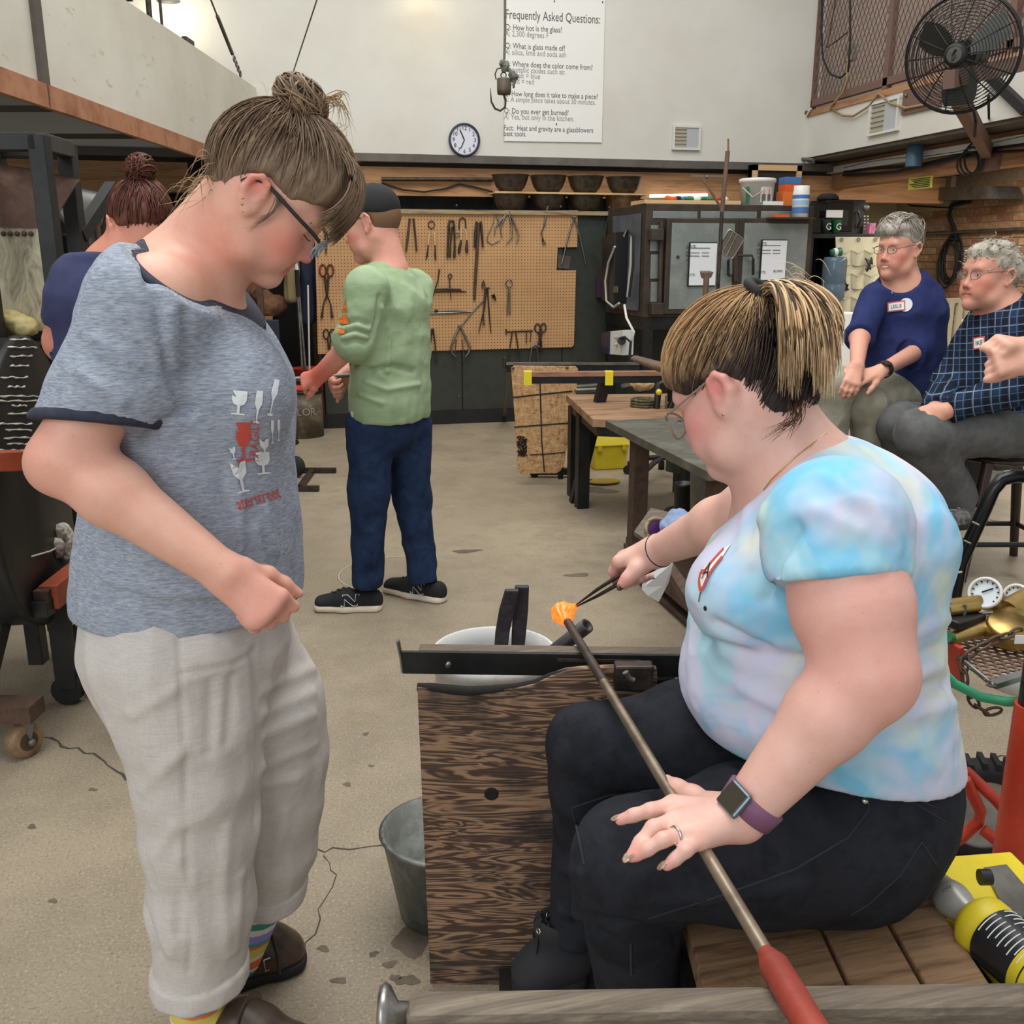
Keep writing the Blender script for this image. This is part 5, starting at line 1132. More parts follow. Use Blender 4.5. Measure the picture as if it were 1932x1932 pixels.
def leslie():
 P = PH; h = 4.75; hor = (-RT*.83-HF*.55).normalized(); pit = math.radians(2); M = head_mat(hor*math.cos(pit)-ZU*math.sin(pit),hor*math.sin(pit)+ZU*math.cos(pit)); S = 1.10
 T = npv(P(1697,470,h-.02)); U = (RT*.88-HF*.47).normalized()
 tor = [(P(1703,548,h),(.135,.10)),(P(1704,590,h),(.185,.125)),(P(1698,650,h),(.175,.130)),(P(1700,700,h),(.185,.15)),(P(1705,742,h),(.195,.165))]
 rs,re,rw = P(1651,562,h-.04),P(1622,635,h-.16),P(1617,690,h-.46); ls,le,lw = P(1752,560,h+.03),P(1750,652,h-.04),P(1664,699,h-.43)
 arms = [dict(p=[rs,re,rw],r=[.055,.046,.030],sleeve=1.06,so=.016,hand=(RT*-.2-ZU*.4-HF*.3,-HF*.6+ZU*.4,1),hk=dict(curls=[(25,30,20)]*4,S=1.1)),dict(p=[ls,le,lw],r=[.056,.048,.030],sleeve=1.34,so=.018,hand=(-RT*.9-ZU*.25-HF*.15,ZU*.8-HF*.5,-1),hk=dict(curls=[(10,22,15),(18,25,18),(25,30,20),(30,30,20)],spread=.6,S=1.1))]
 legs = [dict(p=[P(1690,738,h-.05),P(1575,728,h-.42),P(1566,850,h-.40),P(1568,905,h-.36)],r=[.105,.082,.066,.06]),dict(p=[P(1735,748,h+.04),P(1634,764,h-.36),P(1644,880,h-.32),P(1655,940,h-.30)],r=[.105,.085,.07,.062])]
 T0,shirt,sb,hl,tr = generic('seated person in navy long-sleeved shirt and khaki trousers with short grey hair',P(1690,900,h),(M,T,S),tor,arms,legs,'navy_cotton','khaki',neck=(P(1706,540,h),.062),carve=(npv(P(1699,522,h-.06)),(.098,.098,.085)),hem=(npv(P(1700,762,h)),npv((0,0,-1))),waist=[(P(1702,715,h),(.17,.14)),(P(1704,745,h),(.18,.15))],U=U,fseed=5.2,eyes='open',smile=1.2,skin=(222,166,142))
 hair,lv,a,b = cap_hair(M,T,S,T0,(136,126,114),(188,180,168),(.020,.40),3,ext=(((0,.05,.085),(.07,.05,.035)),)); R = random.Random(4)
 pp,rr,cc = locks(hl,M,T,S,lv,420,lambda R: (R.uniform(-.06,.06),R.uniform(-.06,.06),.125),lambda: a+(b-a)*R.random()*1.1,R,(.0012,.0028),(1.0,1.05),.12)
 for i in range(170): x = R.uniform(-.065,.05); pp.append([hl(q) for q in bez((x*.5-.02,.01+R.uniform(-.03,.02),.128),(x*.7,.07,.142),(x+.012,.108,.098),(x*1.1+.018+R.uniform(-.008,.008),.098-.35*abs(x),.050+R.uniform(-.012,.014)),9)]); rr.append(R.uniform(.0012,.0026)); cc.append(a+(b-a)*R.random()*1.15)
 hair_tubes(pp,rr,cc,'hair_locks',hair)
 spectacles(hl,M,S,T0,'frame_brown'); tag_on(sb,shirt,1691,578,36,20,4.3,'LESLIE',math.radians(7))
 c = P(1709,575,4.3); decal('shirt_logo',[c+(RT*math.cos(t)+ZU*math.sin(t))*.032 for t in np.linspace(0,2*PI,17)[:-1]],[tuple(range(16))],sb,ray(1709,575),'print_white',shirt,.02,.004)
 MB().ball(hl((0,.0925,-.0705)),(.021,.006,.0055),10,6,Matrix(M.tolist())).build('teeth','white_plastic',T0)
 pts = [sb.ray_cast(C0,ray(x,y).normalized())[0] for x,y in ((1677,541),(1682,552),(1685,556),(1692,548),(1700,538))]; pts = [p for p in pts if p is not None]
 if len(pts) > 2: MB().tube([p-HF*.004 for p in pts],.002,5).build('necklace','silver',T0)
 ax = (lw-le).normalized(); wt = MB().lathe([(.036,-.016),(.040,-.015),(.040,.015),(.036,.016)],lw-ax*.02,ax,18).build('watch','black_rubber',T0); MB().box(lw-ax*.02-HF*.03+ZU*.028,(.034,.034,.014)).build('watch_screen','watch_glass',wt,bevel=.004)
 for hp,tp in ((onZ(1590,985,0),onZ(1535,1005,0)),(onZ(1665,1010,0),onZ(1625,1030,0))): simple_shoe(T0,hp,tp,'shoe_grey','shoe_sole_dark')
mat('frame_brown',(92,66,52),.35); mat('frame_steel',(120,110,112),.3,.7)
leslie()
def man():
 P = PH; h = 4.33; hor = (-RT*.95-HF*.30).normalized(); pit = math.radians(-2); M = head_mat(hor*math.cos(pit)-ZU*math.sin(pit),hor*math.sin(pit)+ZU*math.cos(pit)); S = 1.20
 T = npv(P(1868,520,h)); U = (RT*.30-HF*.95).normalized()
 tor = [(P(1893,600,h),(.15,.12)),(P(1895,655,h),(.20,.155)),(P(1884,720,h),(.185,.17)),(P(1885,780,h),(.19,.18)),(P(1890,815,h),(.19,.18))]
 ns,ne,nw = P(1922,625,h-.19),P(1905,735,h-.26),P(1785,776,h-.34); fs_,fe,fw = P(1850,625,h+.15),P(1788,725,h+.10),P(1762,774,h-.30)
 arms = [dict(p=[ns,ne,nw],r=[.066,.054,.034],sleeve=1.96,so=.02,hand=(-RT*.9-ZU*.2+HF*.2,ZU*.6-HF*.7,-1),hk=dict(curls=[(40,50,30)]*4,S=1.1)),dict(p=[fs_,fe,fw],r=[.064,.052,.034],sleeve=1.95,so=.02,hand=(-RT*.7-ZU*.5-HF*.2,-RT*.5+ZU*.6,1),hk=dict(curls=[(45,55,30)]*4,S=1.1))]
 legs = [dict(p=[P(1905,812,h-.12),P(1740,818,h-.28),P(1752,850,h-.24),P(1800,945,h-.10)],r=[.12,.105,.10,.108]),dict(p=[P(1890,805,h+.10),P(1698,802,h-.02),P(1708,842,h+.02),P(1742,925,h+.14)],r=[.12,.098,.095,.10])]
 T0,shirt,sb,hl,tr = generic('seated person in dark plaid shirt and grey trousers with curly grey hair',P(1880,1010,h),(M,T,S),tor,arms,legs,'plaid','grey_twill',neck=(P(1890,585,h),.075),neck_cut=(npv(P(1855,590,h)),npv(ZU*.82-RT*.5)),hem=(npv(P(1885,832,h)),npv((0,0,-1))),waist=[(P(1885,770,h),(.18,.17)),(P(1890,815,h),(.185,.17))],U=U,fseed=7.7,eyes='open',male=1.,skin=(216,160,136))
 hair,lv,a,b = cap_hair(M,T,S,T0,(146,138,122),(200,192,176),(-.006,.62),9,ext=(((0,-.07,.02),(.078,.05,.06)),((0,.045,.085),(.06,.04,.03)))); R = random.Random(6); pp,rr,cc = [],[],[]
 for i in range(330):
  p0 = npv(lv[R.randrange(len(lv))]); q = [p0*1.01]; d = npv((R.gauss(0,1),R.gauss(0,1),R.gauss(0,1)))*.006
  for k in range(1,7): q.append(p0*(1.01+.012*math.sin(k*.9))+d*k*.35+npv((math.sin(k*1.3+i),math.cos(k*1.3+i),0))*.006)
  pp.append([hl(x) for x in q]); rr.append(R.uniform(.0015,.0032)); cc.append(a+(b-a)*R.random())
 hair_tubes(pp,rr,cc,'hair_locks',hair); spectacles(hl,M,S,T0,'frame_steel'); tag_on(sb,shirt,1847,647,25,25,3.9,'IKE',math.radians(9))
 simple_shoe(T0,P(1852,985,h-.12),P(1745,1008,h-.30),'shoe_grey','shoe_sole_dark',.052,.09,'white_plastic'); simple_shoe(T0,P(1765,950,h+.12),P(1690,975,h-.05),'shoe_grey','shoe_sole_dark',.05)
man()
def woman_navy():
 P = PH; h = 2.65; hor = (HF*.80-RT*.6).normalized(); pit = math.radians(20); M = head_mat(hor*math.cos(pit)-ZU*math.sin(pit),hor*math.sin(pit)+ZU*math.cos(pit)); S = 1.0; T = npv(P(268,432,h)); U = (RT*.80+HF*.6).normalized()
 tor = [(P(255,505,h),(.14,.09)),(P(250,570,h),(.19,.115)),(P(252,680,h),(.175,.12)),(P(255,800,h),(.18,.13)),(P(255,880,h),(.185,.14))]
 ls,le,lw = P(165,540,h-.03),P(128,645,h-.02),P(205,740,h+.20); rs,re,rw = P(350,545,h+.08),P(385,660,h+.12),P(340,740,h+.32)
 arms = [dict(p=[ls,le,lw],r=[.068,.058,.032],sleeve=.72,so=.022,hand=(RT*.5+HF*.6,ZU,1),hk=dict(curls=[(50,60,40)]*4)),dict(p=[rs,re,rw],r=[.066,.052,.03],sleeve=.72,so=.022,hand=(HF*.8-RT*.3,ZU,-1),hk=dict(curls=[(50,60,40)]*4))]
 legs = [dict(p=[P(225,900,h),P(222,1080,h),P(222,1275,h)],r=[.105,.085,.07]),dict(p=[P(300,900,h+.05),P(300,1080,h+.06),P(300,1270,h+.06)],r=[.105,.085,.07])]
 T0,shirt,sb,hl,tr = generic('person in navy tee with auburn hair bun standing before the furnace',onZ(260,1330,0),(M,T,S),tor,arms,legs,'navy_dark','black_denim',neck=(P(260,492,h),.06),neck_cut=(npv(P(258,480,h)),npv(ZU)),hem=(npv(P(255,900,h)),npv((0,0,-1))),waist=[(P(255,850,h),(.17,.13)),(P(255,900,h),(.17,.13))],U=U,fseed=9.1,skin=(206,140,116),skin_r=(196,118,96))
 hair,lv,a,b = cap_hair(M,T,S,T0,(72,40,32),(112,66,50),(-.02,.7),5); R = random.Random(8); hc = lambda: a+(b-a)*R.random()
 pp,rr,cc = locks(hl,M,T,S,lv,420,lambda R: (R.uniform(-.02,.02),-.075,.105),hc,R); q = bun_locks((0,-.085,.128),M,T,S,(.036,.038,.036),R,140,hc,(.0018,.0036)); hair_tubes(pp+q[0],rr+q[1],cc+q[2],'hair_locks',hair)
 K = Body(); K.at(M,T,S); K.ell((0,-.085,.128),(.034,.036,.034)); v,f = K.mesh(.005,1); link_mesh('bun',v,f,'hair',hair,True,colors=np.tile(np.append(a,1),(len(v),1)))
 for x,y in ((222,1330),(300,1322)): simple_shoe(T0,onZ(x,y,0),onZ(x,y,0)+hor*.27,'black_canvas','shoe_sole_dark')
woman_navy()
def edge_person():
 """only the clasped hands of this person reach into view"""
 P = PH; h = 2.75; M = head_mat(-RT,ZU); T = npv(hr(h,1.86,1.62)); S = 1.0; U = HF
 tor = [(hr(h,1.86,1.40),(.15,.10)),(hr(h,1.87,1.25),(.2,.13)),(hr(h,1.88,1.05),(.18,.13)),(hr(h,1.88,.92),(.18,.13)),(hr(h,1.88,.85),(.18,.13))]
 w1,w2 = P(1945,655,h-.02),P(1948,678,h-.06); e1,e2 = hr(h-.25,1.72,1.08),hr(h+.22,1.70,1.08)
 arms = [dict(p=[hr(h-.18,1.88,1.36),e1,w2],r=[.06,.05,.033],sleeve=1.0,hand=(-RT-ZU*.1,-HF*.8+ZU*.5,-1),hk=dict(curls=[(62,84,50)]*4,thumb=(8,60),S=1.08)),dict(p=[hr(h+.18,1.88,1.36),e2,w1],r=[.06,.05,.033],sleeve=1.0,hand=(-RT*.9-HF*.2+ZU*.15,ZU*.9-HF*.3,1),hk=dict(curls=[(56,78,45)]*4,thumb=(8,60),S=1.08))]
 legs = [dict(p=[hr(h-.09,1.88,.88),hr(h-.1,1.88,.5),hr(h-.1,1.88,.1)],r=[.1,.08,.06]),dict(p=[hr(h+.09,1.88,.88),hr(h+.1,1.88,.5),hr(h+.1,1.88,.1)],r=[.1,.08,.06])]
 T0,*_ = generic('pair of clasped hands of a person standing beside the gas cylinder cart',hr(h,1.88,0),(M,T,S),tor,arms,legs,'navy_dark','grey_twill',neck=(hr(h,1.88,1.45),.06),neck_cut=(npv(hr(h,1.88,1.47)),npv(ZU)),hem=(npv((0,0,.86)),npv((0,0,-1))),waist=[(hr(h,1.88,.95),(.17,.12)),(hr(h,1.88,.86),(.17,.12))],U=U,vox=.008)
 cap_hair(M,T,S,T0,(90,70,54),(120,98,76),vox=.008)
 for s in (-.1,.1): simple_shoe(T0,hr(h+s,1.94,0),hr(h+s,1.68,0),'black_canvas','shoe_sole_dark')
edge_person()
# == the glassblower's bench and what lies on it
def burnt_ply():
 t = NT('burnt_plywood'); d = t.noise(t.coord((1,1,1)),5,3,.5); co = t.coord((1.6,1.6,13)); n = t.noise(co,2.1,3,.5,1.4)
 s = t.math('ADD',t.math('MULTIPLY',t.math('SINE',t.math('MULTIPLY',n,44)),.5),.5); fine = t.noise(t.coord((4,4,90)),8,4,.7)
 c = t.ramp(t.math('ADD',t.math('MULTIPLY',s,.75),t.math('MULTIPLY',fine,.25)),[(.25,(72,53,42)),(.5,(118,88,67)),(.78,(154,121,93))])
 b = t.noise(t.coord((1,1,1.4),loc=(4,2,1)),3.6,5,.65); c = t.mix(t.math('MULTIPLY',t.ramp(b,[(.50,(0,0,0)),(.66,(255,255,255))]),.85),c,lin((34,29,28))); t.set(c,.7); t.bump(s,.5,.002); t.bump(fine,.3,.001)
burnt_ply()
wood('weathered_oak',(88,78,66),(124,112,96),(150,138,120),0,2.2,16,.8,((70,60,50),3,.62),rings=10)
wood('seat_plank',(74,54,38),(124,94,66),(152,120,88),0,2.0,12,.75,((42,32,26),4,.6)); mat('char_black',(26,23,21),.9,bump=.6,bsc=90)
def along(name,axis_vec): pass
ZR = .69
fa,fb = onZ(757,1232,ZR),onZ(1330,1240,ZR); na,nb_ = onZ(748,1868,ZR),onZ(2080,1848,ZR)
DF = (fb-fa).normalized(); PF = DF.cross(ZU)*-1; DN = (nb_-na).normalized(); PN = DN.cross(ZU)*-1
fb = fa+DF*.70; nb_ = na+DN*1.25
bench = thing('glassblowing_bench','glassblowing bench with two long rails, plank seat and scorched plywood side','bench',hr(1.25,.5,0))
def rail(a,b,D,Pn,wm,w,wood_w):
 r = MB(); r.beam(a+Pn*.012-ZU*.024,b+Pn*.012-ZU*.024,.008,.046).beam(a-ZU*.044+Pn*.03,b-ZU*.044+Pn*.03,.040,.006); o = r.build('rail_iron','black_steel',bench,bevel=.001)
 MB().beam(a+Pn*(.016+wood_w/2)-ZU*.016+D*.03,b+Pn*(.016+wood_w/2)-ZU*.016,wood_w,.032).build('rail_timber',wm,bench,bevel=.004); return o
rail(fa,fb,DF,PF,'weathered_oak',.05,.034)
MB().beam(na-PN*.016-ZU*.022+DN*.012,nb_-PN*.016-ZU*.022,.038,.044).build('rail_timber','weathered_oak',bench,bevel=.010)
MB().beam(na-ZU*.052+DN*.02-PN*.016,nb_-ZU*.052-PN*.016,.034,.016).build('rail_underside','rust_dark',bench,bevel=.002)
MB().tube([fa-ZU*.044+PF*.014,fa-ZU*.01+PF*.014-DF*.003,fa+ZU*.020+PF*.014-DF*.008],.010,8,flat=.35,hint=DF).build('rail_end','bright_steel',bench)
MB().lathe([(0,-.006),(.026,-.005),(.030,0),(.026,.006),(.012,.014),(.010,.05)],na-PN*.012-ZU*.018-DN*.012,DN,24).build('rail_end','bright_steel',bench)
for t in (.10,.60): MB().ball(fa+DF*(.09 if t < .5 else .62)+PF*.006-ZU*.026,(.007,.004,.007),8,6).build('bolt','bright_steel',bench)
for i in range(3): MB().beam(fa+DF*(.30+.25*i)+PF*.004-ZU*.012,fa+DF*(.46+.25*i)+PF*.004-ZU*.012,.003,.006).build('angle_edge','dark_iron',bench)
top = [(787,1297),(815,1299),(850,1303),(885,1306),(930,1303),(975,1298),(1010,1290),(1040,1276),(1070,1266),(1110,1262),(1160,1260),(1240,1262)]
HP = 1.625; pts = [PH(x,y,HP) for x,y in top]+[PH(1240,1880,HP),PH(813,1880,HP)]
MB().prism(pts,HF*.018).build('plywood_side','burnt_plywood',bench,bevel=.002)
MB().tube([PH(x,y,HP+.009)+ZU*.001 for x,y in top[:9]],[.008,.010,.011,.011,.010,.009,.008,.007,.004],8).build('charred_edge','char_black',bench)
knot = PH(927,1498,HP-.001); MB().lathe([(.0001,0),(.007,.001),(.012,.0025),(.014,0)],knot,-HF,14).build('knot','char_black',bench)
MB().box(PH(1195,1275,HP-.02),(.07,.03,.05),-YAW).build('clamp_block','dark_iron',bench,bevel=.004); MB().tube([PH(1180,1268,HP-.05),PH(1186,1280,HP-.05),PH(1196,1284,HP-.05)],.006,8).build('clamp_screw','bright_steel',bench)
ZS = .415
xs = [1318,1600,1742,1868]; e = [onZ(x,1850,ZS) for x in xs]; r0 = [p.dot(RT) for p in e]; r0 = [r0[0],r0[1]-.003,r0[2]-.003,r0[3]]
for i in range(3):
 a,b = r0[i]+.004,r0[i+1]-.003
 MB().hexa([hr(.94,a,ZS-.04),hr(.94,b,ZS-.04),hr(1.60,b,ZS-.04),hr(1.60,a,ZS-.04),hr(.94,a,ZS),hr(.94,b,ZS),hr(1.60,b,ZS),hr(1.60,a,ZS)]).build('seat_plank','seat_plank',bench,bevel=.004)
rA,rB = r0[0],r0[3]
MB().beam(hr(.98,rA+.01,ZS-.07),hr(1.58,rA+.01,ZS-.07),.04,.06).build('seat_bearer','black_steel',bench); MB().beam(hr(.98,rB+.30,ZS-.07),hr(1.33,rB+.30,ZS-.07),.04,.06).build('seat_bearer','black_steel',bench)
MB().beam(hr(.98,rA,ZS-.07),hr(.98,rB+.32,ZS-.07),.04,.06).build('seat_bearer','black_steel',bench); MB().beam(hr(1.58,rA,ZS-.07),hr(1.58,rB,ZS-.07),.04,.06).build('seat_bearer','black_steel',bench)
for h_,zt in ((.80,ZR-.06),(1.70,ZR-.045)):
 for r_ in (((rA+.02,rB+.25) if h_ < 1 else (rA+.02,.44))): MB().beam(hr(h_,r_,0),hr(h_,r_,zt),.04,.04).build('leg','black_steel',bench)
MB().hexa([hr(h_,r_,z_) for z_ in (.06,.09) for h_,r_ in ((1.25,-.0),(1.25,.34),(1.56,.34),(1.56,-.0))]).build('shadow_foot_board','soot_black',bench,bevel=.003)  # added footrest plate, coloured black so that it reads as shadow
for r_ in (.0,.28): MB().beam(hr(1.27,r_,.03),hr(1.6,r_,.03),.05,.06).build('foot_bearer','black_steel',bench)
MB().hexa([hr(h_,r_,z_) for z_ in (ZS-.07,ZS-.05) for h_,r_ in ((.94,rB),(.94,rB+.34),(1.345,rB+.34),(1.345,rB))]).build('side_shelf','black_steel',bench)
g0 = onZ(1066,1163,ZR+.012); RA = onZ(1070,1172,ZR+.010); RB = onZ(1478,1852,ZR+.012); Dr = (RB-RA).normalized()
rod = thing('blowpipe','long steel punty rod with orange-red handle rolled across the bench rails','rod',RA)
def rodm():
 t = NT('rod_steel'); sp = t.new('ShaderNodeSeparateXYZ'); n = t.noise(t.coord((2,2,2)),12,4)
 t.set(t.ramp(n,[(.3,(132,116,98)),(.7,(172,158,138))]),.34,.75)
rodm(); mat('rod_hot_end',(92,82,74),.5,.6,(70,62,56),20); mat('red_handle',(158,62,44),.5,0,(132,50,38),14)
MB().cyl(RA,RA+Dr*.30,.0088,.0088,18).build('rod_tip','rod_hot_end',rod); MB().cyl(RA+Dr*.30,RB-Dr*.03,.0085,.0085,18).build('rod_shaft','rod_steel',rod)
MB().lathe([(.0085,-.01),(.012,0),(.0165,.012),(.0165,.40),(.012,.42),(0,.42)],RB-Dr*.035,Dr,20).build('handle','red_handle',rod)
def hot():
 t = NT('hot_glass'); lw_ = t.new('ShaderNodeLayerWeight'); n = t.noise(t.coord(),70,3,.6); c = t.ramp(n,[(.35,(250,92,20)),(.6,(255,140,40)),(.75,(255,200,110))])
 t.set(lin((255,120,50)),.08); t.link(c,t.b.inputs['Emission Color']); t.b.inputs['Emission Strength'].default_value = .85; t.b.inputs['Transmission Weight'].default_value = .15
hot()
def gather():
 B = Body(); c = npv(g0-Dr*.020); B.ell(c,(.0235,.0235,.023),k=.01); B.cone(c,npv(RA),.018,.0105,k=.012); tip = npv(PH(1086,1143,1.86)); B.cone(c,tip,.014,.006,k=.012)
 v,f = B.mesh(.0016,1); n = normals(v,f); d = V(Dr); ang = np.arctan2((v-c) @ npv(ZU),(v-c) @ npv(Dr.cross(ZU))); along_ = (v-c) @ npv(Dr); v = v+n*(np.sin(ang*9+along_*160)*.0012)[:,None]
 link_mesh('glass_gather',v,f,'hot_glass',None,True,label='glowing orange blob of molten glass on the rod tip',cat='glass')
gather()
tz = thing('tweezers','dark steel tweezers pinching the molten glass','tweezers',PH(1087,1143,1.858))
t0,t1 = PH(1087,1143,1.858),PH(1172,1092,1.80); t2 = PH(1272,1052,1.79); up_ = ZU*.004
for s,o in ((1,.010),(-1,-.008)):
 MB().tube([t0+up_*s*.5,t0.lerp(t1,.5)+ZU*o*.8,t1+ZU*o,t1.lerp(t2,.6)+ZU*o*.9,t2],[.004,.0095,.0125,.0115,.009],6,flat=.4,hint=ZU).build('tweezer_arm','dark_iron',tz)
bc = V(PH(932,1225,2.14)); bz = bc.z
bk = thing('bucket','round white plastic bucket with wooden paddles behind the bench rail','bucket',V((bc.x,bc.y,0)))
def scuffed(): mat('scuffed_white',(216,216,212),.45,0,(206,206,202),12,c3=(150,146,140),lo=.45,hi=.74)
scuffed(); R_ = 117*pxm(932,1225,2.14); o_ = V((bc.x,bc.y,0))
MB().lathe([(0,.003),(R_*.84,.0),(R_*.965,bz-.03),(R_*1.0,bz-.03),(R_*1.0,bz),(R_*.955,bz),(R_*.95,bz-.04),(R_*.82,.012),(0,.012)],o_,n=40).build('pail','scuffed_white',bk)
for k in (.08,.12): MB().torus(o_+ZU*(bz-k),ZU,R_*(.96-.14*k/bz),.003,40,6).build('pail_rib','scuffed_white',bk)
mat('wet_wood',(58,50,54),.5,0,(40,36,40),18,c3=(74,66,72))
def paddle(name,lab,ppx,w0,w1,th):
 P3 = [PH(x,y,h) for x,y,h in ppx]; B = MB(); a,b,c,d,e_ = P3; u = RT
 vs = []
 for p,w in zip(P3,(w1*.62,w1*.62,w0,w0*1.05,w0*.95)): vs += [p-u*w-HF*th,p+u*w-HF*th,p+u*w+HF*th,p-u*w+HF*th]
 fs = [(3,2,1,0),(16,17,18,19)]
 for i in range(4): fs += [(i*4+k,i*4+(k+1) % 4,i*4+4+(k+1) % 4,i*4+4+k) for k in range(4)]
 B.add(vs,fs).build(name,'wet_wood',None,bevel=.003,label=lab,cat='paddle')
paddle('wooden_paddle','dark wet wooden paddle with ragged purple-black top standing in white bucket',[(932,1330,2.14),(944,1235,2.12),(948,1192,2.12),(956,1150,2.12),(966,1112,2.12)],.0170,.026,.008)
paddle('wooden_paddle','black squared wooden paddle standing upright in white bucket',[(975,1330,2.16),(976,1235,2.16),(979,1192,2.16),(982,1150,2.16),(985,1105,2.16)],.0175,.025,.009)
a,b = PH(1042,1232,2.05),PH(1108,1180,2.00); d = (b-a).normalized(); MB().lathe([(.017,-.22),(.017,.0),(.011,.0),(.010,-.012),(0,-.012)],b,d,20).build('newspaper_tube','wet_wood',None,label='charred black tube leaning on the white bucket rim',cat='tube')
mat('galvanised_dull',(132,136,132),.5,.5,(104,106,100),9,c3=(148,150,146))
c = PH(838,1650,1.86); MB().lathe([(0,.0),(.10,.0),(.135,.20),(.142,.205),(.13,.21),(.095,.01),(0,.01)],V((c.x,c.y,0)),n=32).build('zinc_tub','galvanised_dull',None,label='grey dented metal tub on the floor behind the plywood side',cat='tub')
tray_z = ZS-.05
tr_ = thing('tool_tray','flat yellow tray with grey lining on the bench shelf','tray',onZ(1850,1700,tray_z))
q = [onZ(1742,1690,tray_z),onZ(1770,1632,tray_z),onZ(1905,1622,tray_z),onZ(2010,1730,tray_z),onZ(2040,1900,tray_z),onZ(1890,1880,tray_z)]
MB().prism(q,ZU*.018).build('tray_base','yellow_plastic',tr_,bevel=.004)
MB().prism([onZ(1855,1642,tray_z+.019),onZ(1898,1636,tray_z+.019),onZ(1975,1725,tray_z+.019),onZ(1905,1740,tray_z+.019)],ZU*.006).build('tray_lining','dull_steel',tr_)
tc0 = onZ(1846,1740,tray_z+.068); tdir = (onZ(1955,1835,tray_z+.064)-tc0).normalized()
torch = thing('blow_torch','gas torch with yellow and black cylinder lying on the tray','torch',V((tc0.x,tc0.y,tray_z+.018)))
MB().lathe([(.012,-.02),(.034,-.012),(.046,0),(.048,.006),(.048,.022),(.046,.026),(.046,.030),(.046,.23),(.044,.235),(.040,.24)],tc0,tdir,32).build('cylinder','yellow_plastic',torch)
mat('label_black',(34,33,34),.4); MB().lathe([(.0467,.032),(.0467,.118)],tc0,tdir,32).build('label_wrap','label_black',torch)
uu = tdir.cross(V((-HF*.5+ZU)).normalized()).normalized(); out = uu.cross(tdir).normalized()
if out.z < 0: out = -out
wr = lambda p: tc0+tdir*((p-tc0).dot(tdir))+(((p-tc0)-tdir*((p-tc0).dot(tdir))).normalized())*.0472
for i in range(9):
 s_ = .036+i*.0088
 for k in range(2):
  ang0 = -.9+k*.95; pts = [tc0+tdir*s_+(out*math.cos(ang0+j*.16)+uu*math.sin(ang0+j*.16))*.0472 for j in range(5+(i*3+k) % 2)]
  MB().tube(pts,.0011,4).build('fine_print','print_white',torch)
MB().lathe([(.0470,.100),(.0470,.116)],tc0,tdir,32).build('label_stripe','yellow_plastic',torch)
B = Body(); hA,hB,hC = npv(tc0-tdir*.012),npv(tc0-tdir*.055),npv(onZ(1775,1672,tray_z+.055)); B.cone(hA,hB,.020,.024,k=.015); B.cone(hB,hC,.024,.021,k=.02); B.cone(hC,npv(onZ(1757,1650,tray_z+.055)),.010,.008,k=.01); B.ell(npv(onZ(1790,1700,tray_z+.045)),(.026,.022,.018),k=.02)
v,f = B.mesh(.003,1); mat('torch_grey',(168,166,158),.35,.3); link_mesh('torch_head',v,f,'torch_grey',torch,True); tb_ = bvh_of(v,f)
o = onZ(1790,1664,tray_z+.08); v,f = flat_text('BERNZOMATIC',.0125,o,RT*.985+HF*.15,HF*.95-RT*.1); decal('lettering',v,f,tb_,-ZU,'grey_ink',torch,.01,.0012)
v,f = flat_text('OFF',.008,onZ(1785,1692,tray_z+.08),RT*.985+HF*.15,HF*.95-RT*.1); decal('lettering',v,f,tb_,-ZU,'grey_ink',torch,.01,.0012)
a = onZ(1848,1655,tray_z+.07); MB().cyl(a,a+RT*.018,.013,n=14).build('valve_knob','black_plastic',torch,bevel=.002)
MB().beam(onZ(1752,1700,tray_z+.03),onZ(1762,1660,tray_z+.05),.012,.016).build('trigger','yellow_plastic',torch,bevel=.003); MB().beam(onZ(1780,1730,tray_z+.03),onZ(1830,1722,tray_z+.04),.010,.014).build('trigger_guard','yellow_plastic',torch,bevel=.003)
# == middle ground: steel table, second bench, shield, toolbox
def osb():
 t = NT('osb_board'); n1 = t.noise(t.coord((14,14,52),(0,.6,0)),1.4,3,.6,1.2); n2 = t.noise(t.coord((50,50,16),(0,-.5,0)),1.4,3,.6,1.2); n = t.noise(t.coord(),5,3)
 c = t.ramp(t.math('ADD',t.math('MULTIPLY',n1,.5),t.math('MULTIPLY',n2,.5)),[(.36,(142,102,62)),(.48,(186,144,96)),(.62,(212,176,130))]); t.set(c,.75)
osb()
wood('bench_top',(104,76,52),(140,106,76),(164,130,98),0,1.6,8,.6,((84,62,46),4,.6)); mat('scribble',(40,34,30),.9)
mat('table_steel',(116,115,104),.42,.55,(96,95,84),5,c3=(132,132,122)); mat('grey_tub',(150,150,144),.6,0,(128,128,122),8); mat('purple_glass',(70,30,80),.15); mat('rag_blue',(140,156,186),.95,0,(116,136,172),12); mat('tissue',(214,214,212),.95)
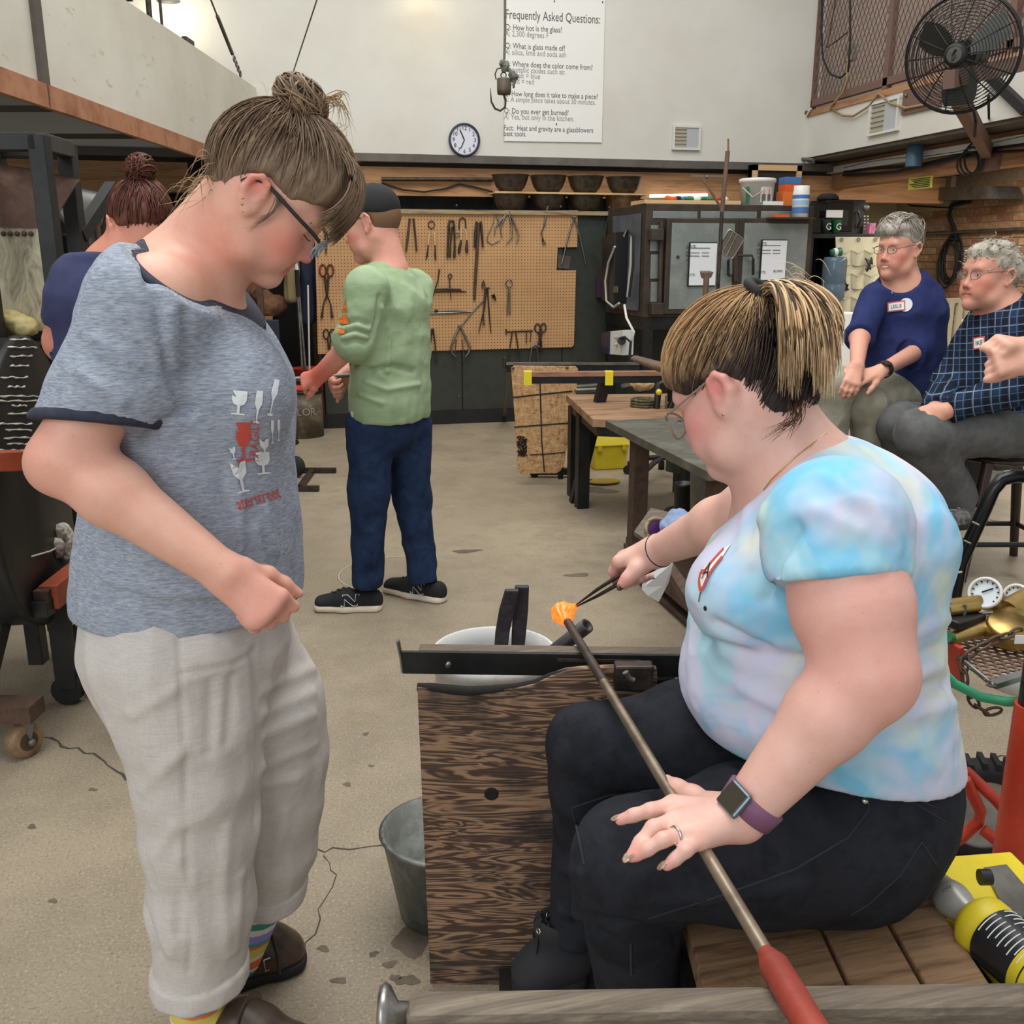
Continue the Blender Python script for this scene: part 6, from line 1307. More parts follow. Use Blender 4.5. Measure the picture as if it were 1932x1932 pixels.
def table():
 z = .70; A,B,C = onZ(1335,890,z),onZ(1143,793,z),onZ(1720,880,z); x0,x1,y0,y1 = (A.x+B.x)/2,C.x,A.y,B.y
 t = thing('marver_table','steel-topped work table with open lower shelf behind the seated person','table',((x0+x1)/2,(y0+y1)/2,0))
 MB().bb((x0,y0,z-.035),(x1,y1,z)).build('tabletop','table_steel',t,bevel=.003)
 lx = .07
 for x in (x0+.09,x1-.06):
  for y in (y0+.10,y1-.22): MB().bb((x-.035,y-.035,0),(x+.035,y+.035,z-.034)).build('leg','rust_dark',t,bevel=.003)
 MB().bb((x0+.06,y0+.06,.15),(x1-.03,y1-.16,.18)).build('shelf','rust_dark',t,bevel=.002); MB().bb((x0+.05,y0+.05,.085),(x1-.03,y0+.10,.15)).build('shelf_rail','rust_dark',t,bevel=.002); MB().bb((x0+.05,y0+.05,.085),(x0+.10,y1-.16,.15)).build('shelf_rail','rust_dark',t,bevel=.002)
 MB().bb((x0+.06,y0+.06,.02),(x1-.03,y1-.16,.04)).build('shelf','rust_dark',t,bevel=.002)
 zs = .181
 def sp(px,py,zz=zs): return onZ(px,py,zz)
 def pail(px,py,r,h,name,m,lab,cat,zz=zs,lid=None):
  c = sp(px,py,zz); MB().lathe([(0,0),(r*.86,0),(r*.97,h-.02),(r*1.02,h-.02),(r*1.02,h),(r*.94,h),(r*.84,.01),(0,.01)],c,n=28).build(name,m,None,label=lab,cat=cat)
 pail(1342,980,.12,.30,'grey_bucket','grey_tub','grey tapered bucket on the shelf of the steel table','bucket')
 pail(1288,965,.05,.15,'black_canister','black_plastic','short black canister on the table shelf in front of the grey bucket','canister')
 c = sp(1298,905); MB().lathe([(0,0),(.085,0),(.085,.40),(.08,.41),(0,.41)],V((c.x+.05,c.y+.25,.181)),n=28).build('metal_can','galvanised_dull',None,label='tall plain metal can behind the buckets on the table shelf',cat='can')
 B2 = Body(); c = sp(1330,985); B2.ell(c+ZU*.07-RT*.0,(.055,.055,.07)); v,f = B2.mesh(.006,1); link_mesh('glass_float',v,f,'purple_glass',None,True,label='round purple glass piece on the table shelf',cat='glass')
 a = [(1196,1003),(1228,958),(1300,975),(1286,1030),(1252,1040)]; hh = 3.25; q = [PH(x,y,hh+(1000-y)*.004) for x,y in a]; n = (q[1]-q[0]).cross(q[2]-q[0]).normalized()
 bd = MB().prism(q,n*.015).build('mould_board','weathered_oak',None,label='slanted grey wooden board leaning at the end of the table shelf',cat='board')
 c = PH(1240,1000,3.15); MB().torus(c,-HF+ZU*.6+RT*.3,.042,.007,22,8).build('lens_ring','oak_rail',None,label='upright ring with purple glass inside leaning on the slanted board',cat='ring'); MB().lathe([(.0001,0),(.04,.001)],c,-HF+ZU*.6+RT*.3,22).build('lens','purple_glass',bpy.data.objects['lens_ring'])
 K = Body(); R = random.Random(3)
 for i in range(9): K.ell(PH(1285+R.uniform(-22,26),985+R.uniform(-16,14),3.12+R.uniform(-.04,.04)),(.03,.03,.016),k=.02)
 v,f = K.mesh(.005,1); v = folds(v,f,.008,(30,30,30),1.2,.003,(70,70,70)); link_mesh('rag',v,f,'rag_blue',None,True,label='crumpled pale blue rag on the table shelf',cat='rag')
 P_ = [(1214,1068),(1238,1058),(1262,1050),(1270,1062),(1262,1098),(1243,1136),(1222,1124),(1211,1112)]; q = [PH(x,y,2.55+.01*math.sin(i*1.7)) for i,(x,y) in enumerate(P_)]
 MB().prism(q,HF*.0015).build('paper_sheet','tissue',None,label='limp white paper sheet hanging beside the far hand',cat='paper')
 MB().hexa([PH(x,y,h) for (x,y,h) in ((1246,1066,2.75),(1300,1160,2.35),(1318,1150,2.35),(1258,1060,2.75),(1246,1052,2.75),(1300,1138,2.35),(1318,1128,2.35),(1258,1046,2.75))]).build('low_rail','rust_dark',t)
 c = onZ(1252,900,0); s = thing('castor_base','black five-spoke castor base standing under the table','stool base',c)
 for i in range(5):
  a_ = i*2*PI/5; d = V((math.cos(a_),math.sin(a_),0)); MB().tube([c+ZU*.14,c+d*.12+ZU*.12,c+d*.25+ZU*.07],.018,8).build('spoke','black_plastic',s); MB().cyl(c+d*.25+ZU*.03-d.cross(ZU)*.02,c+d*.25+ZU*.03+d.cross(ZU)*.02,.03,n=14).build('castor','black_rubber',s)
 MB().cyl(c+ZU*.12,c+ZU*.42,.022,n=12).build('post','black_plastic',s)
table()
def far_bench():
 h1,h2 = 5.50,6.15; b = thing('glassblowing_bench','second glassblowing bench with yellow-taped rail near the pegboard','bench',PH(1130,940,5.7))
 a,c = PH(990,706,h1),PH(1272,704,h1); MB().beam(a,c,.05,.028).build('rail_timber','oak_red',b,bevel=.003); MB().beam(a-ZU*.033,c-ZU*.033,.04,.04).build('rail_iron','black_steel',b)
 for x0,x1 in ((988,1003),(1141,1156)): MB().beam(PH(x0,713,h1-.004),PH(x1,713,h1-.004),.064,.078).build('tape_band','yellow_tape',b)
 a2,c2 = PH(955,686,h2),PH(1206,686,h2); MB().beam(a2,c2,.05,.014).build('rail_plate','bright_steel',b); MB().beam(a2-ZU*.03,c2-ZU*.03,.04,.045).build('rail_iron','black_steel',b); MB().cyl(a2-RT*.01-ZU*.03,a2-RT*.01+ZU*.04,.014,n=10).build('rail_stop','dark_iron',b)
 MB().beam(PH(1140,722,h1+.02),onZ(1084,948,0),.05,.06).build('leg','black_steel',b); MB().beam(PH(1268,722,h1+.02),PH(1262,860,h1+.3),.05,.05).build('leg','black_steel',b)
 MB().beam(PH(960,694,h2),onZ(950,800,0)+HF*.3,.03,.03).build('leg','dark_iron',b)
 z = .62; q = [onZ(1068,744,z),onZ(1118,790,z),onZ(1330,796,z),onZ(1300,742,z)]; MB().prism([p-ZU*.045 for p in q],ZU*.045).build('seat_board','bench_top',b,bevel=.004)
 MB().prism([p-ZU*.10 for p in (q[0].lerp(q[2],.03),q[1].lerp(q[3],.04),q[2].lerp(q[0],.03),q[3].lerp(q[1],.04))],ZU*.05).build('seat_frame','black_steel',b)
 for p in (q[0].lerp(q[2],.08),q[0].lerp(q[1],.35).lerp(q[2],.08),q[2].lerp(q[0],.08),q[3].lerp(q[1],.06)): MB().beam(V((p.x,p.y,0)),V((p.x,p.y,z-.06)),.07,.07).build('leg','black_steel',b)
 c = onZ(1212,735,z); K = Body(); K.ell(c+ZU*.04,(.075,.05,.045)); v,f = K.mesh(.008,1); v = folds(v,f,.012,(22,22,22),1.9,.006,(60,60,60)); link_mesh('sponge_block',v,f,'pale_wood',None,True,label='crumbly tan block lying on the second bench seat',cat='block')
 c = onZ(1216,767,z); r = MB()
 for i in range(5): r.torus(c+ZU*(.008+i*.008),ZU,.075-.006*(i % 2),.007,26,6)
 r.build('rope_coil','rope',None,label='small coil of dark striped cord on the second bench seat',cat='cord')
 for i,(x0,y0,x1,y1) in enumerate(((1085,730,1130,727),(1085,737,1135,735),(1175,728,1200,722))): MB().cyl(onZ(x0,y0,z+.015+i*.002),onZ(x1,y1,z+.015),.013,n=10).build('steel_tool','bright_steel',None,label=['thin bright steel bar lying on the bench seat behind the taped rail','thicker bright steel bar lying on the bench seat nearer the leg','short steel stub lying on the bench seat beside the tan block'][i],cat='bar')
 c = PH(1255,745,5.3); cl = thing('clamp','black bench clamp with small yellow knob on the second bench','clamp',onZ(1258,770,z)); MB().tube([c+V((-.05,0,-.12)),c+V((-.04,0,.06)),c+V((.03,0,.09)),c+V((.06,0,.0)),c+V((.02,0,-.10))],.02,8).build('jaw','black_plastic',cl); MB().ball(c+V((-.05,-.03,.02)),.018,10,7).build('knob','yellow_plastic',cl); MB().cyl(c+V((.0,-.02,-.16)),c+V((0,-.02,.0)),.008,n=8).build('screw','dull_steel',cl)
wood('oak_red',(112,76,56),(140,100,76),(160,120,94),0,2,12); mat('rope',(110,100,70),.9,0,(50,46,38),40)
far_bench()
def shield():
 h = 6.02; pts = [(964,694),(970,690),(1086,691),(1091,697),(1088,735),(1072,830),(1064,878),(1058,888),(1050,893),(984,894),(976,888),(972,800)]
 s = thing('heat_shield','tapered chipboard heat shield with black grid lines on a castor stand','shield',PH(1015,905,h)); o = MB().prism([PH(x,y,h) for x,y in pts],HF*.018).build('board','osb_board',s,bevel=.002)
 def line(pp,w=.006): 
  for (x0,y0),(x1,y1) in zip(pp,pp[1:]): MB().beam(PH(x0,y0,h-.002),PH(x1,y1,h-.002),.003,w*2,hint=None).build('pen_line','scribble',s)
 line([(1018,700),(1020,760),(1022,830),(1027,890)],.004); line([(967,750),(1010,745),(1080,738)],.004); line([(970,806),(1020,802),(1076,798)],.004); line([(1000,858),(1040,856),(1066,853)],.003)
 R = random.Random(2); pts = [PH(975+R.uniform(0,20),822+R.uniform(0,40),h-.004) for _ in range(60)]; pts.sort(key=lambda p: p.z+R.uniform(-.06,.06)); MB().tube(pts,.0035,4).build('scribble','scribble',s)
 for x,y in ((968,694),(1070,693)): MB().ball(PH(x,y,h-.004),.010,8,6).build('screw','dull_steel',s)
 MB().beam(PH(1060,700,h+.05),V((PH(1060,700,h+.05).x,PH(1060,700,h+.05).y,.04)),.03,.03).build('post','black_steel',s); c = onZ(1050,900,0); MB().beam(c-RT*.18+ZU*.04,c+RT*.16+ZU*.04,.05,.04).build('foot','black_steel',s)
 for r_ in (-.15,.12): MB().cyl(c+RT*r_+ZU*.03-HF*.02,c+RT*r_+ZU*.03+HF*.02,.03,n=12).build('castor','black_rubber',s)
shield()
def toolbox():
 c = onZ(1152,886,0); b = thing('toolbox','yellow plastic toolbox with black lid inset under the second bench','toolbox',c); w,dp,hh = .25,.26,.17
 f = lambda x,y,z: c+V((1,0,0))*x+V((0,1,0))*y+ZU*z; B = MB(); B.hexa([f(-w/2*.9,.0,0),f(w/2*.9,.0,0),f(w/2*.9,dp,0),f(-w/2*.9,dp,0),f(-w/2,-.01,hh),f(w/2,-.01,hh),f(w/2,dp+.01,hh),f(-w/2,dp+.01,hh)]).build('box','yellow_plastic',b,bevel=.008)
 MB().hexa([f(-w/2-.012,-.022,hh),f(w/2+.012,-.022,hh),f(w/2+.012,dp+.022,hh),f(-w/2-.012,dp+.022,hh),f(-w/2*.86,.02,hh+.075),f(w/2*.86,.02,hh+.075),f(w/2*.86,dp-.02,hh+.075),f(-w/2*.86,dp-.02,hh+.075)]).build('lid','yellow_plastic',b,bevel=.008)
 MB().hexa([f(-.08,.05,hh+.074),f(.08,.05,hh+.074),f(.08,dp-.05,hh+.074),f(-.08,dp-.05,hh+.074),f(-.07,.06,hh+.085),f(.07,.06,hh+.085),f(.07,dp-.06,hh+.085),f(-.07,dp-.06,hh+.085)]).build('lid_inset','black_plastic',b)
 for x in (-.09,.09): MB().box(f(x,-.022,hh-.01),(.03,.015,.045)).build('latch','yellow_plastic',b,bevel=.003)
 c = onZ(1140,912,0); p = thing('hand_scoop','flat yellow scoop with brown handle lying on the floor','scoop',c); B = Body(); B.ell(c+ZU*.014,(.11,.07,.014)); v,f_ = B.mesh(.006,1); link_mesh('blade',v,f_,'yellow_dull',p,True); MB().tube([c-RT*.08+ZU*.014,c-RT*.20+HF*.08+ZU*.02],.014,8).build('handle','rust_dark',p)
mat('yellow_dull',(168,140,40),.6)
toolbox()
# == pegboard wall, bowls, things on the white wall
def pegm():
 t = NT('pegboard_brown'); tc = t.new('ShaderNodeTexCoord'); sp = t.new('ShaderNodeSeparateXYZ'); t.link(tc.outputs['Object'],sp.inputs[0])
 def cell(s): return t.math('SUBTRACT',t.math('FRACT',t.math('MULTIPLY',s,1/.0272)),.5)
 x,z = cell(sp.outputs[0]),cell(sp.outputs[2]); d = t.math('ADD',t.math('MULTIPLY',x,x),t.math('MULTIPLY',z,z)); m = t.math('LESS_THAN',d,.030)
 n = t.noise(t.coord(),3,4); c = t.ramp(n,[(.35,(182,138,92)),(.65,(196,152,104))]); t.set(t.mix(m,c,lin((92,62,38))),.7)
pegm()
def W(px,py,o=.03): return onY(px,py,YP-o)
peg = [(593,401),(1090,397),(1089,466),(1052,467),(1050,510),(1087,510),(1083,650),(1079,655),(600,668)]
MB().prism([W(x,y,.026) for x,y in reversed(peg)],(0,.006,0)).build('pegboard','pegboard_brown',None,label='large brown pegboard with a notch in its right edge',cat='pegboard')
mpp = (W(901,500)-W(900,500)).length
NTOOL = [0]
def tool(name,label,cat,parts,group=None):
 """parts: (part name, [(px,py)...], radius in px or list, material[, closed])"""
 allp = [W(*q) for p in parts for q in p[1]]; base = V((sum(p.x for p in allp)/len(allp),YP-.03,min(p.z for p in allp)))
 T = thing(name,label,cat,base,group) if len(parts) > 1 else None
 for i,p in enumerate(parts):
  r = p[2]; r = [x*mpp for x in r] if isinstance(r,(list,tuple)) else r*mpp
  off = .030+.004*(i % 3); rm = max(r) if isinstance(r,list) else r
  mb = MB().tube([W(x,y,off+rm*.5) for x,y in p[1]],r,7,closed=len(p) > 4 and p[4],flat=.75)
  o = mb.build(p[0],p[3],T) if T else mb.build(name,p[3],None,label=label,cat=cat,group=group)
def loop(cx,cy,rx,ry,a0=0,a1=2*PI,n=14): return [(cx+rx*math.cos(a0+(a1-a0)*i/n),cy+ry*math.sin(a0+(a1-a0)*i/n)) for i in range(n if abs(a1-a0-2*PI) < .01 else n+1)]
di,bs,ds,rb,pw = 'dark_iron','bright_steel','dull_steel','rust_dark','pale_wood'
mat('tool_rust_red',(128,66,40),.6,.3,(92,48,32),40)
tool('glass_shears','shears with red-brown loop handles hanging at the pegboard left edge','shears',[('handle',loop(609,510,6,11),2,'tool_rust_red',True),('handle',loop(623,510,6,11),2,'tool_rust_red',True),('shank',[(612,520),(616,540),(617,556)],[2.5,4,3],di),('shank',[(620,520),(618,540),(617,556)],[2.5,3,3],di),('blade',[(617,556),(610,575),(607,600)],[2,1.6,3],di),('blade',[(617,556),(624,575),(627,600)],[2,1.6,3],di)])
tool('glass_shears','black loop-handled shears hanging low at the pegboard left edge','shears',[('handle',loop(615,630,5,9),1.6,di,True),('handle',loop(627,630,5,9),1.6,di,True),('blade',[(618,638),(620,660)],2,di),('blade',[(624,638),(622,660)],2,di)])
tool('pointed_trowel','dark pointed blade hanging at the top left of the pegboard','blade',[('grip',[(613,430),(614,455)],2,di),('blade',[(614,455),(615,462),(615,482)],[3.5,3,.5],di)])
tool('wooden_tongs','tall dark wooden tongs hanging beside the green-shirted person','tongs',[('arm',[(773,412),(770,440),(766,474)],[2.5,3,2.5],rb),('arm',[(780,412),(783,440),(786,474)],[2.5,2.5,2],di)])
tool('wood_grip_tweezers','tweezers with two pale wooden grips and a ring top','tweezers',[('ring',loop(814,424,6,7),1.2,di,True),('grip',[(810,439),(808,462)],2.2,pw),('grip',[(819,439),(821,462)],2.2,pw),('tip',[(808,462),(806,480),(804,490)],[1.2,2.4,1],di),('tip',[(821,462),(821,480),(822,490)],[1.2,2.4,2],di)])
tool('jacks','cluster of black iron jacks hanging left of the second wood-grip pair','jacks',[('bow',[(846,430),(848,416),(856,417),(857,430)],3,di),('blade',[(847,428),(845,460),(844,486)],[3,2.5,2.5],di),('blade',[(853,428),(850,460),(849,486)],[2.5,2,2.5],di),('blade',[(857,428),(858,460),(857,486)],[2.5,2,3.5],di),('ring',loop(862,443,4,4),1,ds,True)])
tool('wood_grip_tweezers','wood-gripped tweezers with blackened bow beside the black jacks','tweezers',[('bow',[(866,432),(867,414),(873,410),(878,414),(879,432)],2,di),('grip',[(870,430),(870,453)],2,pw),('grip',[(878,431),(881,453)],1.8,pw),('tip',[(870,453),(867,468),(866,478)],[2,4,3],di),('tip',[(881,453),(880,468),(881,477)],[2,4,3],di)])
tool('paddle_pole','long dark pole with split head hanging in the pegboard middle','pole',[('shaft',[(903,420),(900,470),(896,540),(895,566)],[4,4,4,3],rb),('wing',[(899,418),(897,440),(895,467)],[3,4,2],di),('wing',[(907,418),(909,440),(911,467)],[3,3,2],di)])
tool('steel_calipers','small bright steel calipers with round bow','calipers',[('arm',[(935,402),(929,425),(920,445),(919,455),(928,461),(943,453)],1.3,bs),('arm',[(936,402),(941,420),(946,432)],1.6,bs)])
tool('steel_calipers','large pale steel calipers with curved legs near the pegboard top','calipers',[('arm',[(958,398),(950,415),(944,430),(947,450)],[2,2.5,2,1],bs),('arm',[(959,398),(964,420),(966,447),(955,460)],[2,2.5,2,1],bs),('arm',[(960,398),(972,425),(979,445),(974,460)],[2,2.4,1.6,1],bs),('arm',[(956,400),(944,418),(934,430),(933,445)],[2,2,1.6,1],bs)])
tool('wire_bundle','thin twisted wire bundle hanging between the calipers and the notch','wire',[('stem',[(1034,388),(1030,405),(1027,425)],[2,2.6,2.4],ds),('coil',[(1027,425),(1021,440),(1026,455),(1030,460),(1024,461),(1023,450)],1.2,di)])
tool('steel_dividers','big plain steel dividers hanging over the pegboard notch','dividers',[('leg',[(1083,410),(1072,445),(1060,498)],[2,2.4,2],bs),('leg',[(1083,410),(1094,445),(1105,497)],[2,2.2,2],bs),('hinge',[(1080,410),(1086,410)],3,ds)])
tool('hook_tool','slender dark hooked tool right of the green-shirted person','hook',[('stem',[(829,508),(826,530),(819,552),(814,568)],[2,1.6,1.2,1],di)])
tool('swivel_hook','small iron swivel hook above the horizontal tongs','hook',[('ring',loop(849,521,3.5,4),1.2,di,True),('stem',[(848,526),(849,545),(851,566)],[1.6,1.2,.8],di)])
tool('flat_tongs','dark tongs lying level on two pegs','tongs',[('arm',[(816,550),(850,549),(880,550)],[2.2,2.4,1],di),('arm',[(816,546),(845,545),(870,546)],[1.6,2.2,2],rb)])
tool('long_shears','long steel shears lying level on pegs','shears',[('blade',[(806,591),(850,590),(892,588)],[2,2.6,1.4],bs),('blade',[(810,588),(860,586),(886,589)],[1.6,2,1],ds),('pivot',[(820,586),(826,586)],3,di)])
tool('bent_calipers','steel calipers with curved legs on a long bent rod','calipers',[('rod',[(924,543),(920,541),(915,546),(913,566),(890,590),(868,618)],1.8,bs),('leg',[(868,615),(858,635),(851,655),(853,666),(861,674)],[2.4,3,3,2.6,1.4],bs),('leg',[(868,615),(880,640),(887,655),(884,666),(877,674)],[2.4,3,3,2.6,1.4],bs),('bolt',[(864,615),(870,617)],3.4,ds)])
tool('iron_dividers','dark iron dividers with arrow-shaped heads','dividers',[('head',[(912,528),(912,540)],[.8,6],di),('head',[(930,556),(936,568)],[5,.8],di),('leg',[(918,542),(914,580),(903,628)],[2,2,1],di),('leg',[(920,542),(922,580),(926,628)],[2,2,1.2],di),('leg',[(915,545),(912,590),(913,614)],[1.6,1.6,2],rb)])
tool('ring_tongs','pale steel ring-ended tongs hanging alone on the right','tongs',[('ring',loop(960,534,6,7,-1.1,4.6),1.7,bs),('tine',[(959,542),(958,570),(957,594)],1.7,ds),('tine',[(961,542),(962,570),(962,594)],1.7,ds)])
tool('black_tongs','black tongs with square feet below the level shears','tongs',[('arm',[(815,620),(812,650),(810,684)],[2.4,1.6,2.6],di),('arm',[(817,620),(821,650),(823,684)],[2.4,1.6,2.6],di)])
tool('thin_tongs','thin coppery tongs hanging behind the curved calipers','tongs',[('arm',[(861,640),(858,675),(856,700)],1.1,rb),('arm',[(872,640),(875,675),(878,700)],1.1,rb)])
tool('iron_bar','short rusty bar lying level on pegs near the lower right corner','bar',[('bar',[(954,626),(1005,624)],1.8,di),('end',[(955,621),(955,630)],2.2,di),('prong',[(993,626),(993,648)],1.4,rb),('prong',[(1002,626),(1000,645)],1.4,rb)])
tool('hanging_tongs','slim dark tongs hung over the rusty bar','tongs',[('arm',[(966,628),(961,665),(957,705)],[2,1.6,1.6],di),('arm',[(973,628),(978,660),(981,690)],[2,1.6,1.6],di)])
tool('loop_shears','rusty shears with two round loops near the lower right corner','shears',[('handle',loop(1014,619,5,8),1.8,di,True),('handle',loop(1025,618,5,8),1.8,di,True),('blade',[(1017,627),(1020,645),(1022,664)],[3,3.4,2],di),('blade',[(1022,627),(1017,645),(1012,660)],[3,3.4,2],rb)])
tool('squat_tongs','squat steel tongs reaching below the pegboard edge','tongs',[('jaw',[(1002,655),(1010,650),(1018,655)],3,ds),('arm',[(1004,655),(1000,675),(998,696)],2,ds),('arm',[(1013,655),(1015,675),(1017,696)],2,rb)])
MB().prism([W(1053,480,.012),W(1077,484,.012),W(1074,508,.012),W(1052,506,.012)],(0,.006,0)).build('steel_plate','brown_steel',None,label='small dull square plate on the green wall inside the notch',cat='plate')
tool('iron_rod','iron rod with knob leaning at the kiln side of the green wall','rod',[('rod',[(1148,405),(1142,440),(1138,456)],[1.5,1.5,3],di)])
mat('purple_box',(62,40,70),.5)
MB().box(W(1133,543,.03),(.075,.06,.17)).build('switch_box','purple_box',None,bevel=.004,label='small dark purple switch box on the green wall',cat='switch box')
mat('black_bowl',(50,46,42),.42,.5,(84,76,66),7,c3=(36,33,30)); mat('tan_bowl',(140,104,62),.55,.2,(104,78,50),8,c3=(66,54,42))
YB = YP+.12; bpm = (onY(1001,370,YB)-onY(1000,370,YB)).length; zl = onY(1000,392,YB).z
zl = zp+.015
pos = [['first','second','third','last'][i]+' from the calipers end' for i in range(4)]; labs = ['blackened bowl on the ledge, lower row, %s','blackened bowl on the shelf board, upper row, %s']
brd = MB().bb((onY(928,370,YB).x,YP-.02,zl+.140),(onY(1212,370,YB).x,YP+.28,zl+.155)).build('shelf_board','pale_wood',None,label='thin wooden board between the two rows of bowls',cat='board')
for r in (0,1):
 for i,x in enumerate((963,1034,1104,1176)):
  c = onY(x,370,YB); c = V((c.x,YB,zl+r*.155)); R_ = 33*bpm; H_ = .14 if r == 0 else .145
  m = 'tan_bowl' if (r == 0 and i == 3) else 'black_bowl'; lab = 'tan-brown patched bowl at the kiln end of the lower row' if m == 'tan_bowl' else labs[r] % pos[i]
  MB().lathe([(0,.0),(R_*.55,0),(R_*.80,.045),(R_*.94,.10),(R_*1.0,H_-.008),(R_*1.05,H_-.004),(R_*1.05,H_),(R_*.96,H_),(R_*.88,.09),(R_*.7,.03),(0,.015)],c,n=28).build('casting_bowl',m,None,label=lab,cat='bowl',group='blackened bowls on the ledge' if m != 'tan_bowl' else None)
MB().tube([onY(720,338,YW+.04),onY(930,339,YW+.04)],.018,8).build('steam_pipe','dark_iron',None,label='thin dark pipe running along the timber beam',cat='pipe')
MB().tube([onY(x,y,YW+.06) for x,y in ((720,345),(760,358),(800,362),(840,356),(866,347),(900,354),(930,362))],.008,6).build('loose_cable','black_rubber',None,label='sagging black cable pinned to the timber beam',cat='cable')
def U(px,py,o=.02): return onY(px,py,YW-o)
cm = (U(877,264)-U(876,264)).length
cl = thing('wall_clock','round white wall clock with navy rim showing roman-free numerals','clock',U(876,292,.0)); cl['label'] = 'round white wall clock with dark navy rim on the white wall'
cc_ = U(876,264,.02); mat('navy_plastic',(44,46,70),.35); mat('clock_face',(214,216,226),.5)
MB().lathe([(26*cm,-.02),(29*cm,-.02),(29.5*cm,.012),(26*cm,.016),(25.5*cm,.0)],cc_,(0,-1,0),40).build('rim','navy_plastic',cl); MB().lathe([(0,.002),(26*cm,.002)],cc_,(0,-1,0),40).build('dial','clock_face',cl)
for i in range(1,13):
 a = 2*PI*i/12; text_mesh(str(i),.045,cc_+V((math.sin(a)*20*cm,-.004,math.cos(a)*20*cm)),(1,0,0),(0,0,1),'black_ink','numeral',cl)
for dx,dz,w_ in ((-8,17,.006),(-7,-15,.005)): MB().beam(cc_+V((0,-.006,0)),cc_+V((dx*cm,-.006,dz*cm)),.004,w_*1.4).build('clock_hand','black_ink',cl)
ps = thing('wall_poster','tall white question-and-answer poster pinned to the white wall','poster',U(1042,268,.0)); a,b,c,d = U(948,266,.012),U(1136,269,.012),U(1142,-20,.012),U(951,-20,.012)
a.x = d.x; b.x = c.x
MB().prism([d,c,b,a],(0,.004,0)).build('sheet','white_paper',ps)
def ln(txt,x,y,s,m='grey_ink'): text_mesh(txt,s*1.0,U(x,y,.0135),(1,0,0),(0,0,1),m,'lettering',ps,'LEFT',squeeze=.70 if txt[0] == 'F' and 'Asked' in txt else .80)
px1 = cm
for txt,x,y,s,m in (('Frequently Asked Questions:',953,27,21,'grey_ink'),('Q: How hot is the glass?',953,51,13,'grey_ink'),('A: 2,300 degrees F',953,63,13,'pale_ink'),('Q: What is glass made of?',953,86,13,'grey_ink'),('A: silica, lime and soda ash',953,98,13,'pale_ink'),('Q: Where does the color come from?',952,120,13,'grey_ink'),('A: metallic oxides such as:',952,131,13,'pale_ink'),('cobalt = blue',962,142,13,'pale_ink'),('gold = red',962,153,13,'pale_ink'),('Q: How long does it take to make a piece?',951,176,12.5,'grey_ink'),('A: A simple piece takes about 30 minutes.',951,187,12.5,'pale_ink'),('Q: Do you ever get burned?',951,209,13,'grey_ink'),('A: Yes, but only in the kitchen.',951,220,13,'pale_ink'),('Fact:  Heat and gravity are a glassblowers',950,241,12.5,'grey_ink'),('best tools.',950,252,12.5,'grey_ink')): ln(txt,x,y,s*px1*1.05,m)
for x,y in ((1046,2),(1137,4),(1050,234)): MB().ball(U(x,y,.016),.006,8,6).build('pin','black_ink',ps)
mat('louvre_beige',(170,164,146),.7); mat('louvre_grey',(176,180,182),.5)
def vent(name,lab,C,u,v,w,h,nrm):
 t = thing(name,lab,'vent',C-v*h/2)
 for s in (-1,1): MB().beam(C-u*w/2+v*s*h/2*.93,C+u*w/2+v*s*h/2*.93,.02,h*.14,hint=nrm).build('frame','white_metal',t); MB().beam(C-v*h/2+u*s*w/2*.93,C+v*h/2+u*s*w/2*.93,.02,w*.1,hint=nrm).build('frame','white_metal',t)
 MB().prism([C-u*w*.45-v*h*.45+nrm*-.004,C-v*h*.45+nrm*-.004,C+v*h*.45+nrm*-.004,C-u*w*.45+v*h*.45+nrm*-.004],nrm*.004).build('backing','louvre_beige',t); MB().prism([C-v*h*.45,C+u*w*.45-v*h*.45,C+u*w*.45+v*h*.45,C+v*h*.45],nrm*.006).build('screen','louvre_grey',t)
 for i in range(6): z = -.38+.15*i; MB().beam(C-u*w*.44+v*h*z+nrm*.004,C+v*h*z+nrm*.004,.012,.012).build('slat','louvre_beige',t)
vent('wall_vent','square white vent grille on the white wall right of the poster',U(1295,260,.015),V((1,0,0)),ZU,58*cm,44*cm,V((0,-1,0)))
hk = thing('hanging_hook','rope with iron weight and big hook hanging before the poster','hook',PH(940,208,6.0)); G = lambda x,y: PH(x,y,6.0); gm = pxm(950,150,6.0)
mat('rope_grey',(92,92,82),.9,0,(116,114,100),60)
MB().tube([G(953,-60),G(953,60),G(951,122)],2.4*gm,8).build('rope','rope_grey',hk)
K = Body()
for x,y,r in ((950,121,6),(955,124,6),(947,119,4),(951,131,5),(966,140,6),(971,145,6),(969,152,4)): K.ell(G(x,y),r*gm,k=.01)
K.cone(G(957,126),G(967,142),2.4*gm,k=.01); K.cone(G(970,148),G(969,165),3*gm,1.4*gm,k=.01); v,f = K.mesh(.006,1); v = folds(v,f,.008,(60,60,60),1,.004,(120,120,120)); link_mesh('knot',v,f,'rope_grey',hk,True)
MB().torus(G(950,142),HF,5*gm,1.2*gm,18,6).build('eye_ring','dark_iron',hk); MB().tube([G(946,128),G(938,130),G(934,140),G(936,150)],1.4*gm,6).build('bail','dark_iron',hk)
mat('weight_iron',(110,100,84),.55,.5,(80,74,64),10); MB().lathe([(0,-14*gm),(12.5*gm,-14*gm),(13.5*gm,-6*gm),(13.5*gm,12*gm),(12.8*gm,14*gm),(0,14*gm)],G(951,163),n=24).build('weight','weight_iron',hk)
MB().tube([G(950,177),G(954,190),G(953,202),G(944,209),G(934,205),G(927,192),G(925,166)],[2*gm,2*gm,2*gm,2*gm,2*gm,1.8*gm,.5*gm],8).build('hook','dark_iron',hk)
